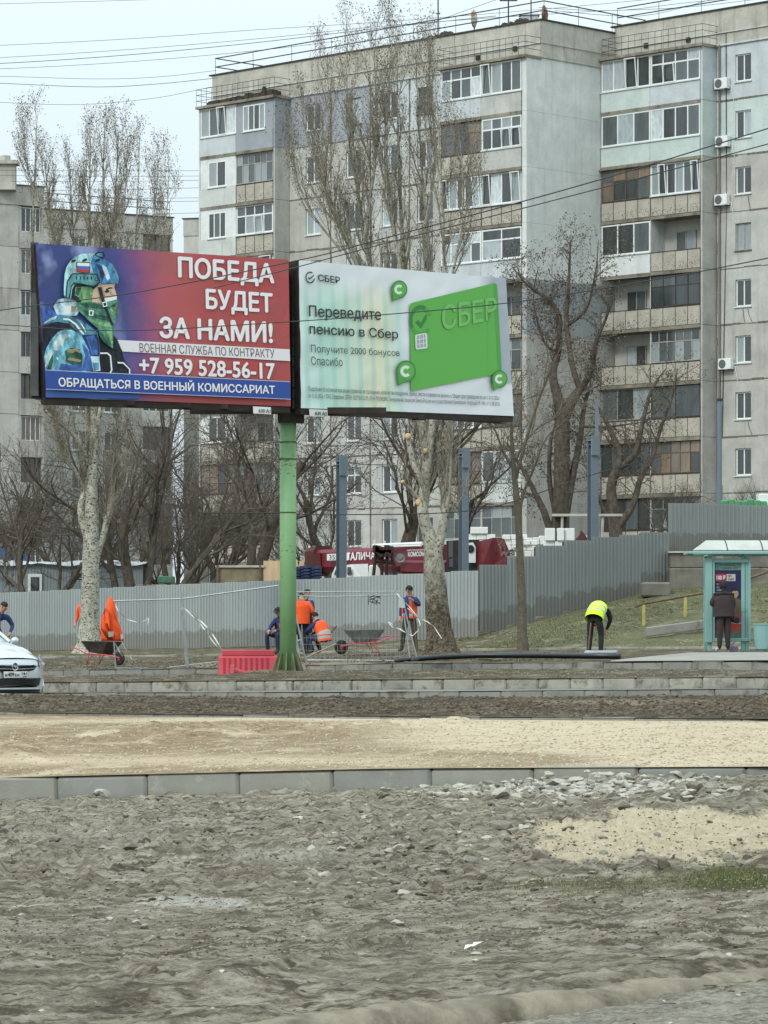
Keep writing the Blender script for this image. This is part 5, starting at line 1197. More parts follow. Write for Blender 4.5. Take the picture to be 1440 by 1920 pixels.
b = MB(); O[0] = .045; D2(3, [(786, 515), (846, 505), (853, 512), (856, 592), (850, 600), (790, 607), (783, 600), (780, 522)]); D2(4, [(790, 521), (843, 511), (849, 590), (791, 600)])
for q in ([(806, 517), (810, 516), (812, 600), (808, 601)], [(828, 513), (832, 512), (834, 595), (830, 596)], [(790, 545), (846, 536), (846, 540), (790, 549)], [(790, 573), (848, 564), (848, 568), (790, 577)]): D2(3, q)
b.build('card_chip', gm, pr)
def badge(cx, cy, R, lab):
    global b
    b = MB(); O[0] = .055
    D2(2, circ(cx, cy, R, R*1.12)+[]); D2(2, [(cx-R, cy), (cx-R*.85, cy+R*1.5), (cx, cy+R*1.05)]); D2(1, circ(cx, cy, R*.9, R)); D2(1, [(cx-R*.88, cy), (cx-R*.76, cy+R*1.35), (cx, cy+R)]); D2(0, circ(cx+2, cy-3, R*.75, R*.82))
    D2(3, ring(cx-2, cy, R*.56, R*.26, .75, 5.5, 20, 1.05)); b.build(lab, gm, pr)
badge(683, 238, 50, 'badge'); badge(725, 740, 60, 'badge'); badge(1299, 788, 48, 'badge')
b = MB(); O[0] = .03; D2(5, ring(137, 164, 29, 23, .2, 5.3, 26, 1.25)); D2(5, [(124, 160), (134, 168), (160, 146), (160, 154), (134, 178), (124, 168)]); b.build('logo', gm, pr)
tl('СБЕР', 596, 514, 637, 519, 13, 13, fR, m_bt, pr, .032, .02)
tl('Переведите', 579, 572, 714, 579, 27, 27, fR, m_bt, pr, .032, .012); tl('пенсию в Сбер', 580, 606, 746, 618, 25, 22, fR, m_bt, pr, .032, .012)
tl('Получите 2000 бонусов', 583, 646, 749, 656, 18, 15, fR, m_gt2, pr, .032); tl('Спасибо', 583, 668, 642, 671, 16, 16, fR, m_gt2, pr, .032)
tl('Подробнее об организаторе акции, правилах ее проведения, количестве поощрений, сроках, месте и порядке на sberbank.ru. Общий срок проведения акции с 01.01.2026 г.', 578, 724, 938, 742, 11, 10, fR, m_gt2, pr, .032, .006)
tl('по 31.03.2026 г. ПАО Сбербанк. ОГРН 1027700132195, ИНН 7707083893. Генеральная лицензия Банка России на осуществление банковских операций № 1481 от 11.08.2015г.', 578, 737, 938, 753, 11, 10, fR, m_gt2, pr, .032, .006)
# frames behind
def frame(q, fn, name='poster_frame'):
    b = MB(); n = fn.n; C_ = [x-pb for x in q]
    for a, c in zip(C_, C_[1:]+C_[:1]):
        u = (c-a).normalized(); b.prism([a+u*.02-n*.015, c-u*.02-n*.015, c-u*.02-n*.15, a+u*.02-n*.15], ((C_[0]+C_[2])/2-(a+c)/2).normalized()*.09)
    b.prism([x-n*.03 for x in C_], -n*.06)
    b.prism([C_[3]-n*.02, C_[2]-n*.02, C_[2]-n*.16, C_[3]-n*.16], (0, 0, -.12)); return b.build(name, m_bf, BB)
frame(BL, fL); frame(BR, fR)
def back(q, fn, ang):
    b = MB(); C_ = [x-pb-fn.n*.16 for x in q]; N_ = 14
    d = Vector((ang, .96, 0)).normalized()*.9
    for i in range(N_):
        z0 = C_[3].z+(C_[0].z-C_[3].z)*i/N_; z1 = C_[3].z+(C_[0].z-C_[3].z)*(i+1)/N_-.02
        b.prism([(C_[0].x, C_[0].y, z0), (C_[1].x, C_[1].y, z0), (C_[1].x, C_[1].y, z1), (C_[0].x, C_[0].y, z1)], d*.5)
    b.build('back_structure', mat('back_sheet', S(64, 68, 68), S(84, 86, 84), 3, .7, .3), BB)
back(BL, fL, .1); back(BR, fR, .3)
b = MB()
for i in range(3):
    z0 = 3.0*i/3; q = fL(57, 742-i*95, -.25); q2 = fL(72, 742-i*95, -.1); b.prism([q, q2, q2+Vector((0, 0, .95)), q+Vector((0, 0, .95))], Vector((0, .1, 0)))
b.build('side_sheet', M['back_sheet'], BB)
b = MB(); b.box(-.09, .26, -.2, .3, zt-.08, zt+2.9); b.box(-1.9, 1.9, .05, .25, zt, zt+.12); b.box(r0-.35, r0+.15, -.25, .3, zt-.18, zt); b.build('bracket', m_bf, BB)
for x0, fn, s_ in ((475, fL, '630 А1'), (581, fR, '630 А2')):
    y0 = 762 if x0 == 475 else 767
    b = MB(); q = [fn(x0, y0, .05), fn(x0+33, y0+1.5, .05), fn(x0+33.5, y0+15, .05), fn(x0+1, y0+13, .05)]; b.prism(q, -fn.n*.02); o = b.build('number_plate', m_wht, BB)
    text(s_, [fn(x0+10, y0+4, .07), fn(x0+32, y0+5.5, .07), fn(x0+32, y0+12.5, .07), fn(x0+10, y0+11, .07)], m_bt, o, bold=.02)
b = MB()
for x0 in (240, 345, 415, 785): q = (fL if x0 < 540 else fR)(x0, (754+(x0-240)*.042) if x0 < 540 else 781, -.08); b.cbox(-.14, .14, -.1, .1, -.07, .03, .01, M4=Matrix.Translation(q))
b.build('clamp', m_bf, BB)
r = random.Random(9); b = MB()
for i in range(30):                                         # trodden earth collar round the pole
    a = 2*pi*i/30
# ---------------------------------------------------------------- bare trees
class Tree:
    def __init__(s, seed): s.r = random.Random(seed); s.br = {}; s.tips = []
    def put(s, pts, rad):
        k = len(pts); s.br.setdefault((k, 7 if rad[0] > .05 else 5 if rad[0] > .02 else 3), []).append((pts, rad))
    def grow(s, p, d, L, r0, lv, c):
        R = s.r; K = c['seg'][lv]; st = L/K; px, py, pz = p; dx, dy, dz = d; pts = [p]; rad = [r0]; wig = c['wig'][lv]; up = c['up'][lv]; te = c['te'][lv]; dirs = [d]
        for i in range(K):
            dx += R.gauss(0, wig); dy += R.gauss(0, wig); dz += R.gauss(0, wig)+up
            q = math.sqrt(dx*dx+dy*dy+dz*dz); dx /= q; dy /= q; dz /= q
            px += dx*st; py += dy*st; pz += dz*st; pts.append((px, py, pz)); rad.append(r0*(1-(1-te)*(i+1)/K)); dirs.append((dx, dy, dz))
        s.put(pts, rad)
        if lv+1 < len(c['seg']): s.kids(pts, rad, dirs, L, lv, c)
        elif c.get('leaf'):
            for i in range(c['leaf']):
                j = R.randint(1, K); s.tips.append((pts[j], dirs[j]))
    def kids(s, pts, rad, dirs, L, lv, c):
        R = s.r; K = len(pts)-1; n = c['n'][lv]; n = max(1, int(n*(L/c['L'][lv])**.7*R.uniform(.8, 1.2)+.5))
        for i in range(n):
            t = c['st'][lv]+(1-c['st'][lv])*(i+R.random())/n; f = min(K-1e-6, t*K); j = int(f); f -= j
            a, b_ = pts[j], pts[j+1]; q = (a[0]+(b_[0]-a[0])*f, a[1]+(b_[1]-a[1])*f, a[2]+(b_[2]-a[2])*f); d = Vector(dirs[j+1])
            w = d.orthogonal().normalized(); w.rotate(Quaternion(d, R.uniform(0, 2*pi))); an = R.gauss(c['an'][lv], c['an'][lv]*.22)
            e = d*cos(an)+w*sin(an); Lc = c['L'][lv+1]*R.uniform(.6, 1.15)*(1-c.get('fall', .45)*t); rr = min(rad[j]*.62, c['R'][lv+1])*R.uniform(.7, 1.1)
            s.grow(q, (e.x, e.y, e.z), Lc, rr, lv+1, c)
    def meshes(s, name, mats_thick, m_thin, parent, split=.035, merge=False):
        VT = []; QT = []; o = 0; VN = []; QN = []; on = 0
        for (k, n), lst in s.br.items():
            Pn = np.array([a for a, b_ in lst]); R_ = np.array([b_ for a, b_ in lst]); T = np.empty_like(Pn)
            T[:, 1:-1] = Pn[:, 2:]-Pn[:, :-2]; T[:, 0] = Pn[:, 1]-Pn[:, 0]; T[:, -1] = Pn[:, -1]-Pn[:, -2]; T /= np.linalg.norm(T, axis=-1, keepdims=True)+1e-9
            ref = np.where(np.abs(T[:, :1, 2:3]) < .8, np.array([0, 0, 1.]), np.array([1., 0, 0])); A_ = np.cross(T, ref+0*T); A_ /= np.linalg.norm(A_, axis=-1, keepdims=True)+1e-9; B_ = np.cross(T, A_)
            w = 2*pi*np.arange(n)/n; V = Pn[:, :, None]+(A_[:, :, None]*np.cos(w)[None, None, :, None]+B_[:, :, None]*np.sin(w)[None, None, :, None])*R_[:, :, None, None]
            if n == 7: V += np.random.RandomState(1).normal(0, .035, V.shape[:3]+(1,))*R_[:, :, None, None]*(A_+B_)[:, :, None]
            m = len(lst); base = (np.arange(m)*k*n)[:, None, None]; i = np.arange(k-1)[None, :, None]*n; j = np.arange(n)[None, None]; j2 = (j+1) % n
            Q = np.stack([base+i+j, base+i+j2, base+i+n+j2, base+i+n+j], -1).reshape(-1, 4)
            if n >= 7: VT.append(V.reshape(-1, 3)); QT.append(Q+o); o += V.size//3
            else: VN.append(V.reshape(-1, 3)); QN.append(Q+on); on += V.size//3
        res = []
        if VT: res.append(link('trunk', npmesh('trunk', np.concatenate(VT), np.concatenate(QT), mats_thick, True), parent))
        if VN: res.append(link('crown', npmesh('crown', np.concatenate(VN), np.concatenate(QN), m_thin, False), parent))
        return res
    def leaves(s, name, m, parent, L=.05, w=.02, droop=.9, jit=.05):
        R = np.random.RandomState(3); n = len(s.tips)
        if not n: return
        p = np.array([t[0] for t in s.tips])+R.normal(0, jit, (n, 3)); d = R.normal(0, 1, (n, 3)); d[:, 2] = d[:, 2]*.4-droop*1.5; d /= np.linalg.norm(d, axis=1, keepdims=True)
        a = np.cross(d, R.normal(0, 1, (n, 3))); a /= np.linalg.norm(a, axis=1, keepdims=True); l = L*R.uniform(.6, 1.4, (n, 1)); ww = w*R.uniform(.6, 1.3, (n, 1)); c_ = np.cross(d, a)
        V = np.stack([p-a*ww*.5, p+a*ww*.5, p+d*l*.5+c_*ww*.5+a*ww*.6, p+d*l, p+d*l*.5-a*ww*.6-c_*ww*.3], 1); V = V[:, [0, 1, 2, 3, 4]].reshape(-1, 3)
        Q = (np.arange(n)[:, None]*5+np.arange(5)[None]); link(name, npmesh(name, V, Q, m), parent, kind='stuff')
def explicit(tr, pts, c, lv, Z, org, n_sub=4, kids=True):
    """limb through image points [(px,py,rad,dz)], converted once to real positions"""
    q = [P(x, y, Z+dz)-org for x, y, r_, dz in pts]; rd = [p[2] for p in pts]; out = []; rr = []
    for i in range(len(q)-1):
        p0 = q[max(i-1, 0)]; p1 = q[i]; p2 = q[i+1]; p3 = q[min(i+2, len(q)-1)]
        for j in range(n_sub):
            t = j/n_sub; v = .5*((2*p1)+(p2-p0)*t+(2*p0-5*p1+4*p2-p3)*t*t+(3*p1-p0-3*p2+p3)*t**3); out.append(tuple(v)); rr.append(rd[i]*(1-t)+rd[i+1]*t)
    out.append(tuple(q[-1])); rr.append(rd[-1]); tr.put(out, [max(x, .051) if i == 0 else x for i, x in enumerate(rr)])
    dirs = [Vector(b_)-Vector(a) for a, b_ in zip(out, out[1:])]; dirs = [tuple(d.normalized()) for d in dirs]; dirs = [dirs[0]]+dirs
    L = sum((Vector(b_)-Vector(a)).length for a, b_ in zip(out, out[1:]))
    if kids: tr.kids(out, rr, dirs, L, lv, c)
def bark(name, a, b_, c, sc=6, spots=.62, st=(1, 1, .6), bs=18):
    n = N(name); v = n.mix(n.ramp(n.noise(sc, 6, .7, n.map(st)), .4, .6), a, b_); v = n.mix(n.ramp(n.noise(sc*1.7, 4, .7, n.map((1, 1, 1.6)), .6), spots, spots+.05), v, c)
    n.col(v); n.bump(n.noise(bs, 6, .7, n.map((1, 1, .4))), .7, .03); return n.fin(.95, 0, .1)
b_white = bark('poplar_bark_white', S(182, 180, 166), S(148, 146, 132), S(62, 58, 50), 8, .53)
n = N('poplar_bark_grading'); v = n.mix(n.ramp(n.noise(8, 6, .7, n.map((1, 1, .6))), .4, .6), S(186, 184, 168), S(158, 154, 138)); v = n.mix(n.ramp(n.noise(13, 4, .7), .56, .61), v, S(68, 64, 54))
sp = n.t.nodes.new('ShaderNodeSeparateXYZ'); n.t.links.new(n.tc.outputs['Object'], sp.inputs[0]); lo_ = n.t.nodes.new('ShaderNodeMath'); lo_.operation = 'MULTIPLY_ADD'; n.t.links.new(n.noise(4, 6, .75), lo_.inputs[0]); lo_.inputs[1].default_value = 4.2; n.t.links.new(sp.outputs[2], lo_.inputs[2])
mdv = n.t.nodes.new('ShaderNodeMath'); mdv.operation = 'MULTIPLY'; mdv.inputs[1].default_value = .1; n.t.links.new(lo_.outputs[0], mdv.inputs[0])
v = n.mix(n.ramp(mdv.outputs[0], .33, .50, (1, 1, 1), (0, 0, 0)), v, n.mix(n.ramp(n.noise(16, 6, .7), .4, .6), S(62, 56, 46), S(116, 106, 92))); n.col(v); n.bump(n.noise(14, 7, .75, n.map((1, 1, .35))), 1, .05); b_pop = n.fin(.95, 0, .1)
b_twig = mat('poplar_twigs', S(158, 152, 136), S(126, 120, 106), 3, .95); b_brown = bark('dark_bark', S(74, 68, 60), S(100, 92, 82), S(50, 45, 39), 7, .6); b_btwig = mat('brown_twigs', S(86, 79, 70), S(106, 98, 88), 2, .95)
b_small = bark('young_bark', S(112, 104, 90), S(92, 86, 74), S(140, 134, 120), 9, .6); b_gtwig = mat('grey_twigs', S(112, 104, 92), S(140, 132, 116), 2, .95)
m_cat = mat('catkins', S(122, 112, 96), S(96, 86, 72), 5, .95); m_pod = mat('dry_pods', S(86, 76, 68), S(106, 96, 84), 5, .95); m_cut = mat('cut_wood', S(198, 178, 130), S(170, 140, 96), 9, .9)

POP = dict(seg=[8, 6, 5, 3], wig=[.05, .08, .10, .12], up=[.10, .22, .16, .08], te=[.25, .3, .35, .5], n=[24, 16, 6], st=[.12, .1, .12], an=[.40, .38, .46], L=[9, 2.1, .95, .34], R=[.12, .028, .0105, .0058], fall=.5, leaf=2)
# tall poplar behind the right poster
Zp = 86; org = G(826, Zp, -.15); T1 = thing('poplar_tree', 'tall poplar with pale cut stubs, its crown rising between the two posters to the roof', 'tree', org)
t1 = Tree(41)
ex = lambda pts, kids=True, lv=0, c=POP: explicit(t1, pts, c, lv, Zp, org, 4, kids)
t1.put([tuple(P(x, y, Zp)-org) for x, y in ((827, 1232), (828, 1214), (825, 1190), (820, 1150), (817, 1110), (814, 1070), (812, 1030))], [.62, .40, .34, .31, .285, .27, .24])
for x0, x1 in ((812, 800), (838, 852), (826, 822)): t1.put([tuple(P(x0, 1180, Zp)-org), tuple(P((x0+x1)/2, 1210, Zp-.2)-org), tuple(P(x1, 1236, Zp-.3)-org)], [.15, .13, .08])
ex([(812, 1035, .22, 0), (803, 1000, .17, 0), (793, 960, .15, -.1), (797, 910, .135, 0), (800, 860, .125, 0), (792, 800, .12, .1), (776, 700, .10, .3), (762, 560, .075, .5), (752, 400, .05, .6), (746, 230, .03, .7), (744, 70, .01, .8)])
ex([(816, 1040, .17, 0), (828, 1000, .12, 0), (834, 960, .10, 0), (840, 900, .09, 0), (842, 820, .085, 0), (846, 740, .07, 0), (838, 600, .06, -.2), (832, 460, .045, -.4), (826, 330, .03, -.5), (820, 190, .012, -.6)])
ex([(800, 880, .13, 0), (806, 830, .11, 0), (812, 780, .10, 0), (810, 690, .085, .2), (800, 560, .06, .5), (798, 420, .045, .9), (790, 300, .03, 1), (780, 120, .01, 1)])
ex([(785, 760, .10, 0), (750, 680, .085, .3), (715, 580, .075, .6), (690, 480, .06, .8), (672, 370, .045, 1), (660, 260, .035, 1), (650, 160, .02, 1.1), (652, 60, .008, 1.2)])
ex([(720, 600, .06, .6), (670, 500, .05, .2), (630, 400, .04, -.2), (590, 300, .028, -.5), (566, 220, .015, -.8)])
ex([(700, 520, .05, .8), (640, 430, .042, 1.2), (612, 330, .03, 1.5), (618, 220, .022, 1.7), (612, 110, .008, 1.8)])
ex([(680, 460, .04, .4), (700, 330, .035, 0), (706, 220, .025, -.3), (700, 80, .008, -.5)])
ex([(762, 560, .05, .3), (735, 420, .04, .1), (722, 300, .03, 0), (728, 180, .02, 0), (736, 60, .008, 0)])
ex([(640, 470, .03, 0), (585, 400, .025, -.4), (556, 330, .018, -.6), (548, 250, .008, -.8)])
ex([(798, 420, .03, .6), (815, 300, .025, .2), (808, 180, .015, 0), (802, 90, .006, 0)])
ex([(836, 560, .04, -.2), (862, 450, .03, -.6), (868, 340, .02, -.8), (862, 260, .008, -1)])
t1.put([tuple(P(x, y, Zp)-org) for x, y in ((797, 915), (775, 870), (766, 822))], [.09, .08, .075]); t1.put([tuple(P(x, y, Zp)-org) for x, y in ((796, 950), (772, 918), (756, 905))], [.05, .042, .04])
t1.meshes('', b_pop, b_twig, T1); t1.leaves('catkins', m_cat, T1, .045, .016)
for x, y, rr in ((765, 817, .085), (755, 903, .05), (785, 941, .09), (796, 845, .08)):
    b = MB(); b.lathe([(0, .02), (rr*.5, .02), (rr*.92, .0), (rr, -.03)], 14); o = b.build('cut_stub', m_cut, T1); o.location = P(x, y, Zp-.16)-org; o.rotation_euler = (1.2, -.25, 0)
# left poplar
POL = dict(POP, L=[9, 1.7, .8, .3], n=[24, 16, 6])
Zq = 96; org = G(166, Zq, -.15); T2 = thing('poplar_tree', 'white barked poplar rising behind the soldier poster at the left', 'tree', org); t1 = Tree(77)
ex = lambda pts, kids=True, lv=0, c=POL: explicit(t1, pts, c, lv, Zq, org, 4, kids)
t1.put([tuple(P(x, y, Zq)-org) for x, y in ((166, 1226), (167, 1205), (168, 1150), (170, 1100), (170, 1040), (172, 980), (172, 920), (174, 870))], [.5, .34, .27, .255, .24, .21, .19, .17])
ex([(174, 880, .16, 0), (178, 800, .14, 0), (180, 700, .12, 0), (178, 560, .08, 0), (190, 420, .04, 0), (196, 240, .008, 0)])
ex([(165, 1010, .13, 0), (152, 960, .11, 0), (160, 920, .10, 0), (168, 880, .09, 0), (150, 830, .075, 0), (112, 790, .065, -.1), (78, 750, .05, -.2), (70, 600, .035, -.3), (62, 440, .025, -.3), (66, 300, .015, -.3), (70, 215, .006, 0)])
ex([(178, 1050, .13, 0), (192, 1005, .11, .1), (205, 960, .09, .2), (214, 900, .06, .3), (226, 780, .05, .4), (240, 620, .035, .5), (255, 440, .02, .5), (262, 260, .007, .5)])
ex([(172, 860, .09, 0), (165, 780, .075, .3), (158, 640, .06, .6), (140, 480, .035, .8), (130, 300, .008, .9)])
ex([(176, 840, .08, 0), (196, 720, .06, -.3), (216, 560, .045, -.5), (232, 400, .025, -.5), (240, 255, .007, -.5)])
ex([(160, 700, .05, 0), (120, 560, .04, .3), (95, 420, .028, .5), (84, 300, .01, .5)])
ex([(200, 700, .05, 0), (250, 560, .035, .3), (286, 420, .022, .5), (298, 300, .007, .5)])
ex([(240, 640, .03, -.3), (290, 520, .025, -.5), (312, 400, .014, -.6), (316, 330, .006, -.6)])
ex([(170, 500, .04, 0), (168, 380, .03, 0), (170, 260, .008, 0)]); ex([(190, 560, .04, 0), (212, 420, .03, .4), (222, 250, .007, .5)])
ex([(150, 600, .04, -.2), (104, 460, .03, -.4), (52, 320, .014, -.5), (44, 250, .006, -.5)])
ex([(160, 920, .06, 0), (140, 880, .04, -.3), (120, 850, .03, -.4), (100, 820, .012, -.5)]); ex([(208, 950, .05, .2), (222, 925, .04, .3), (236, 905, .03, .3), (240, 860, .01, .3)])
t1.meshes('', b_white, b_twig, T2); t1.leaves('catkins', m_cat, T2, .045, .016)
# poplar at the left edge, mostly outside the picture
org = G(-4, 118); T3 = thing('poplar_tree', 'pale slender poplar at the very left edge of the view', 'tree', org); t3 = Tree(5)
C3 = dict(POP, L=[13, 3.2, 1.4, .6], up=[.05, .3, .2, .1], n=[34, 11, 4], leaf=0, st=[.2, .1, .15]); t3.grow((0, 0, 0), (0, 0, 1), 17.5, .2, 0, C3); t3.meshes('', b_small, mat('pale_twigs', S(160, 154, 138), S(140, 134, 118), 3, .95), T3)
# broad trees in the courtyard
BRD = dict(seg=[6, 6, 5, 4, 3], wig=[.10, .16, .2, .2, .22], up=[.02, .06, .04, .02, 0], te=[.6, .4, .35, .4, .5], n=[6, 8, 8, 5], st=[.4, .2, .12, .15], an=[.55, .7, .75, .8], L=[4.2, 4.0, 2.2, 1.0, .42], R=[.17, .08, .032, .013, .007], fall=.25, leaf=0)
def broad(px, Z, H, seed, lab, c=None, m=b_brown, mt=b_btwig, trunks=((0, 0, 1, .2),), pods=0, gz=None, grp=None):
    org = G(px, Z); t = thing('bare_tree', lab, 'tree', org, 0, grp); tr = Tree(seed); c = dict(c or BRD); s = H/11.0
    c['L'] = [x*s for x in c['L']]; c['leaf'] = pods
    for dx, dy, dz, r_ in trunks: tr.grow((dx*.4, dy*.4, -.2), tuple(Vector((dx, dy, dz)).normalized()), c['L'][0]*tr.r.uniform(.85, 1.1), r_, 0, c)
    tr.meshes('', m, mt, t)
    if pods: tr.leaves('seed_pods', m_pod, t, .07, .03, .8, .08)
    return t
# the tree with hanging pods: drawn limb by limb
Zt = 138; org = G(1046, Zt); T4 = thing('bare_tree', 'dark crooked tree with clusters of dry pods in front of the gable wall', 'tree', org); t1 = Tree(90)
PODC = dict(BRD, n=[5, 7, 8, 5], L=[4, 2.6, 1.7, .9, .4], R=[.2, .06, .03, .016, .009], leaf=3, wig=[.1, .2, .25, .25, .25], up=[0, .05, .03, 0, 0], an=[.6, .8, .85, .9])
ex = lambda pts, kids=True, lv=1: explicit(t1, pts, PODC, lv, Zt, org, 4, kids)
t1.put([tuple(P(x, y, Zt)-org) for x, y in ((1048, 1060), (1050, 990), (1053, 900), (1054, 830), (1054, 785))], [.42, .38, .34, .32, .30])
ex([(1054, 790, .28, 0), (1044, 740, .2, 0), (1037, 700, .17, 0), (1048, 650, .13, .3), (1047, 590, .11, .5), (1025, 560, .08, .6), (990, 535, .05, .7), (960, 500, .02, .8)])
ex([(1054, 790, .25, 0), (1076, 745, .2, 0), (1092, 725, .16, 0), (1110, 690, .11, -.3), (1118, 640, .09, -.5), (1135, 600, .06, -.6), (1150, 560, .03, -.7)])
ex([(1088, 730, .14, 0), (1074, 690, .12, 0), (1066, 640, .11, .2), (1062, 600, .1, .3), (1066, 540, .07, .4), (1068, 490, .05, .5), (1070, 450, .02, .5)])
ex([(1062, 610, .09, .2), (1090, 590, .07, 0), (1106, 560, .05, -.2), (1118, 500, .03, -.3), (1122, 450, .012, -.3)])
ex([(1060, 960, .2, 0), (1076, 880, .15, .2), (1088, 820, .12, .3), (1096, 760, .09, .4), (1108, 720, .06, .5)])
ex([(1046, 660, .06, .2), (1020, 640, .05, .4), (1000, 560, .035, .5), (1010, 500, .015, .5)])
ex([(1036, 1010, .17, 0), (1020, 960, .14, .4), (1006, 930, .12, .6), (985, 890, .09, .8), (965, 855, .05, 1), (950, 830, .03, 1)])
ex([(1040, 960, .1, .3), (1030, 900, .1, .3), (1032, 830, .08, .3), (1040, 800, .05, .4)])
ex([(1096, 800, .06, .3), (1140, 800, .05, .3), (1180, 795, .03, .2), (1215, 790, .015, .1)])
t1.meshes('', b_brown, b_btwig, T4); t1.leaves('seed_pods', m_pod, T4, .085, .036, .8, .1)
Zt = 134; org = G(1170, Zt); T5t = thing('bare_tree', 'dark tree with two forks in front of the right block balconies', 'tree', org); t1 = Tree(91)
ex = lambda pts, kids=True, lv=1: explicit(t1, pts, dict(PODC, leaf=2), lv, Zt, org, 4, kids)
t1.put([tuple(P(x, y, Zt)-org) for x, y in ((1158, 1060), (1154, 1000), (1150, 950))], [.3, .27, .25])
ex([(1150, 955, .24, 0), (1146, 910, .2, 0), (1162, 860, .16, 0), (1150, 820, .12, .2), (1136, 790, .08, .3), (1120, 760, .04, .4)]); ex([(1158, 880, .14, 0), (1190, 850, .12, 0), (1205, 790, .09, .2), (1222, 730, .06, .3), (1250, 690, .02, .4)])
ex([(1156, 990, .18, 0), (1185, 950, .14, 0), (1200, 900, .11, .2), (1222, 860, .09, .3), (1240, 800, .07, .4), (1262, 740, .04, .4), (1270, 690, .015, .4)]); ex([(1150, 980, .1, 0), (1130, 950, .08, .2), (1110, 900, .05, .3), (1095, 870, .02, .3)])
t1.meshes('', b_brown, b_btwig, T5t); t1.leaves('seed_pods', m_pod, T5t, .07, .03)
# small leaning tree before the fence
Zs = 88; org = G(978, Zs, -.05); T6 = thing('young_tree', 'thin young tree with pale spreading twigs standing before the dark fence', 'tree', org); t1 = Tree(17)
YC = dict(BRD, n=[5, 9, 7, 4], L=[3, 2.2, 1.3, .7, .3], R=[.1, .035, .018, .009, .005], wig=[.1, .12, .14, .15, .15], up=[0, .06, .05, .02, 0], an=[.6, .6, .7, .7])
ex = lambda pts, kids=True, lv=1: explicit(t1, pts, YC, lv, Zs, org, 4, kids)
t1.put([tuple(P(x, y, Zs)-org) for x, y in ((980, 1226), (979, 1190), (978, 1120), (975, 1040), (972, 980), (968, 930), (963, 870))], [.17, .13, .115, .10, .09, .08, .07])
ex([(963, 880, .065, 0), (960, 840, .05, 0), (958, 790, .04, .1), (952, 730, .02, .2)]); ex([(966, 900, .05, 0), (985, 830, .04, -.2), (1010, 750, .03, -.3), (1035, 690, .02, -.4), (1055, 640, .008, -.4)])
ex([(972, 990, .05, 0), (980, 930, .04, 0), (1000, 880, .03, -.2), (1025, 820, .02, -.3), (1060, 790, .008, -.4)]); ex([(964, 880, .045, 0), (945, 850, .035, .2), (925, 800, .02, .3), (905, 790, .01, .3)]); ex([(966, 860, .04, 0), (1000, 810, .025, .3), (1060, 770, .015, .5), (1110, 720, .006, .6)])
t1.meshes('', b_small, b_gtwig, T6)
grp = None
broad(250, 122, 13.5, 21, 'dark many stemmed tree right of the white barked poplar', trunks=((0, 0, 1, .24), (-.35, .1, 1, .15), (.4, 0, 1, .16), (.7, .1, .8, .12)))
broad(70, 124, 9.5, 22, 'low spreading bare tree in front of the grey site cabin', trunks=((-.3, 0, 1, .14), (.3, .1, .9, .13)), mt=b_btwig)
broad(470, 128, 15, 23, 'straight dark trunked tree just left of the green pole', trunks=((0, 0, 1, .28), (.08, .1, 1, .2)), pods=1)
broad(640, 132, 11, 24, 'bare tree leaning right between the green pole and the first steel column', trunks=((-.35, 0, 1, .2),), pods=3)
broad(748, 134, 16, 25, 'dark forked tree just left of the tall poplar', trunks=((-.15, 0, 1, .28), (.1, 0, 1, .2)), pods=1)
broad(340, 136, 11, 26, 'tangled bare tree under the left poster, nearer the sky gap', trunks=((.2, 0, 1, .15), (-.4, .1, 1, .14), (.6, 0, .8, .12)))
broad(880, 140, 10, 27, 'slim bare tree behind the middle steel column', trunks=((0, 0, 1, .16),))
broad(-40, 132, 12, 28, 'bare tree at the left edge in front of the leftmost block', trunks=((.1, 0, 1, .2), (.5, 0, 1, .14)))
broad(160, 140, 11, 29, 'bare tree hidden behind the white barked poplar', trunks=((.3, 0, 1, .17), (-.5, 0, .9, .14)))
broad(420, 144, 10, 30, 'bare tree behind the concrete hopper', trunks=((-.2, 0, 1, .18), (.3, 0, 1, .15)))
broad(1268, 146, 6.5, 31, 'bushy bare tree left of the round grey post', trunks=((-.3, 0, 1, .1), (.3, 0, 1, .1), (0, 0, 1, .1)))
TW = dict(BRD, n=[6, 7, 8, 5], L=[2.6, 3.0, 2.0, 1.0, .45], R=[.10, .05, .022, .011, .007], an=[.6, .6, .65, .7], up=[.02, .10, .08, .04, 0])
for px, Z, H, sd, lab in ((20, 129, 11, 51, 'twiggy bare tree behind the site cabin door'), (205, 133, 11, 52, 'twiggy bare tree just behind the white barked poplar'), (330, 130, 10, 53, 'twiggy bare tree left of the concrete hopper'), (395, 138, 11, 54, 'twiggy bare tree above the concrete hopper'), (590, 140, 9, 55, 'twiggy bare tree right of the green pole')):
    broad(px, Z, H, sd, lab, TW, b_brown, b_btwig, ((-.4, 0, 1, .1), (.1, .1, 1, .11), (.5, 0, .9, .09)))
SHR = dict(BRD, seg=[5, 4, 4, 3, 3], L=[2.6, 1.6, 1, .6, .3], up=[.1, .12, .08, .03, 0], R=[.04, .02, .012, .008, .005], an=[.3, .45, .5, .6])
for px, sd, lab in ((1385, 32, 'thin shrub behind the tall fence beside the round post'), (1425, 33, 'spreading shrub behind the tall fence at the right edge')):
    broad(px, 120, 9, sd, lab, SHR, b_small, b_btwig, ((-.4, 0, 1, .05), (0, .1, 1, .06), (.35, 0, 1, .05), (.15, .3, 1, .05)))
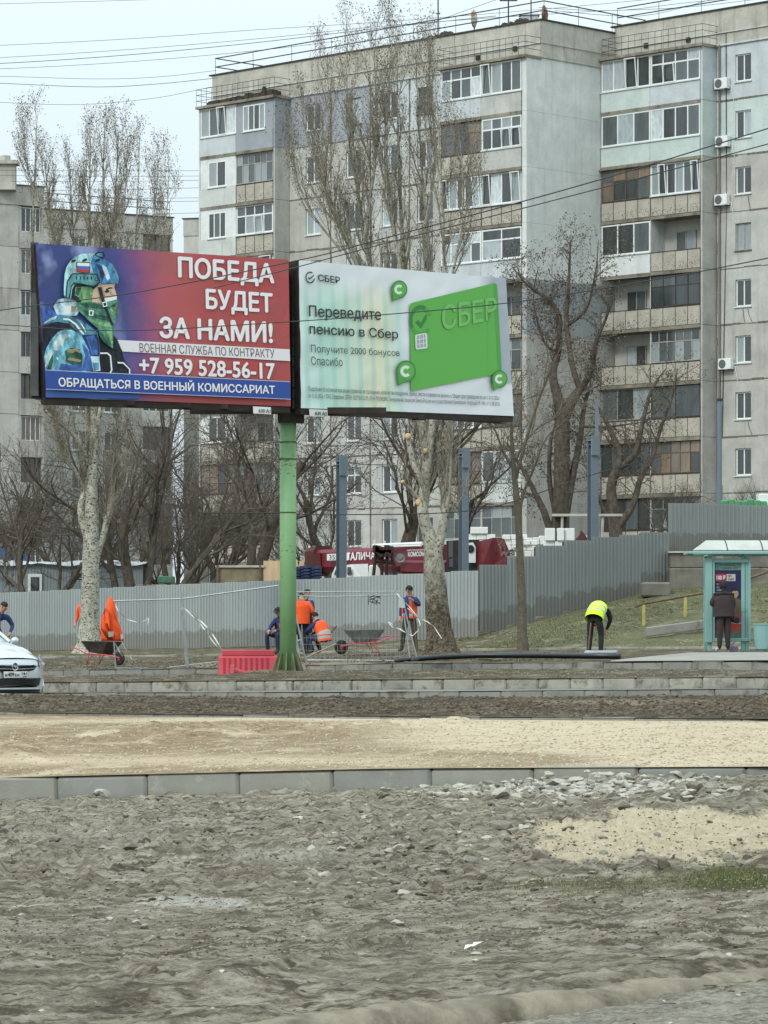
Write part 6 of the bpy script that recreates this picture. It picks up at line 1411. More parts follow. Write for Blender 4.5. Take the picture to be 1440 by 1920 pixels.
# ---------------------------------------------------------------- people
PEOPLE = []
m_skin = mat('skin', S(190, 146, 122), S(176, 132, 110), 8, .6); m_hair = mat('hair_dark', S(44, 38, 34), S(58, 50, 44), 20, .8)
m_navy = mat('navy_cloth', S(46, 54, 78), S(38, 44, 64), 8, .9, bump=.4, bs=14); m_blueC = mat('blue_jacket', S(50, 66, 112), S(40, 54, 92), 8, .85, bump=.4, bs=12)
m_blkC = mat('black_cloth', S(36, 37, 39), S(46, 46, 48), 8, .9, bump=.4, bs=12); m_brnC = mat('brown_coat', S(66, 56, 56), S(56, 48, 50), 7, .9, bump=.5, bs=10)
m_boot = mat('boots', S(50, 46, 40), S(70, 64, 54), 9, .8); m_ora = mat('orange_cloth', S(240, 96, 44), S(226, 84, 40), 6, .8, bump=.5, bs=9)
m_ylw = mat('yellow_vest', S(206, 238, 60), S(190, 226, 52), 6, .8, bump=.5, bs=9); m_refl = mat('reflective_band', S(168, 172, 168), None, rough=.4)
m_sneak = mat('white_shoes', S(206, 204, 204), None); m_grub = mat('dirty_trousers', S(74, 66, 56), S(56, 50, 44), 7, .95, bump=.5, bs=10)
STAND = dict(pel=(0, 0, .95), wai=(0, .0, 1.08), che=(0, .0, 1.30), nek=(0, .0, 1.48), hb=(0, -.01, 1.56), hd=(0, -.02, 1.64), ht=(0, -.01, 1.73),
             sl=(-.18, 0, 1.42), el=(-.25, .02, 1.14), wl=(-.26, -.08, .90), sr=(.18, 0, 1.42), er=(.25, .02, 1.14), wr=(.26, -.08, .90),
             hl=(-.10, 0, .90), kl=(-.12, -.03, .50), al=(-.13, 0, .09), tl=(-.14, -.16, .04), hr=(.10, 0, .90), kr=(.12, -.03, .50), ar=(.13, 0, .09), tr=(.14, -.16, .04))
RAD = dict(pel=(.16, .12), wai=(.155, .115), che=(.17, .12), nek=(.065, .065), hb=(.072, .08), hd=(.082, .1), ht=(.06, .07), sl=(.075, .08), el=(.055, .055), wl=(.038, .038), sr=(.075, .08), er=(.055, .055), wr=(.038, .038),
           hl=(.10, .10), kl=(.07, .07), al=(.055, .055), tl=(.045, .035), hr=(.10, .10), kr=(.07, .07), ar=(.055, .055), tr=(.045, .035))
BONES = [('pel', 'wai'), ('wai', 'che'), ('che', 'nek'), ('nek', 'hb'), ('hb', 'hd'), ('hd', 'ht'), ('che', 'sl'), ('sl', 'el'), ('el', 'wl'), ('che', 'sr'), ('sr', 'er'), ('er', 'wr'),
         ('pel', 'hl'), ('hl', 'kl'), ('kl', 'al'), ('al', 'tl'), ('pel', 'hr'), ('hr', 'kr'), ('kr', 'ar'), ('ar', 'tr')]
def person(label, loc, rz, pose, top, legs, shoes=None, head=m_skin, bulk=1.0, scale=1.0, extra=None, hat=None, group=None, gloves=None, vest=None):
    J = {k: Vector(v) for k, v in STAND.items()}; J.update({k: Vector(v) for k, v in pose.items()})
    keys = list(J); V = [J[k] for k in keys]; idx = {k: i for i, k in enumerate(keys)}; Ed = [(idx[a], idx[c]) for a, c in BONES]; R_ = [RAD[k] for k in keys]
    for side in 'lr':                                            # hands: palm and five fingers
        w = J['w'+side]; d = (w-J['e'+side]).normalized(); s_ = d.orthogonal().normalized() if abs(d.z) < .5 else Vector((0, 1, 0)).cross(d).normalized(); up = d.cross(s_); pi_ = len(V); V.append(w+d*.07); R_.append((.036, .022)); Ed.append((idx['w'+side], pi_))
        for i, (o_, L) in enumerate(((-.028, .072), (-.009, .08), (.010, .075), (.028, .06))):
            a = len(V); V.append(w+d*(.07+L*.5)+s_*o_+up*.008); R_.append((.009, .009)); Ed.append((pi_, a)); V.append(w+d*(.07+L*.9)+s_*o_*1.1+up*.03); R_.append((.008, .008)); Ed.append((a, a+1))
        a = len(V); V.append(w+d*.05-s_*.045+up*.01); R_.append((.011, .011)); Ed.append((idx['w'+side], a)); V.append(w+d*.085-s_*.06+up*.02); R_.append((.009, .009)); Ed.append((a, a+1))
    me = bpy.data.meshes.new('person'); me.from_pydata([tuple(v) for v in V], Ed, []); sv = me.skin_vertices or None
    o = bpy.data.objects.new('person_tmp', me); COL.objects.link(o); md = o.modifiers.new('s', 'SKIN'); md.use_smooth_shade = True
    for i, v in enumerate(me.skin_vertices[0].data):
        body = keys[i] in ('pel', 'wai', 'che', 'sl', 'sr', 'el', 'er', 'hl', 'hr', 'kl', 'kr') if i < len(keys) else False
        f = bulk if body else 1; v.radius = (R_[i][0]*f, R_[i][1]*f); v.use_root = (i == 0)
    md.branch_smoothing = .6; ss = o.modifiers.new('u', 'SUBSURF'); ss.levels = 2; ss.render_levels = 2
    root = thing('person', label, 'person', loc, rz, group); root.scale = (scale,)*3
    PEOPLE.append((o, root, J, top, legs, shoes or m_boot, head, gloves))
    H = J['hd']; Hd = (J['ht']-J['hb']).normalized(); fw = Vector((0, -1, 0)); fw = (fw-Hd*fw.dot(Hd)).normalized(); sd_ = fw.cross(Hd); MH = Matrix(((sd_.x, -fw.x, Hd.x, H.x), (sd_.y, -fw.y, Hd.y, H.y), (sd_.z, -fw.z, Hd.z, H.z), (0, 0, 0, 1)))
    b = MB(); b.ell(MH@Vector((0, -.105, -.005)), (.016, .022, .026), 6, 4); b.build('nose', m_skin, root, True)
    b = MB()
    for s_ in (-1, 1): b.ell(MH@Vector((s_*.034, -.088, .022)), (.014, .008, .008), 6, 4)
    b.build('eyes', m_hair, root, True)
    b = MB(); b.ell(MH@Vector((0, -.086, -.045)), (.026, .008, .007), 6, 4); b.build('mouth', mat('lips', S(140, 84, 78)), root, True)
    b = MB()
    for s_ in (-1, 1): b.ell(MH@Vector((s_*.088, 0, 0)), (.012, .022, .032), 6, 4)
    b.build('ears', m_skin, root, True)
    def cap(name, m, low=.02, rr=.104, zz=.105, brim=0):
        rr *= .93; zz *= .9; low -= .012
        b = MB(); n, k_ = 16, 7; vs = []
        for i in range(k_+1):
            a = (pi/2+.25)*i/k_
            for j in range(n):
                t_ = 2*pi*j/n; vs.append(MH@Vector((sin(a)*cos(t_)*rr, sin(a)*sin(t_)*rr*1.12+.012, cos(a)*zz+.035+low)))
        b.add(vs, [(i*n+j, (i+1)*n+j, (i+1)*n+(j+1) % n, i*n+(j+1) % n) for i in range(k_) for j in range(n)])
        if brim:
            v2 = [MH@Vector((cos(2*pi*j/n)*(rr*.9+q), sin(2*pi*j/n)*(rr+q)+.012, .03+low-q*.4)) for q in (0, brim) for j in range(n)]
            b.add(v2, [(j, n+j, n+(j+1) % n, (j+1) % n) for j in range(n)])
        b.build(name, m, root, True)
    if hat: cap(*hat)
    else: cap('hair', m_hair, .012, .094, .095)
    if vest:
        m, bands, (za, zb), op = vest; b = MB(); path = [J['pel']-(J['wai']-J['pel'])*.5, J['pel'], J['wai'], J['che'], J['che']*.35+J['nek']*.65+Vector((0, 0, 0))]
        rings = []; mi_ = []; K = 14
        for t_ in np.linspace(za, zb, 13):
            q = t_*(len(path)-1); i = min(int(q), len(path)-2); f = q-i; c_ = path[i]*(1-f)+path[i+1]*f; ax = (path[i+1]-path[i]).normalized(); w = Vector((1, 0, 0)); d2 = ax.cross(w).normalized()
            rx = (.215-.05*max(0, t_-.8)*5)*bulk; ry = (.175-.03*max(0, t_-.8)*5)*bulk; rings.append([c_+w*cos(2*pi*j/K)*rx+d2*sin(2*pi*j/K)*ry for j in range(K)])
        vs = [p for r_ in rings for p in r_]; b.add(vs, [])
        for i in range(12):
            for j in range(K):
                if op and j in (K*3//4-1, K*3//4): continue
                b.f.append((i*K+j, i*K+(j+1) % K, (i+1)*K+(j+1) % K, (i+1)*K+j)); b.mi.append(1 if i in bands else 0)
        b.build('vest', [m, m_refl], root, True)
    return root, J, MH
def flush_people():
    dg = bpy.context.evaluated_depsgraph_get(); dg.update()
    for o, root, J, top, legs, shoes, head, gloves in PEOPLE:
        me = bpy.data.meshes.new_from_object(o.evaluated_get(dg)); me.materials.clear()
        for m in (top, legs, shoes, head, gloves or m_skin): me.materials.append(m)
        seg = [(J[a], J[c], {'n': 0}.get('', None), a, c) for a, c in BONES]; n = len(me.vertices); co_ = np.empty(n*3, 'f4'); me.vertices.foreach_get('co', co_)
        A_ = np.array([J[a] for a, c in BONES]); B_ = np.array([J[c] for a, c in BONES]); lab = []
        for a, c in BONES:
            lab.append(3 if c in ('hb', 'hd', 'ht') else 2 if a in ('al', 'ar') else 1 if a in ('hl', 'hr', 'kl', 'kr') else 0)
        lab = np.array(lab); mi = []
        for p in me.polygons:
            c = np.array(p.center); t = np.clip(((c-A_)*(B_-A_)).sum(1)/((B_-A_)**2).sum(1), 0, 1); d = np.linalg.norm(A_+(B_-A_)*t[:, None]-c, axis=1); i = int(d.argmin()); m_ = lab[i]
            for s_ in 'lr':
                if BONES[i] == ('e'+s_, 'w'+s_) and t[i] > .93: m_ = 4
            if BONES[i][0] == 'pel' and BONES[i][1] in ('hl', 'hr'): m_ = 1 if t[i] > .3 else 0
            mi.append(m_)
        me.polygons.foreach_set('material_index', mi); me.polygons.foreach_set('use_smooth', [True]*len(mi))
        bpy.data.objects.remove(o); me.name = 'body'; link('body', me, root)
def on(px, Z, y=None, dz=0): return P(px, y, Z) if y else G(px, Z, dz)
# 1 beanie worker leaning on a tool
r_, J, MH = person('worker in black beanie and open orange vest leaning on a shovel', G(768, 89.5, -.02), -.35,
    dict(el=(-.24, .02, 1.14), wl=(-.24, -.06, .92), er=(.30, -.04, 1.22), wr=(.17, -.24, 1.36), kl=(-.16, -.02, .5), al=(-.22, .02, .09), tl=(-.26, -.14, .04), kr=(.14, -.02, .5), ar=(.18, .02, .09), tr=(.22, -.14, .04), hd=(.0, -.04, 1.63)), m_blueC, m_grub, hat=('beanie', m_blkC, .0, .106, .12), vest=(m_ora, (3, 4), (.02, .86), True))
b = MB(); b.tube([(.17, -.28, 1.36), (.32, -.32, 0.02)], .018, 6); o = b.build('shovel', m_wood)
o.location = G(768, 89.5, -.02); o.rotation_euler = (0, 0, -.35); tag(o, 'thin shovel shaft in the hand of the worker with the beanie', 'shovel')
# 2 man with face in blue, 3 orange back, 4 crouching, 5 seated left
person('bare headed man in a blue and navy work jacket facing left behind the orange jacket', G(578, 91.5), -1.0, dict(hd=(0, -.04, 1.63), el=(-.25, .0, 1.16), wl=(-.16, -.22, 1.02), er=(.26, 0, 1.16), wr=(.2, -.2, 1.0)), m_blueC, m_blkC, scale=.98)
person('worker seen from behind in a long orange jacket beside the green pole', G(566, 88.6), pi+.25, dict(er=(-.02+.3, .06, 1.16), wr=(.2, -.18, 1.08), el=(-.3, .05, 1.16), wl=(-.2, -.2, 1.06), hd=(.0, -.10, 1.56), hb=(0, -.05, 1.52), ht=(0, -.14, 1.64), nek=(0, -.01, 1.46)), m_ora, m_blkC, bulk=1.06, scale=.96, vest=(m_ora, (), (-.15, .9), False), hat=('beanie', m_blkC, 0, .102, .11))
CR = dict(pel=(0, .12, .40), wai=(0, .10, .52), che=(0, -.02, .72), nek=(0, -.13, .88), hb=(0, -.18, .93), hd=(0, -.22, .98), ht=(0, -.22, 1.07), sl=(-.18, -.06, .80), sr=(.18, -.06, .80), el=(-.24, -.26, .62), er=(.24, -.26, .62), wl=(-.12, -.42, .52), wr=(.12, -.42, .52),
          hl=(-.11, .08, .38), hr=(.11, .08, .38), kl=(-.16, -.34, .46), kr=(.16, -.34, .46), al=(-.15, -.14, .09), ar=(.15, -.14, .09), tl=(-.16, -.32, .04), tr=(.16, -.32, .04))
person('crouching worker in an orange vest with grey bands seen from behind', G(602, 88.5), pi+.9, CR, m_blueC, m_navy, vest=(m_ora, (3, 4, 6), (.0, .95), False), hat=('cap', m_blkC, 0, .104, .11))
SE = dict(CR, pel=(0, .10, .50), hl=(-.11, .06, .5), hr=(.11, .06, .5), wai=(0, .10, .62), che=(0, .04, .84), nek=(0, -.03, 1.02), hb=(0, -.07, 1.08), hd=(0, -.1, 1.15), ht=(0, -.1, 1.24), sl=(-.18, .02, .94), sr=(.18, .02, .94), el=(-.26, -.12, .72), er=(.26, -.12, .72), wl=(-.12, -.34, .62), wr=(.12, -.34, .62), kl=(-.18, -.34, .56), kr=(.18, -.34, .56), al=(-.18, -.3, .09), ar=(.18, -.3, .09), tl=(-.19, -.46, .04), tr=(.19, -.46, .04))
person('worker in a bucket hat and orange vest sitting half hidden left of the green pole', G(526, 90.5), -.7, SE, m_blueC, m_navy, vest=(m_ora, (), (.1, .85), True), hat=('bucket_hat', m_blkC, .0, .106, .1, .06))
# 6 bent man in yellow vest
BE = dict(pel=(0, .10, .86), wai=(0, .0, .96), che=(.02, -.26, 1.06), nek=(.0, -.42, 1.10), hb=(0, -.48, 1.12), hd=(0, -.54, 1.12), ht=(0, -.60, 1.16), sl=(-.17, -.36, 1.06), sr=(.18, -.34, 1.06), el=(-.22, -.42, .80), wl=(-.12, -.44, .56), er=(.30, -.40, .84), wr=(.12, -.46, .66),
          hl=(-.1, .08, .82), hr=(.1, .08, .82), kl=(-.13, .0, .46), kr=(.13, .0, .46), al=(-.14, .08, .09), ar=(.14, .08, .09), tl=(-.15, -.08, .04), tr=(.16, -.08, .04))
person('worker in a bright yellow vest with grey bands bending over seen from behind', G(1117, 76.5, .02), pi-.35, BE, m_blkC, m_blkC, vest=(m_ylw, (5, 7), (.0, .98), False), hat=('cap', m_hair, 0, .1, .1), scale=1.0)
b = MB(); b.tube([(.0, -.0, .75), (-.1, -.35, .0)], .018, 6); o = b.build('shovel', m_wood); o.location = G(1108, 76.0); tag(o, 'shovel shaft held by the worker in the yellow vest', 'shovel')
# 7 woman at the stop
person('person in a dark brown coat and hood facing the bus shelter poster', G(1357, 79.2, .03), pi+.3, dict(al=(-.11, 0, .09), ar=(.11, 0, .09), el=(-.27, -.02, 1.14), er=(.30, -.06, 1.16), wl=(-.24, -.16, .96), wr=(.14, -.24, 1.12), hd=(0, -.05, 1.62), kl=(-.1, 0, .5), kr=(.1, 0, .5)), m_brnC, m_brnC, m_sneak, m_hair, bulk=1.24, scale=.95, vest=(m_brnC, (), (-.25, .95), False), hat=('hood', m_blkC, -.03, .125, .15))
o = link('handbag', rock_mesh(3, 2, .05), None); o.data.materials.append(m_blkC); o.scale = (.13, .08, .15); o.location = P(1379, 1163, 79.2); tag(o, 'small black bag at the hip of the person at the shelter', 'bag')
o = link('shopping_bag', rock_mesh(6, 2, .2), None); o.data.materials.append(mat('lilac_plastic', S(124, 108, 122), S(160, 146, 156), 14, .5)); o.scale = (.16, .12, .27); o.location = P(1373, 1214, 79.4); tag(o, 'lilac shopping bag on the ground beside the person at the shelter', 'bag')
# 8 behind the left poplar and at the left edge
person('worker in orange almost hidden behind the white barked poplar', G(157, 103), -.6, {}, m_ora, m_navy, hat=('cap', m_ora, 0, .1, .1))
person('person in a blue jacket at the left edge bending beyond the silver car', G(-14, 90), .9, dict(BE, hd=(0, -.40, 1.32), hb=(0, -.36, 1.24), ht=(0, -.42, 1.42), nek=(0, -.3, 1.2), che=(0, -.18, 1.08)), m_blueC, m_blkC, scale=1.08)
# ---------------------------------------------------------------- silver car
m_silv = mat('silver_paint', S(198, 206, 208), None, rough=.25, metal=.35, spec=.6); m_silv.node_tree.nodes['Principled BSDF'].inputs['Coat Weight'].default_value = .6
m_chrome = mat('chrome', S(210, 212, 212), None, rough=.15, metal=.9); m_plas = mat('black_plastic', S(30, 31, 33), S(40, 41, 43), 9, .6)
cz = 61.5; cp = G(24, cz); cp.z = gh(cp.x, 62.5)-.13; CAR = thing('parked_car', 'silver hatchback cut by the left edge of the view, front grille towards the camera', 'car', cp, radians(38))
CAR['label'] = 'silver hatchback entering from the left edge with its grille towards the camera'
CAR.scale = (.97, 1.06, 1.06)
# local frame: front faces -y, x to the car's left side (right in the picture), length 4.4 back along +y
def sec(y, zb, zs, zt, wb, ws, wt, crown=.0):
    """cross-section ring: sill, shoulder, top"""
    h = [(0, zb), (wb*.75, zb), (wb, zb+.06), (ws, (zb+zs)/2), (ws*.995, zs-.05), ((ws+wt)/2, zs+.02*(1 if zt > zs else 0)), (wt, zt-.03), (wt*.8, zt), (0, zt+crown)]
    return [(x, y, z) for x, z in h]+[(-x, y, z) for x, z in reversed(h[1:-1])]
secs = [sec(.27, .17, .66, .74, .80, .84, .6, .02), sec(.42, .17, .70, .78, .80, .83, .66, .02), sec(.5, .17, .78, .91, .86, .895, .72, .05),
        sec(.9, .17, .82, .97, .88, .91, .74, .05), sec(1.18, .17, .86, 1.01, .88, .91, .76, .04), sec(1.22, .17, .87, 1.02, .88, .91, .76, .04), sec(1.7, .17, .92, 1.30, .88, .91, .64, .03), sec(2.1, .17, .94, 1.46, .88, .91, .58, .03), sec(2.8, .17, .95, 1.49, .88, .91, .57, .03),
        sec(3.5, .17, .97, 1.44, .88, .90, .55, .03), sec(4.0, .2, .98, 1.22, .86, .88, .52, .02), sec(4.3, .3, .9, 1.0, .78, .82, .5, .01)]
b = MB(); b.loft(secs); body = b.build('body', m_silv, CAR, True)
md = body.modifiers.new('s', 'SUBSURF'); md.levels = 1; md.render_levels = 1
def surf(x, z, y0=.0):                        # front skin depth at (x,z): nose curves back to the sides
    return -.035+.30*(abs(x)/.84)**3.4+.10*max(0, z-.62)*4*(1 if z > .62 else 0)+.05*max(0, .35-z)
def skin(name, pts, m, off=.0, par=CAR, n=24, th=.012):
    """panel on the front: pts closed polygon in (x,z), bent along surf()"""
    from mathutils.geometry import tessellate_polygon
    import bmesh
    P3 = [Vector((x, z, 0)) for x, z in pts]; tri = tessellate_polygon([P3]); bm = bmesh.new(); vs = [bm.verts.new(p) for p in P3]
    for t3 in tri:
        try: bm.faces.new([vs[i] for i in t3])
        except ValueError: pass
    for i in range(3): bmesh.ops.subdivide_edges(bm, edges=[e for e in bm.edges if abs(e.verts[0].co.x-e.verts[1].co.x) > .07], cuts=1)
    for v in bm.verts: x, z = v.co.x, v.co.y; v.co = Vector((x, surf(x, z)-off, z))
    me = bpy.data.meshes.new(name); bm.to_mesh(me); bm.free(); me.materials.append(m); return link(name, me, par)
# bumper shell as a grid so the nose reads smooth
def grid(name, m, f, nu, nv, par=CAR):
    V = [f(i/(nu-1), j/(nv-1)) for j in range(nv) for i in range(nu)]; Q = [(j*nu+i, j*nu+i+1, (j+1)*nu+i+1, (j+1)*nu+i) for j in range(nv-1) for i in range(nu-1)]
    b = MB(); b.add(V, Q); return b.build(name, m, par, True)
def bum(u, v):
    x = -.85+1.7*u; z = .19+.52*v; y = surf(x, z)+.015-.02*sin(pi*v); return (x, y, z)
grid('bumper', m_silv, bum, 40, 12)
grid('hood', m_silv, lambda u, v: ((-.80+1.6*u)*(1-.04*v), surf(-.80+1.6*u, .70)*(1-v)*.95+1.2*v+.0, .70+.30*v**.72+.035*cos((u-.5)*pi)+.018*(abs(abs(u-.5)-.28) < .05)*min(1, v*3)-.05*(abs(u-.5)*2)**4), 34, 14)
grid('windscreen', glassm('car_glass', S(60, 70, 74), S(150, 164, 168), 2), lambda u, v: ((-.70+1.4*u)*(1-.16*v), 1.14+.10*(1-cos((u-.5)*2))+.86*v, 1.005+.45*v-.03*(abs(u-.5)*2)**2), 12, 6)
skin('grille', [(-.52, .585), (-.44, .61), (0, .60), (.44, .61), (.52, .585), (.44, .52), (.2, .49), (0, .48), (-.2, .49), (-.44, .52)], m_plas, .028)
skin('grille_bar', [(-.54, .66), (.54, .66), (.54, .612), (.2, .60), (0, .598), (-.2, .60), (-.54, .612)], m_silv, .034)
skin('grille_bar', [(-.46, .56), (0, .545), (.46, .56), (.46, .552), (0, .537), (-.46, .552)], m_chrome, .036)
skin('lower_grille', [(-.66, .385), (.66, .385), (.60, .27), (.48, .225), (-.48, .225), (-.60, .27)], m_plas, .032)
for z in (.355, .315, .275): skin('grille_slat', [(-.60, z), (.60, z), (.60, z-.01), (-.60, z-.01)], m_steel, .040)
skin('lip', [(-.62, .225), (.62, .225), (.70, .30), (.69, .375), (.72, .37), (.74, .29), (.64, .205), (-.64, .205), (-.74, .29), (-.72, .37), (-.69, .375), (-.70, .30)], m_silv, .045)
skin('underside', [(-.7, .2), (.72, .2), (.70, .06), (-.7, .06)], m_plas, -.03)
m_hl = glassm('headlight_glass', S(160, 168, 168), S(120, 126, 126), 9)
for s_ in (-1, 1):
    h = skin('headlight', [(s_*.60, .60), (s_*.70, .595), (s_*.82, .605), (s_*.84, .65), (s_*.80, .73), (s_*.74, .785), (s_*.66, .79), (s_*.625, .70)], m_hl, .03)
    for lx, lz in ((.70, .66), (.77, .65)):
        b = MB(); b.lathe([(0, 0), (.035, 0), (.042, .02), (.046, .02)], 14); o = b.build('lamp', m_chrome, h); o.rotation_euler = (pi/2, 0, 0); o.location = (s_*lx, surf(s_*lx, lz)-.036, lz)
    skin('turn_signal', [(s_*.625, .60), (s_*.83, .60), (s_*.845, .575), (s_*.61, .565)], m_silv, .038)
    b = MB(); b.tube([(s_*.86, surf(.86, .35), .35), (s_*.80, surf(.8, .3)-.03, .26), (s_*.74, surf(.74, .25)-.04, .235)], .012, 6); b.build('trim', m_chrome, CAR)
    for y in (.78, 3.4):
        b = MB(); b.lathe([(.14, .02), (.23, .03), (.31, .0), (.325, -.04), (.325, -.16), (.31, -.2), (.14, -.2)], 26); w = b.build('wheel', m_blk2, CAR, True); w.rotation_euler = (0, s_*pi/2, 0); w.location = (s_*.84, y, .325)
        b = MB(); b.lathe([(0, .01), (.05, .02), (.2, .0), (.225, .02), (.22, -.02)], 20); b.build('rim', m_chrome, w)
    b = MB(); b.ell((s_*.96, 1.35, 1.02), (.09, .05, .06), 10, 6); b.tube([(s_*.86, 1.36, .98), (s_*.98, 1.36, 1.0)], .025, 6); b.build('mirror', m_silv, CAR, True)
    b = MB(); b.tube([(s_*.72, 1.16, 1.0), (s_*.62, 1.98, 1.44)], .03, 6); b.build('pillar', m_silv, CAR)
    b = MB(); b.tube([(s_*.3, surf(.3, .7)+.02, .725), (s_*.38, .55, .90), (s_*.42, 1.1, 1.0)], .009, 5); b.build('hood_crease', m_silv, CAR)
    # side glass
    b = MB(); b.poly([(s_*.80, 1.45, .97), (s_*.655, 2.0, 1.38), (s_*.64, 3.2, 1.38), (s_*.80, 3.6, .99)]); b.build('side_window', bpy.data.materials['car_glass'], CAR)
y_ = -.078
b = MB(); b.cbox(-.27, .27, y_-.012, y_, .39, .51, .006); pp = b.build('number_plate', m_plas, CAR)
b = MB(); b.box(-.258, .258, y_-.016, y_-.0125, .397, .503); b.build('plate_face', m_wht, pp)
def pt(s, x0, x1, z0, z1, bold=.02): text(s, [(x0, y_-.018, z1), (x1, y_-.018, z1), (x1, y_-.018, z0), (x0, y_-.018, z0)], m_plas, pp, bold=bold)
pt('М', -.235, -.185, .415, .465); pt('409', -.175, -.035, .413, .488); pt('ЕК', -.022, .09, .415, .465); pt('181', .135, .24, .437, .488); pt('RUS', .15, .20, .407, .424, .01)
b = MB(); b.box(.112, .116, y_-.019, y_-.0165, .40, .50); b.box(.205, .24, y_-.019, y_-.0165, .408, .424); b.build('divider', m_plas, pp)
b = MB(); v0 = len(b.v); K = 24
for i in range(K+1):
    pass
b.tube([(.062*cos(2*pi*i/K), -.072+0*i, .585+.066*sin(2*pi*i/K)) for i in range(K+1)], .009, 6); b.prism([(-.06, -.076, .590), (.0, -.076, .604), (.008, -.076, .594), (.06, -.076, .588), (.0, -.076, .566), (-.008, -.076, .578)], (0, -.008, 0)); b.build('emblem', m_chrome, CAR)
b = MB(); b.lathe([(0, 0), (.058, 0), (.058, .006), (0, .006)], 20); o = b.build('emblem_back', m_plas, CAR); o.rotation_euler = (pi/2, 0, 0); o.location = (0, -.062, .585)

# ---------------------------------------------------------------- bus shelter
m_tur = mat('turquoise_paint', S(122, 160, 156), S(130, 168, 164), 2, .5, spec=.4, c3=S(86, 140, 134), s3=3, lo3=.62, hi3=.7)
Zb_ = 79.8; k = Zb_/F; pb2 = G(1324, Zb_, .03); SH = thing('bus_shelter', 'turquoise bus shelter with a curved translucent roof and a poster case', 'bus shelter', pb2)
def sx(px): return (px-1324)*k
def sz(py): return CZ+(HZ-py)*k-pb2.z
b = MB()
for px in (1331, 1349.5, 1393, 1401): 
    if px == 1349.5: continue
    b.cbox(sx(px)-.045, sx(px)+.045, -.05, .05, 0, sz(1040), .01)
b.cbox(sx(1505)-.05, sx(1505)+.05, -.05, .05, 0, sz(1040), .01); b.cbox(sx(1505)-.05, sx(1505)+.05, 1.1, 1.2, 0, sz(1040), .01); b.cbox(sx(1331)-.04, sx(1331)+.04, 1.1, 1.18, 0, sz(1040), .01)
b.build('post', m_tur, SH)
b = MB(); b.cbox(sx(1322), sx(1335), -.12, .14, sz(1205), sz(1047), .012); b.build('side_casing', m_tur, SH)
b = MB(); z0, z1 = sz(1203), sz(1048); x0, x1 = sx(1335), sx(1407)
b.cbox(x0, x0+.06, -.09, .09, z0, z1, .01); b.cbox(x1-.06, x1, -.09, .09, z0, z1, .01); b.cbox(x0+.06, x1-.06, -.09, .09, z1-.09, z1, .01); b.cbox(x0+.06, x1-.06, -.09, .09, z0, z0+.08, .01); b.build('poster_frame', m_tur, SH)
b = MB(); b.box(x0+.06, x1-.06, -.02, .02, z0+.08, z1-.09); b.build('case_back', m_plas, SH)
X0, X1 = x0+.075, x1-.075
def pz(py): return sz(py)
def rect(nm, a0, a1, y0, y1, m, off=-.024, par=None): b = MB(); b.add([(a0, off, pz(y1)), (a1, off, pz(y1)), (a1, off, pz(y0)), (a0, off, pz(y0))], [(0, 1, 2, 3)]); return b.build(nm, m, par or SH)
pst = rect('poster', X0, X1, 1069, 1183, mat('poster_navy', S(40, 40, 76), S(34, 34, 64), 2, .3))
rect('header_print', X0, X1, 1055, 1069, mat('poster_header', S(104, 140, 130), S(80, 110, 104), 6, .4)); rect('footer_print', X0, X1, 1183, 1196, mat('poster_footer', S(108, 120, 106), S(84, 98, 84), 6, .4))
n = N('poster_orange'); v = n.mix(n.ramp(n.noise(1.5, 2), .3, .7), S(168, 72, 46), S(150, 52, 50)); n.col(v); n.fin(.35)
m_or2 = n.m; n2 = S(96, 88, 76)
b = MB(); 
def pp2(u, py): return (X0+(X1-X0)*u, -.027, pz(py))
b.poly([pp2(0, 1183), pp2(1, 1183), pp2(1, 1135), pp2(.8, 1138), pp2(.45, 1160), pp2(0, 1168)][::-1]); b.build('orange_print', m_or2, pst)
b = MB(); b.add([(x, -.030, z) for x, _, z in [pp2(.5, 1140), pp2(.48, 1125), pp2(.62, 1118), pp2(.70, 1122), pp2(.95, 1130), pp2(1, 1140), pp2(1, 1142), pp2(.78, 1150), pp2(.6, 1152)]][::-1], [tuple(range(9))]); b.build('printed_sweater', fm('sweater', S(92, 82, 66)), pst)
b = MB(); b.add([((X0+(X1-X0)*.62)+.075*cos(a), -.033, pz(1113)+.10*sin(a)) for a in np.linspace(0, 2*pi, 18)[:-1]][::-1], [tuple(range(17))]); b.build('printed_face', fm('face', S(150, 128, 104)), pst)
b = MB(); b.add([((X0+(X1-X0)*.62)+.085*cos(a), -.036, pz(1107)+.06*sin(a)) for a in np.linspace(-.1, pi+.2, 12)][::-1], [tuple(range(12))]); b.add([(X0+(X1-X0)*.62+x, -.0355, pz(1113)+z) for x, z in ((-.04, .0), (-.015, .0), (-.015, .012), (-.04, .012))], [(0, 1, 2, 3)]); b.add([(X0+(X1-X0)*.62+x, -.0355, pz(1113)+z) for x, z in ((.015, .0), (.04, .0), (.04, .012), (.015, .012))], [(0, 1, 2, 3)]); b.build('printed_hair', fm('hairp', S(34, 30, 34)), pst)
rect('red_tag', X0, X0+.26, 1076, 1090, fm('redtag', S(158, 52, 56)), -.028, pst); rect('grey_tag', X0+.265, X0+.47, 1076.5, 1089.5, fm('greytag', S(172, 176, 166)), -.028, pst)
def st(s, a0, a1, y0, y1, m, bold=.02, off=-.031, par=None): text(s, [(a0, off, pz(y0)), (a1, off, pz(y0)), (a1, off, pz(y1)), (a0, off, pz(y1))], m, par or pst, bold=bold)
st('100 ₽', X0+.03, X0+.235, 1079, 1087, m_wt, .02); st('есть\nкэшбэк', X0+.30, X0+.44, 1078, 1088, m_gt2, .01)
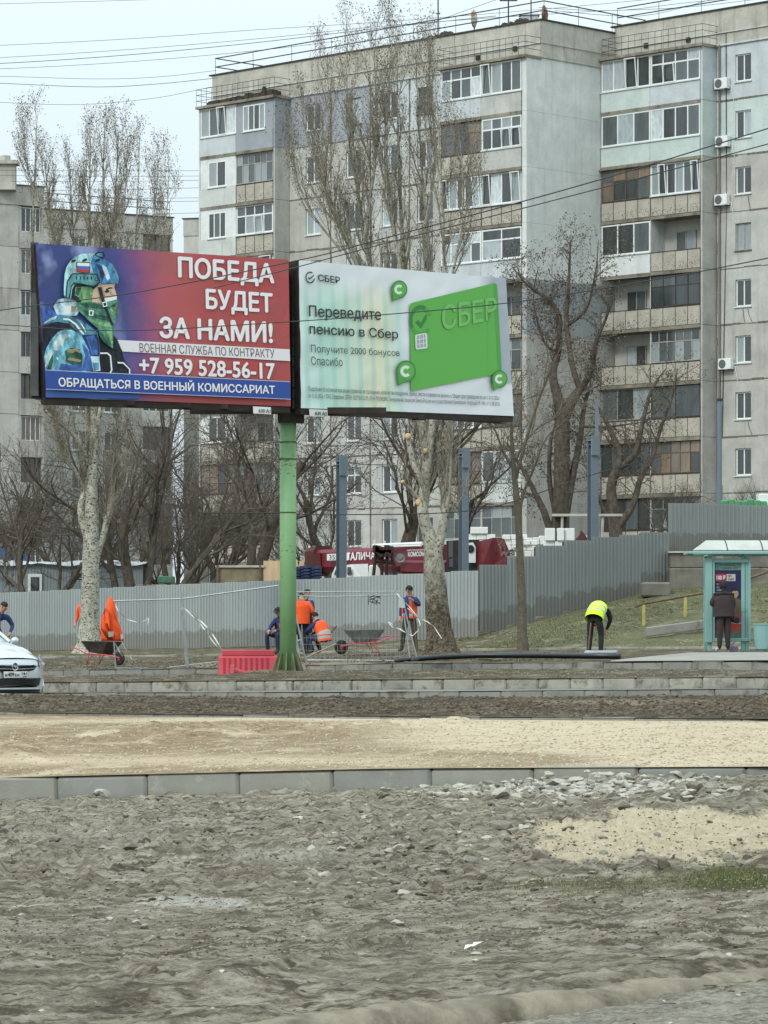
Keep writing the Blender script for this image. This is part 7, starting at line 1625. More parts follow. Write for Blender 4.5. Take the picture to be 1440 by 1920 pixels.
for i, (s, w) in enumerate((('при переводе', .25), ('по своим', .18), ('номеру', .15))): st(s, X0+.03, X0+.03+w, 1094+i*5.6, 1097.6+i*5.6, fm('pale_text', S(170, 170, 190)), .02)
st('к переводам', X0+.38, X0+.62, 1167, 1170.5, fm('pale_text', S(170, 170, 190)), .03); st('остановка', X0+.1, X0+.45, 1058, 1061, fm('dark_text', S(60, 90, 84)), .02, -.03); st('номер 28', X0+.12, X0+.5, 1063.5, 1066.5, fm('dark_text', S(60, 90, 84)), .02, -.03)
b = MB(); b.cbox(sx(1342), sx(1356), -.1, .1, sz(1047), sz(1042), .01); b.build('lamp', m_frame, SH)
b = MB(); b.cbox(sx(1296), sx(1560), -.30, -.22, sz(1040), sz(1034), .015); b.cbox(sx(1310), sx(1560), 1.2, 1.28, sz(1040), sz(1034), .015); b.cbox(sx(1290), sx(1297), -.3, 1.28, sz(1039), sz(1034.5), .01)
for px in (1331, 1397, 1505): b.cbox(sx(px)-.04, sx(px)+.04, -.22, 1.2, sz(1043), sz(1039), .01)
b.build('roof_frame', m_tur, SH)
n = N('roof_sheet'); n.col(n.mix(n.ramp(n.noise(1.5, 4), .4, .65), S(168, 172, 160), S(150, 152, 140))); n.b.inputs['Transmission Weight'].default_value = .1; m_roof = n.fin(.35, 0, .4)
for i in range(4):
    a0, a1 = sx(1297+i*66), sx(1297+(i+1)*66)-.01; b = MB(); V = []
    for t_ in np.linspace(0, 1, 12):
        yy = -.26+1.5*t_; zz = sz(1034)+.015+.25*sin(pi*(t_*.92+.0))
        V += [(a0+(.0 if i else .42*sin(pi*t_*.92)*.9), yy, zz), (a1, yy, zz)]
    V += [(x, y, z+.012) for x, y, z in V]; n_ = 12
    b.add(V, [(2*i_, 2*i_+1, 2*i_+3, 2*i_+2) for i_ in range(n_-1)]+[(24+2*i_, 24+2*i_+2, 24+2*i_+3, 24+2*i_+1) for i_ in range(n_-1)]); b.build('roof_panel', m_roof, SH, True)
    b = MB(); b.tube([(a1, -.26+1.5*t_, sz(1034)+.03+.25*sin(pi*t_*.92)) for t_ in np.linspace(0, 1, 12)], .014, 5); b.build('roof_rib', m_steel, SH)
b = MB(); b.cbox(sx(1408), sx(1505), .55, .95, sz(1203), sz(1197), .01); b.cbox(sx(1440), sx(1446), .6, .9, 0, sz(1203), .01); b.build('bench', m_tur, SH)
b = MB(); b.lathe([(0, .03), (.16, .03), (.20, .05), (.245, .60), (.26, .61), (.26, .64), (.235, .64), (.2, .1)], 20); o = b.build('litter_bin', m_tur); o.location = G(1432, 78.6, .03); tag(o, 'turquoise litter bin at the right edge beside the bus shelter', 'litter bin')
b = MB()
for i in range(4): b.cbox(-.9+r.uniform(-.2, .2), .9, i*.12, i*.12+.1, .01+i*.015, .04+i*.015, .005)
o = b.build('planks', m_crm); o.location = G(1400, 81.5, .02); tag(o, 'pale planks lying on the ground behind the shelter', 'planks')
# platform slab
A_ = [tuple(P(x, 0, 1)) for x in (0,)]
pxs = np.linspace(1145, 2300, 40); Zf = LV('kjt', pxs)[0]+.16; Xf = (pxs-720)*Zf/F; Vt = []
for j, t_ in enumerate(np.linspace(0, 1, 8)):
    for i, px in enumerate(pxs):
        Zz = Zf[i]+(.8+11.0*min(1, (px-1145)/150.0))*t_; Xx = (px-720)*Zz/F; Vt.append((Xx, Zz, gh(Xx, Zz)+.02))
i = (np.arange(7)[:, None]*40+np.arange(39)[None]).ravel(); link('bus_stop_platform', npmesh('bus_stop_platform', Vt, np.stack([i, i+1, i+41, i+40], -1), mat('platform_concrete', S(136, 134, 126), S(154, 152, 143), 1.5, .9, bump=.2, c3=S(140, 136, 124), s3=1.2), True), kind='structure')

# ---------------------------------------------------------------- site things
m_redp = mat('red_plastic', S(190, 70, 80), S(200, 82, 90), 2, .5, spec=.4)
Zr = 68.2; k = Zr/F; p = G(410, Zr, .03); t = thing('water_barrier', 'red plastic road barrier standing left of the green pole', 'road barrier', p, radians(6))
b = MB(); w = 110*k; n_ = 9
b.prism([(0, -.24, 0), (0, -.14, .36), (0, -.10, .40), (0, .10, .40), (0, .14, .36), (0, .24, 0)], (w, 0, 0)); b.build('body', m_redp, t)
b = MB(); b.cbox(.06, w-.06, -.11, .11, .40, .52, .015); b.build('top_rail', m_redp, t)
b = MB()
for i in range(n_): x = .08+i*(w-.2)/n_; b.prism([(x, -.235, .05), (x, -.19, .05), (x, -.11, .36), (x, -.16, .36)], (.045, 0, 0))
b.build('rib', mat('red_plastic_deep', S(170, 44, 56), None, rough=.5), t)
t = thing('traffic_cone', 'small red cone lying on its side in front of the barrier', 'traffic cone', G(436, 67.4, .10), .3)
b = MB(); b.lathe([(.09, 0), (.10, .01), (.022, .36), (.018, .37), (0, .37)], 18); o = b.build('cone', m_redp, t, True); o.rotation_euler = (0, pi/2+.08, 0)
b = MB(); b.cbox(-.15, .15, -.15, .15, -.02, .0, .01); o = b.build('base', m_redp, t); o.rotation_euler = (0, pi/2+.08, 0)
b = MB()
for i in range(5): b.cbox(i*.27, i*.27+.3, -.12, .12, -.02, .07+.02*(i % 2), .02)
o = b.build('broken_slab', mat('mud_slab', S(96, 90, 74), S(124, 116, 98), 4, .95, bump=.6, bs=14)); o.location = G(460, 66.4, .07); tag(o, 'muddy slab of broken concrete lying at the foot of the pole', 'concrete slab')
def barrow(loc, rz, mtray, lab, s=1.0, tilt=0):
    t = thing('wheelbarrow', lab, 'wheelbarrow', loc, rz); t.scale = (s,)*3
    b = MB(); bt = [(-.26, -.18, .34), (.20, -.18, .28), (.20, .18, .28), (-.26, .18, .34)]; tp = [(-.42, -.32, .62), (.46, -.30, .60), (.46, .30, .60), (-.42, .32, .62)]
    b.add(bt+tp+[(x*.97, y*.95, z+.012) for x, y, z in bt]+[(x*.98, y*.96, z) for x, y, z in tp], [(0, 3, 2, 1)]+[(i, (i+1) % 4, (i+1) % 4+4, i+4) for i in range(4)]+[(8, 9, 10, 11)]+[(i+8, i+12, (i+1) % 4+12, (i+1) % 4+8) for i in range(4)]+[(i+4, (i+1) % 4+4, (i+1) % 4+12, i+12) for i in range(4)]); b.build('tray', mtray, t)
    b = MB()
    for s_ in (-1, 1): b.tube([(.66, s_*.05, .2), (.3, s_*.18, .27), (-.3, s_*.24, .30), (-.62, s_*.28, .44), (-.80, s_*.29, .46)], .016, 6); b.tube([(-.22, s_*.2, .30), (-.30, s_*.24, .02), (-.12, s_*.22, .27)], .014, 6)
    b.tube([(-.3, -.24, .06), (-.3, .24, .06)], .012, 6); b.tube([(.66, -.09, .2), (.66, .09, .2)], .012, 6); b.build('frame', m_redp, t)
    b = MB(); b.lathe([(.05, -.03), (.13, -.035), (.17, -.02), (.18, 0), (.17, .02), (.13, .035), (.05, .03)], 20); w = b.build('wheel', m_blk2, t, True); w.rotation_euler = (pi/2, 0, 0); w.location = (.62, 0, .18)
    b = MB(); b.lathe([(0, -.03), (.10, -.025), (.10, .025), (0, .03)], 12); b.build('hub', m_redp, w)
barrow(G(190, 80, .0), radians(-38), mat('tray_dark', S(60, 56, 52), S(84, 76, 70), 5, .5, .3), 'wheelbarrow with a dark tray and red frame under the hanging orange jacket', .92)
barrow(G(684, 84.5, .02), radians(200), mat('tray_zinc', S(150, 156, 156), S(110, 116, 116), 3, .4, .5), 'wheelbarrow with a zinc tray beside the wire fence panel right of the pole', 1.0)
b = MB(); b.tube([G(176, 80, .3), P(171, 1163, 80.2)], .015, 6); o = b.build('tool_shaft', mat('pale_wood', S(160, 150, 124), S(140, 128, 104), 5, .8)); tag(o, 'pale tool handle standing up out of the left wheelbarrow', 'tool handle')
b = MB(); b.tube([P(196, 1211, 80.3), P(186, 1180, 80.3)], .014, 6); o = b.build('tool_shaft', m_wood); tag(o, 'dark tool handle beside the pale one in the left wheelbarrow', 'tool handle')
# tube fence panels
m_galv = mat('galvanised_tube', S(168, 174, 176), S(148, 154, 156), 4, .45, .5)
t = thing('mesh_fence_panel', 'galvanised tube fence frame carrying the orange jacket at the left', 'fence panel', (0, 0, 0)); b = MB(); Zf_ = 75.5
b.tube([P(213, 1127, Zf_), P(340, 1123, Zf_), P(400, 1115, Zf_), P(522, 1098, Zf_)], .02, 6); b.tube([P(340, 1112, Zf_), P(344, 1180, Zf_), P(350, 1253, Zf_)], .024, 6); b.tube([P(343, 1140, Zf_-.3), P(353, 1253, Zf_-.3)], .02, 6)
b.tube([P(217, 1253, Zf_), P(352, 1253, Zf_)], .016, 6); b.tube([P(217, 1253, Zf_), P(213, 1195, Zf_), P(211, 1127, Zf_)], .018, 6); b.tube([P(313, 1252, Zf_), P(360, 1246, Zf_), P(413, 1240, Zf_)], .012, 6); b.build('tube_frame', m_galv, t)
b = MB(); b.cbox(-.05, .05, -.05, .05, -.05, .05, .01, M4=Matrix.Translation(P(342, 1145, Zf_-.1))); b.build('clamp', m_galv, t)
t = thing('mesh_fence_panel', 'wire mesh fence panel between the green pole and the worker with the beanie', 'fence panel', (0, 0, 0)); b = MB(); Zg = 78.0
b.tube([P(553, 1110, Zg), P(752, 1109, Zg)], .016, 6); b.tube([P(553, 1116, Zg), P(600, 1119, Zg), P(752, 1116, Zg)], .016, 6)
b.tube([P(751, 1106, Zg), P(762, 1155, Zg), P(782, 1236, Zg)], .022, 6); b.tube([P(757, 1150, Zg-.4), P(769, 1238, Zg-.4)], .018, 6); b.tube([P(576, 1238, Zg), P(640, 1238, Zg), P(768, 1239, Zg)], .022, 6)
b.tube([P(551, 1138, Zg-1), P(575, 1247, Zg-1)], .022, 6); b.tube([P(555, 1190, Zg-1.2), P(560, 1232, Zg-1.2)], .035, 6); b.tube([P(553, 1202, Zg-1), P(566, 1200, Zg-1)], .02, 6); b.build('tube_frame', m_galv, t)
b = MB()
for i in range(24): x = 566+i*8.3; b.tube([P(x, 1190, Zg+.02), P(x+1, 1238, Zg+.02)], .0028, 3, cap=False)
for y in (1196, 1208, 1220, 1231): b.tube([P(564, y, Zg+.02), P(768, y+1, Zg+.02)], .0028, 3, cap=False)
b.build('wire_mesh', m_galv, t)
# tape
m_tape = mat('white_tape', S(222, 220, 208), S(196, 196, 186), 9, .6)
def ribbon(pts, Z, w, lab, tw=0):
    V = []; q = []
    pts = [(a, b_) for a, b_ in pts]; n_ = 5*(len(pts)-1)+1; xs = np.interp(np.linspace(0, len(pts)-1, n_), range(len(pts)), [a for a, _ in pts]); ys = np.interp(np.linspace(0, len(pts)-1, n_), range(len(pts)), [b_ for _, b_ in pts])
    c_ = [P(x, y, Z+.05*sin(i*.8)) for i, (x, y) in enumerate(zip(xs, ys))]; b = MB()
    for i, p in enumerate(c_):
        d = (c_[min(i+1, n_-1)]-c_[max(i-1, 0)]).normalized(); nrm = d.cross(Vector((0, 1, 0))).normalized(); a = tw*sin(i*.7); v = (nrm*cos(a)+Vector((0, 1, 0))*sin(a))*w*.5; V += [p-v, p+v]
    b.add(V, [(2*i, 2*i+1, 2*i+3, 2*i+2) for i in range(n_-1)]); b.add([v+Vector((0, .004, 0)) for v in V], [(2*i, 2*i+2, 2*i+3, 2*i+1) for i in range(n_-1)]); o = b.build('barrier_tape', m_tape); tag(o, lab, 'barrier tape')
ribbon([(213, 1127), (222, 1146), (240, 1162), (262, 1168), (274, 1162), (279, 1158), (277, 1172)], 75.3, .017, 'white tape curling right from the orange jacket', .6)
ribbon([(213, 1150), (216, 1175), (226, 1198), (240, 1225), (247, 1236)], 75.2, .017, 'white tape hanging down over the orange jacket', .6); ribbon([(215, 1205), (224, 1222), (230, 1230)], 75.3, .028, 'short strip of white tape below the jacket hem')
ribbon([(342, 1138), (352, 1146), (378, 1166), (392, 1180), (404, 1198), (418, 1222)], 75.2, .033, 'wide white tape sagging from the left fence post', .7); ribbon([(344, 1139), (362, 1156), (376, 1170), (386, 1184), (400, 1204), (414, 1220)], 75.0, .019, 'narrow white tape sagging below the wide one', .5)
ribbon([(741, 1108), (750, 1120), (768, 1138), (784, 1158), (800, 1165), (814, 1175), (828, 1197)], 77.7, .019, 'white tape trailing right across the poplar trunk', .4)
ribbon([(725, 1163), (736, 1176), (750, 1180), (762, 1187), (774, 1192), (784, 1182), (788, 1170), (782, 1156), (764, 1140)], 77.6, .019, 'white tape looping below the worker with the beanie', .5); ribbon([(726, 1164), (735, 1170), (745, 1178), (756, 1180)], 77.5, .014, 'short doubled strip of white tape left of the worker', .3)
b = MB()
for i in range(16): a = i*1.3; b.tube([P(697+8*sin(a), 1122+6*cos(a*1.7), Zg-.1), P(702+12*sin(a+1), 1126+8*cos(a*1.7+1), Zg-.15)], .008, 4)
o = b.build('wire_tangle', m_plas); tag(o, 'tangle of black wire hanging on the fence tube', 'wire')
o = MB().loft([[P(x, y, 77.9+d_) for x, y in ((748, 1122), (758, 1124), (760, 1140), (747, 1139))] for d_ in (0, .15)]).build('plastic_bag', mat('thin_plastic', S(180, 190, 188), None, rough=.3)); tag(o, 'translucent plastic bag tied to the tube frame by the worker', 'bag')
# hanging jacket
Zj = 75.0; b = MB()
prof = [(1121, 203, 209, .05), (1128, 201, 214, .10), (1136, 199, 216, .13), (1146, 195, 218, .16), (1160, 190, 221, .20), (1175, 188, 226, .24), (1188, 189, 229, .25), (1196, 190, 231, .23), (1201, 191, 231, .2)]
rings = []
for y, xa, xb, d in prof:
    n_ = 20; rings.append([P((xa+xb)/2+(xb-xa)/2*cos(2*pi*j/n_)*(1+.06*sin(j*3+y)), y+1.2*sin(j*2.1), Zj+d*sin(2*pi*j/n_)*(1+.2*sin(j*4+y*.2))) for j in range(n_)])
t = thing('orange_jacket', 'bright orange work jacket hung on the tube fence above a wheelbarrow', 'jacket', (0, 0, 0)); b.loft(rings); b.build('jacket_body', m_ora, t, True)
b = MB(); b.loft([[P(x, y, Zj-d) for x, y, d in ((190, 1158, .15), (197, 1140, .16), (205, 1146, .27), (202, 1160, .3))], [P(x, y, Zj-d) for x, y, d in ((189, 1180, .22), (195, 1178, .3), (206, 1182, .34), (202, 1184, .25))], [P(x, y, Zj-d) for x, y, d in ((202, 1200, .22), (206, 1186, .3), (213, 1184, .32), (213, 1199, .24))]]); b.build('sleeve', m_ora, t, True)
b = MB(); b.poly([P(202, 1185, Zj-.40), P(213, 1184, Zj-.40), P(213, 1192, Zj-.38), P(204, 1195, Zj-.38)]); b.poly([P(226, 1190, Zj-.3), P(231, 1188, Zj-.3), P(232, 1196, Zj-.3), P(227, 1200, Zj-.3)]); b.build('band', m_refl, t)
# pipes, boards, tools
t = thing('pipe_bundle', 'black plastic pipes lying along the walkway kerb right of the pole', 'pipes', (0, 0, 0)); m_pe = mat('black_pipe', S(38, 44, 48), None, rough=.35, spec=.5)
for i, (o1_, o2_, dz_) in enumerate(((0, 0, 0), (.16, 2.5, .005), (.34, 1, -.03))):
    b = MB(); b.tube([G(742+o2_*12, 73.0+o1_, .02), G(770+o2_*8, 73.3+o1_, .05+dz_), G(830, 73.6+o1_, .09+dz_), G(900, 73.6+o1_, .11+dz_), G(1000, 73+o1_, .10+dz_), G(1080, 72.2+o1_, .09+dz_), G(1162, 71.3+o1_, .08+dz_)], .045, 10); b.build('pipe', m_pe, t, True)
b = MB(); b.tube([G(1098, 75.5, .1), G(1158, 75, .1)], .05, 8); o = b.build('grey_pipe', m_galv); tag(o, 'short grey pipe lying beside the worker in the yellow vest', 'pipe')
b = MB(); b.tube([P(567, 1236, 83), P(630, 1207, 84)], .02, 6); o = b.build('shovel', M['pale_wood']); tag(o, 'pale wooden shovel handle lying slantwise by the crouching worker', 'shovel')
b = MB(); b.tube([P(612, 1195, 90), P(631, 1174, 91)], .022, 6); o = b.build('lever_bar', m_steel); tag(o, 'dark steel bar sticking up behind the crouching worker', 'bar')
b = MB(); b.cbox(-.15, .15, -.1, .1, 0, .03, .005); o = b.build('brick_piece', mat('brick_red', S(140, 84, 70), S(120, 70, 60), 8, .9)); o.location = P(586, 1249, 68); tag(o, 'piece of red brick beside the pole foot', 'brick')
o = link('red_stone', rock_mesh(9, 1, .2), None); o.data.materials.append(M['brick_red']); o.scale = (.05, .05, .14); o.location = G(858, 85.6, .05); tag(o, 'red painted stake at the foot of the tall poplar', 'stake'); o.name = 'red_stake'

# ---------------------------------------------------------------- overhead wires
m_wire = mat('wire_black', S(52, 56, 58), None, rough=.6)
def wire(pts, r_, lab, grp=None):
    b = MB(); q = [P(x, y, Z) for x, y, Z in pts]; out = []
    for i in range(len(q)-1):
        p0, p1, p2, p3 = q[max(i-1, 0)], q[i], q[i+1], q[min(i+2, len(q)-1)]
        for j in range(6):
            t_ = j/6; out.append(.5*((2*p1)+(p2-p0)*t_+(2*p0-5*p1+4*p2-p3)*t_*t_+(p1*3-p0-p2*3+p3)*t_**3))
    b.tube(out+[q[-1]], r_, 5, cap=False); o = b.build('overhead_wire', m_wire); tag(o, lab, 'wire', grp)
wire([(-200, 622, 60), (0, 582, 56), (250, 549, 53), (560, 488, 50), (720, 447, 48), (1080, 350, 45), (1440, 241, 42), (1700, 160, 40)], .009, 'upper thick black wire crossing both posters and rising to the right')
wire([(400, 540, 53), (560, 500, 50.3), (720, 457, 48.3), (1080, 365, 45.3), (1440, 270, 42.3), (1700, 195, 40)], .008, 'second black wire just below the thick upper one on the right')
wire([(-200, 600, 60), (0, 609, 56), (230, 620, 54), (545, 603, 51), (720, 590, 49), (960, 567, 47), (1240, 522, 45), (1440, 484, 43), (1700, 430, 41)], .008, 'thin wire sagging across the middle of both posters')
wire([(380, 962, 76), (520, 962, 76.2), (640, 965, 76.4), (900, 955, 77), (1100, 893, 78), (1240, 855, 79)], .012, 'low thin wire crossing behind the green pole')
GW = 'thin wires in the sky above the left poplar'
for i, (pts, rr) in enumerate(((((-200, 9), (0, 7), (330, -2)), .012), (((-200, 92), (0, 85), (240, 73), (480, 56), (760, 38), (1100, 10), (1400, -20)), .014), (((-200, 114), (0, 108), (240, 93), (480, 73), (730, 48), (1000, 28)), .014), (((-200, 124), (0, 119), (240, 103), (480, 80), (720, 52), (930, 30)), .02),
                               (((-200, 132), (0, 129), (240, 116), (480, 95), (640, 76)), .014), (((-200, 140), (0, 143), (180, 148), (300, 144), (406, 132)), .013), (((-200, 146), (0, 156), (180, 163), (300, 157), (408, 146)), .018), (((-200, 182), (0, 192), (150, 196), (290, 184), (396, 163)), .013))):
    wire([(x, y, 165) for x, y in pts], rr*.75, ['topmost', 'second', 'third', 'fourth and thickest', 'fifth', 'sixth, ending at the roof rail,', 'seventh, darker,', 'lowest'][i]+' thin wire across the sky at the upper left', GW)
for i, (y0, y1) in enumerate(((319, 320), (329, 330), (340, 338), (357, 352), (371, 371), (380, 377), (405, 399))):
    wire([(-100+i*60, y0, 215), (240, (y0+y1)/2+1, 215), (376, y1, 215)], .012, ['first', 'second', 'third', 'fourth', 'fifth', 'sixth', 'seventh'][i]+' from the top of the thin wires between the left poplar and the main block', 'thin wires low in the sky left of the main block')
for i, pts in enumerate((((1010, 14), (1150, 20), (1280, 6), (1440, -10)), ((900, 35), (1100, 22), (1280, 14), (1440, -4)), ((1040, 20), (1200, 30), (1330, 0)), ((790, 50), (900, 10), (960, -10)))):
    wire([(x, y, 168) for x, y in pts], .012, ['upper', 'middle', 'lower', 'steep'][i]+' roof wire above the gable of the main block', 'roof wires above the gable')

# ---------------------------------------------------------------- stones, litter, grass
m_st = [mat('stone_pale', S(184, 181, 170), S(156, 152, 139), 6, .95, bump=.5, bs=30), mat('stone_grey', S(140, 136, 124), S(116, 112, 100), 6, .95, bump=.5, bs=30), mat('clod_dark', S(104, 95, 78), S(78, 70, 56), 8, .98, bump=.8, bs=30)]
RM = []
for mi_, m_ in enumerate(m_st):
    L_list = []
    for s_ in range(5): me = rock_mesh(100+mi_*7+s_, 2 if mi_ != 1 else 1, .35, .62 if mi_ < 2 else .75); me.materials.append(m_); L_list.append(me)
    RM.append(L_list)
rs = random.Random(77); fld = []
def yard_h(X, Y):
    px = 720+F*X/Y; a, b_ = LV('yard0', px), LV('kf', px); ZA, hA, ZB, hB = float(a[0]), float(a[1]), float(b_[0]), float(b_[1]); h = hA+(hB-hA)*(Y-ZA)/(ZB-ZA)
    t_ = (1/ZA-1/Y)/(1/ZA-1/ZB); x_ = np.array([[X]]); y_2 = np.array([[Y]]); return h+float(yard_dz(x_, y_2, np.array([[t_]]), np.array([[px]]))[0, 0])
def yz(px, py):
    ZA, hA = LV('yard0', px); ZB, hB = LV('kf', px); Y = 1.42*F/(py-HZ)
    for _ in range(4): Y = (CZ-(hA+(hB-hA)*(Y-ZA)/(ZB-ZA)))*F/(py-HZ)
    return Y
def scatter(n_, px_, py_, sz_, kinds):
    for _ in range(n_):
        px, py = px_(), py_(); Y = float(yz(px, py))
        if Y > float(LV('kf', px)[0])-.12 or Y < 10: continue
        X = X_(px, Y); fld.append((X, Y, sz_(), rs.choice(kinds), py))
U = rs.uniform
scatter(650, lambda: rs.gauss(1060, 150), lambda: rs.gauss(1478, 14), lambda: abs(rs.gauss(.022, .018))+.015, [0, 0, 0, 0, 1])
scatter(60, lambda: U(900, 1320), lambda: rs.gauss(1476, 12), lambda: U(.05, .10), [0, 0, 0, 1, 1, 1, 2])
scatter(500, lambda: U(-60, 1500), lambda: U(1462, 1640), lambda: abs(rs.gauss(.012, .014))+.01, [1, 1, 2, 2])
scatter(260, lambda: U(560, 1000), lambda: rs.gauss(1590, 40), lambda: abs(rs.gauss(.016, .014))+.010, [1, 1, 1, 2, 0])
scatter(130, lambda: U(-40, 500), lambda: rs.gauss(1530, 30), lambda: abs(rs.gauss(.016, .016))+.012, [1, 1, 2])
scatter(150, lambda: rs.choice([rs.gauss(210, 80), rs.gauss(800, 90)]), lambda: rs.gauss(1668, 15), lambda: abs(rs.gauss(.012, .012))+.010, [2, 2, 2, 1])
scatter(150, lambda: U(-60, 1500), lambda: U(1640, 1900), lambda: abs(rs.gauss(.008, .009))+.006, [0, 1, 2])
for px, py, s_, kd in ((245, 1598, .13, 1), (200, 1620, .09, 1), (392, 1604, .09, 2), (880, 1628, .12, 1), (1140, 1443, .13, 0), (1270, 1448, .13, 0), (825, 1660, .15, 2), (1175, 1518, .12, 2), (193, 1494, .13, 0), (303, 1500, .10, 2), (905, 1650, .08, 2), (660, 1640, .09, 1), (1190, 1785, .09, 1), (860, 1640, .07, 1), (1300, 1490, .12, 2), (1010, 1482, .13, 0), (1080, 1470, .15, 0), (1160, 1475, .13, 1), (1220, 1492, .14, 2)):
    Y = min(float(yz(px, py)), float(LV('kf', px)[0])-.15); fld.append((X_(px, Y), Y, s_*.6, kd, py))
fld.sort(key=lambda q: -q[2]/q[1])
small = MB()
for i, (X, Y, s_, kd, py) in enumerate(fld):
    h = yard_h(X, Y)+s_*(.15 if kd < 2 else -.12); me = RM[kd][rs.randrange(5)]; sc = (s_*U(.8, 1.3), s_*U(.7, 1.1), s_*U(.6, .95)); e = (U(-.3, .3), U(-.3, .3), U(0, 6.28))
    if i < 290: o = link('stone' if kd < 2 else 'clod', me, yard, (X, Y, h), e); o.scale = sc
    else:
        Mx = Matrix.LocRotScale(Vector((X, Y, h)), Matrix.Rotation(e[2], 3, 'Z').to_euler(), Vector(sc)); src = RM[1][rs.randrange(5)]
        small.add([Mx@v.co for v in src.vertices], [tuple(p.vertices) for p in src.polygons], kd)
small.build('pebbles', m_st, yard, kind='stuff')
# crumbs of earth and gravel in the yard (too many to count)
#YARD
# pebbles on the road bed and clods on the far soil
def specks(name, A_l, B_l, n_, s0, s1, mats, par=None, lab=None, pr=(-100, 1540), seed=5, hfun=None, flat=.6, tr=(.02, .98)):
    R_ = np.random.RandomState(seed); px = R_.uniform(*pr, n_); t_ = R_.uniform(*tr, n_); ZA, _ = LV(A_l, px); ZB, _ = LV(B_l, px); Z = 1/((1-t_)/ZA+t_/ZB); X = (px-720)*Z/F; h = ghv(X, Z)
    if hfun is not None: h = h+hfun(X, Z, t_, px)
    s = np.exp(R_.uniform(np.log(s0), np.log(s1), n_)); o8 = np.array([(1, 0, 0), (0, 1, 0), (-1, 0, 0), (0, -1, 0), (0, 0, 1), (0, 0, -1)], float); fc_ = np.array([(0, 1, 4), (1, 2, 4), (2, 3, 4), (3, 0, 4), (1, 0, 5), (2, 1, 5), (3, 2, 5), (0, 3, 5)])
    V = o8[None]*s[:, None, None]*R_.uniform(.6, 1.2, (n_, 6, 1))*np.array([1, 1, flat]); a = R_.uniform(0, 6.28, n_); c_, s_2 = np.cos(a)[:, None], np.sin(a)[:, None]; V = np.stack([V[..., 0]*c_-V[..., 1]*s_2, V[..., 0]*s_2+V[..., 1]*c_, V[..., 2]], -1)
    V += np.stack([X, Z, h], -1)[:, None]; Q = (fc_[None]+np.arange(n_)[:, None, None]*6).reshape(-1, 3); mi_ = np.repeat(R_.randint(0, len(mats), n_), 8)
    o = link(name, npmesh(name, V.reshape(-1, 3), Q, mats, False, mi_), par, kind='stuff'); 
    if lab: tag(o, lab[0], lab[1])
R_y = lambda X, Z, t_, px: yard_dz(X, Z, t_, px)
specks('yard_crumbs', 'yard0', 'kf', 15000, .004, .014, [m_st[1], m_st[2], m_st[2], mat('crumb_mid', S(118, 109, 90), None, rough=.95), mat('crumb_light', S(150, 142, 124), None, rough=.95)], yard, hfun=R_y, tr=(.68, .995), seed=21)
m_sp = [mat('gravel_tan', S(164, 152, 124), S(148, 136, 110), 9, .95), mat('gravel_brown', S(144, 130, 106), None, rough=.95), mat('gravel_pale', S(186, 178, 156), None, rough=.95)]
specks('gravel', 'kft', 'sand1', 11000, .006, .024, m_sp, None, ('loose gravel and sand crumbs on the road bed', 'gravel'), hfun=lambda X, Z, t_, px: sand_dz(X, Z, t_, px)*np.minimum(1, 12*np.minimum(t_, 1-t_)))
specks('soil_clods', 'thin', 'kg', 7000, .015, .06, [m_st[2], mat('clod_brown', S(74, 66, 54), None, rough=.98), mat('clod_mid', S(98, 90, 74), None, rough=.98)], None, ('loose dark soil clods in the dug strip', 'soil'), seed=6, hfun=lambda X, Z, t_, px: soil_dz(X, Z, t_, px)*np.minimum(1, 6*np.minimum(t_, 1-t_)))
specks('verge_clods', 'kht', 'kj', 3500, .01, .035, [m_st[2], m_st[1]], None, ('crumbs of soil on the verge around the pole', 'soil'), seed=8, hfun=lambda X, Z, t_, px: verge_dz(X, Z, t_, px)*np.minimum(1, 6*np.minimum(t_, 1-t_)))
specks('worksite_rubble', 'kjt', 'kk', 2600, .010, .035, [m_st[2], m_st[2], m_st[1], M['clod_brown']], None, ('loose earth and bits of rubble around the workers', 'rubble'), pr=(60, 1090), seed=9)
specks('leaf_litter', 'kk', 'fen', 3800, .015, .05, [mat('dry_leaf', S(170, 160, 130), S(140, 128, 98), 9, .9), mat('leaf_brown', S(110, 96, 70), None, rough=.9), mat('litter_white', S(176, 176, 164), None, rough=.9), m_bank], None, ('dry leaves and litter on the grass slope', 'leaves'), pr=(850, 1540), seed=10, flat=.25)
def blades(name, pxr, fn, n_, L, w, mats, lab, seed=4):
    R_ = np.random.RandomState(seed); p = fn(R_, n_); n_ = len(p); d = R_.normal(0, .35, (n_, 3)); d[:, 2] = 1; d /= np.linalg.norm(d, axis=1, keepdims=True); a = R_.uniform(0, 6.28, n_); s = np.stack([np.cos(a), np.sin(a), 0*a], -1)*w*.5; l = L*R_.uniform(.4, 1.3, (n_, 1))
    V = np.stack([p-s, p+s, p+d*l], 1).reshape(-1, 3); Q = np.arange(n_*3).reshape(-1, 3); o = link(name, npmesh(name, V, Q, mats, False, R_.randint(0, len(mats), n_)), None, kind='stuff'); tag(o, *lab)
m_gr = [mat('grass_green', S(86, 104, 48), None, rough=.9), mat('grass_dry', S(140, 134, 88), None, rough=.9), mat('grass_dark', S(62, 76, 38), None, rough=.9)]
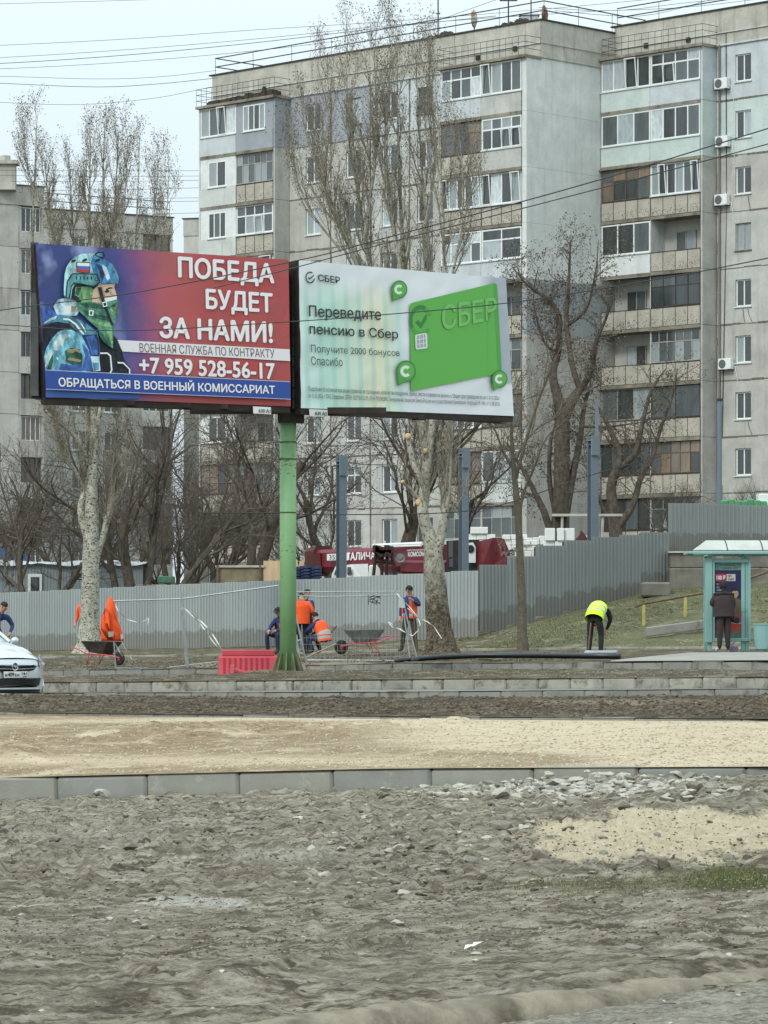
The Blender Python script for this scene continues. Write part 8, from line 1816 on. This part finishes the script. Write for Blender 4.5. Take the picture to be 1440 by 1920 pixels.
def fb_(R_, n_):
    px = R_.uniform(860, 1560, n_); t_ = R_.uniform(.05, .97, n_); ZA, _ = LV('kk', px); ZB, _ = LV('fen', px); Z = ZA+(ZB-ZA)*t_; X = (px-720)*Z/F; ok = fbm(X*1.2, Z*.6, 3, 19) > .42; X, Z = X[ok], Z[ok]; return np.stack([X, Z, ghv(X, Z)], -1)
blades('grass', None, fb_, 13000, .06, .016, m_gr, ('short worn grass on the slope behind the bus stop', 'grass'))
def fy(R_, n_):
    cx = R_.choice([0, 1], n_, p=[.6, .4]); px = np.where(cx == 0, R_.normal(1370, 75, n_), R_.normal(1120, 130, n_)); py = np.where(cx == 0, R_.normal(1648, 13, n_), R_.normal(1664, 8, n_)); Z = yz(px, py); X = (px-720)*Z/F; ZA, hA = LV('yard0', px); ZB, hB = LV('kf', px); return np.stack([X, Z, hA+(hB-hA)*(Z-ZA)/(ZB-ZA)+yard_dz(X, Z, 0, px)-.003], -1)
blades('grass_patch', None, fy, 5000, .018, .005, m_gr, ('thin patch of new grass at the right of the yard', 'grass'), 12)
# twigs and sticks in the yard
b = MB()
for i in range(26):
    py = U(1640, 1890); px = U(0, 1440); Y = 1.42*F/(py-HZ); X = X_(px, Y); a = U(-.5, .5)+rs.choice([0, pi]); L = U(.04, .14); h = yard_h(X, Y)+.008; b.tube([(X, Y, h), (X+cos(a)*L*.5, Y+sin(a)*L, h+U(0, .006)), (X+cos(a)*L, Y+sin(a)*L*.8, h)], U(.0015, .004), 4)
b.build('twigs', [mat('twig_brown', S(92, 82, 66), S(120, 110, 92), 9, .9)], yard, kind='stuff')
b = MB(); p = near(1090, 1814, .26); b.tube([p, (p[0]+.16, p[1]+.1, p[2]-.02)], .018, 7); o = b.build('wood_stub', M['mud_slab']); o.location.z = -.02; tag(o, 'short muddy wood stub lying in the right foreground', 'wood')
b = MB()
for px, py in ((885, 1775), (870, 1780)): p = near(px, py, .235); b.add([p, (p[0]+.05, p[1]+.08, p[2]+.015), (p[0]+.01, p[1]+.16, p[2]+.005)], [(0, 1, 2)])
o = b.build('paper_scrap', m_tape); tag(o, 'white scrap of paper lying on the bare ground', 'paper')
flush_people(); flush_texts()
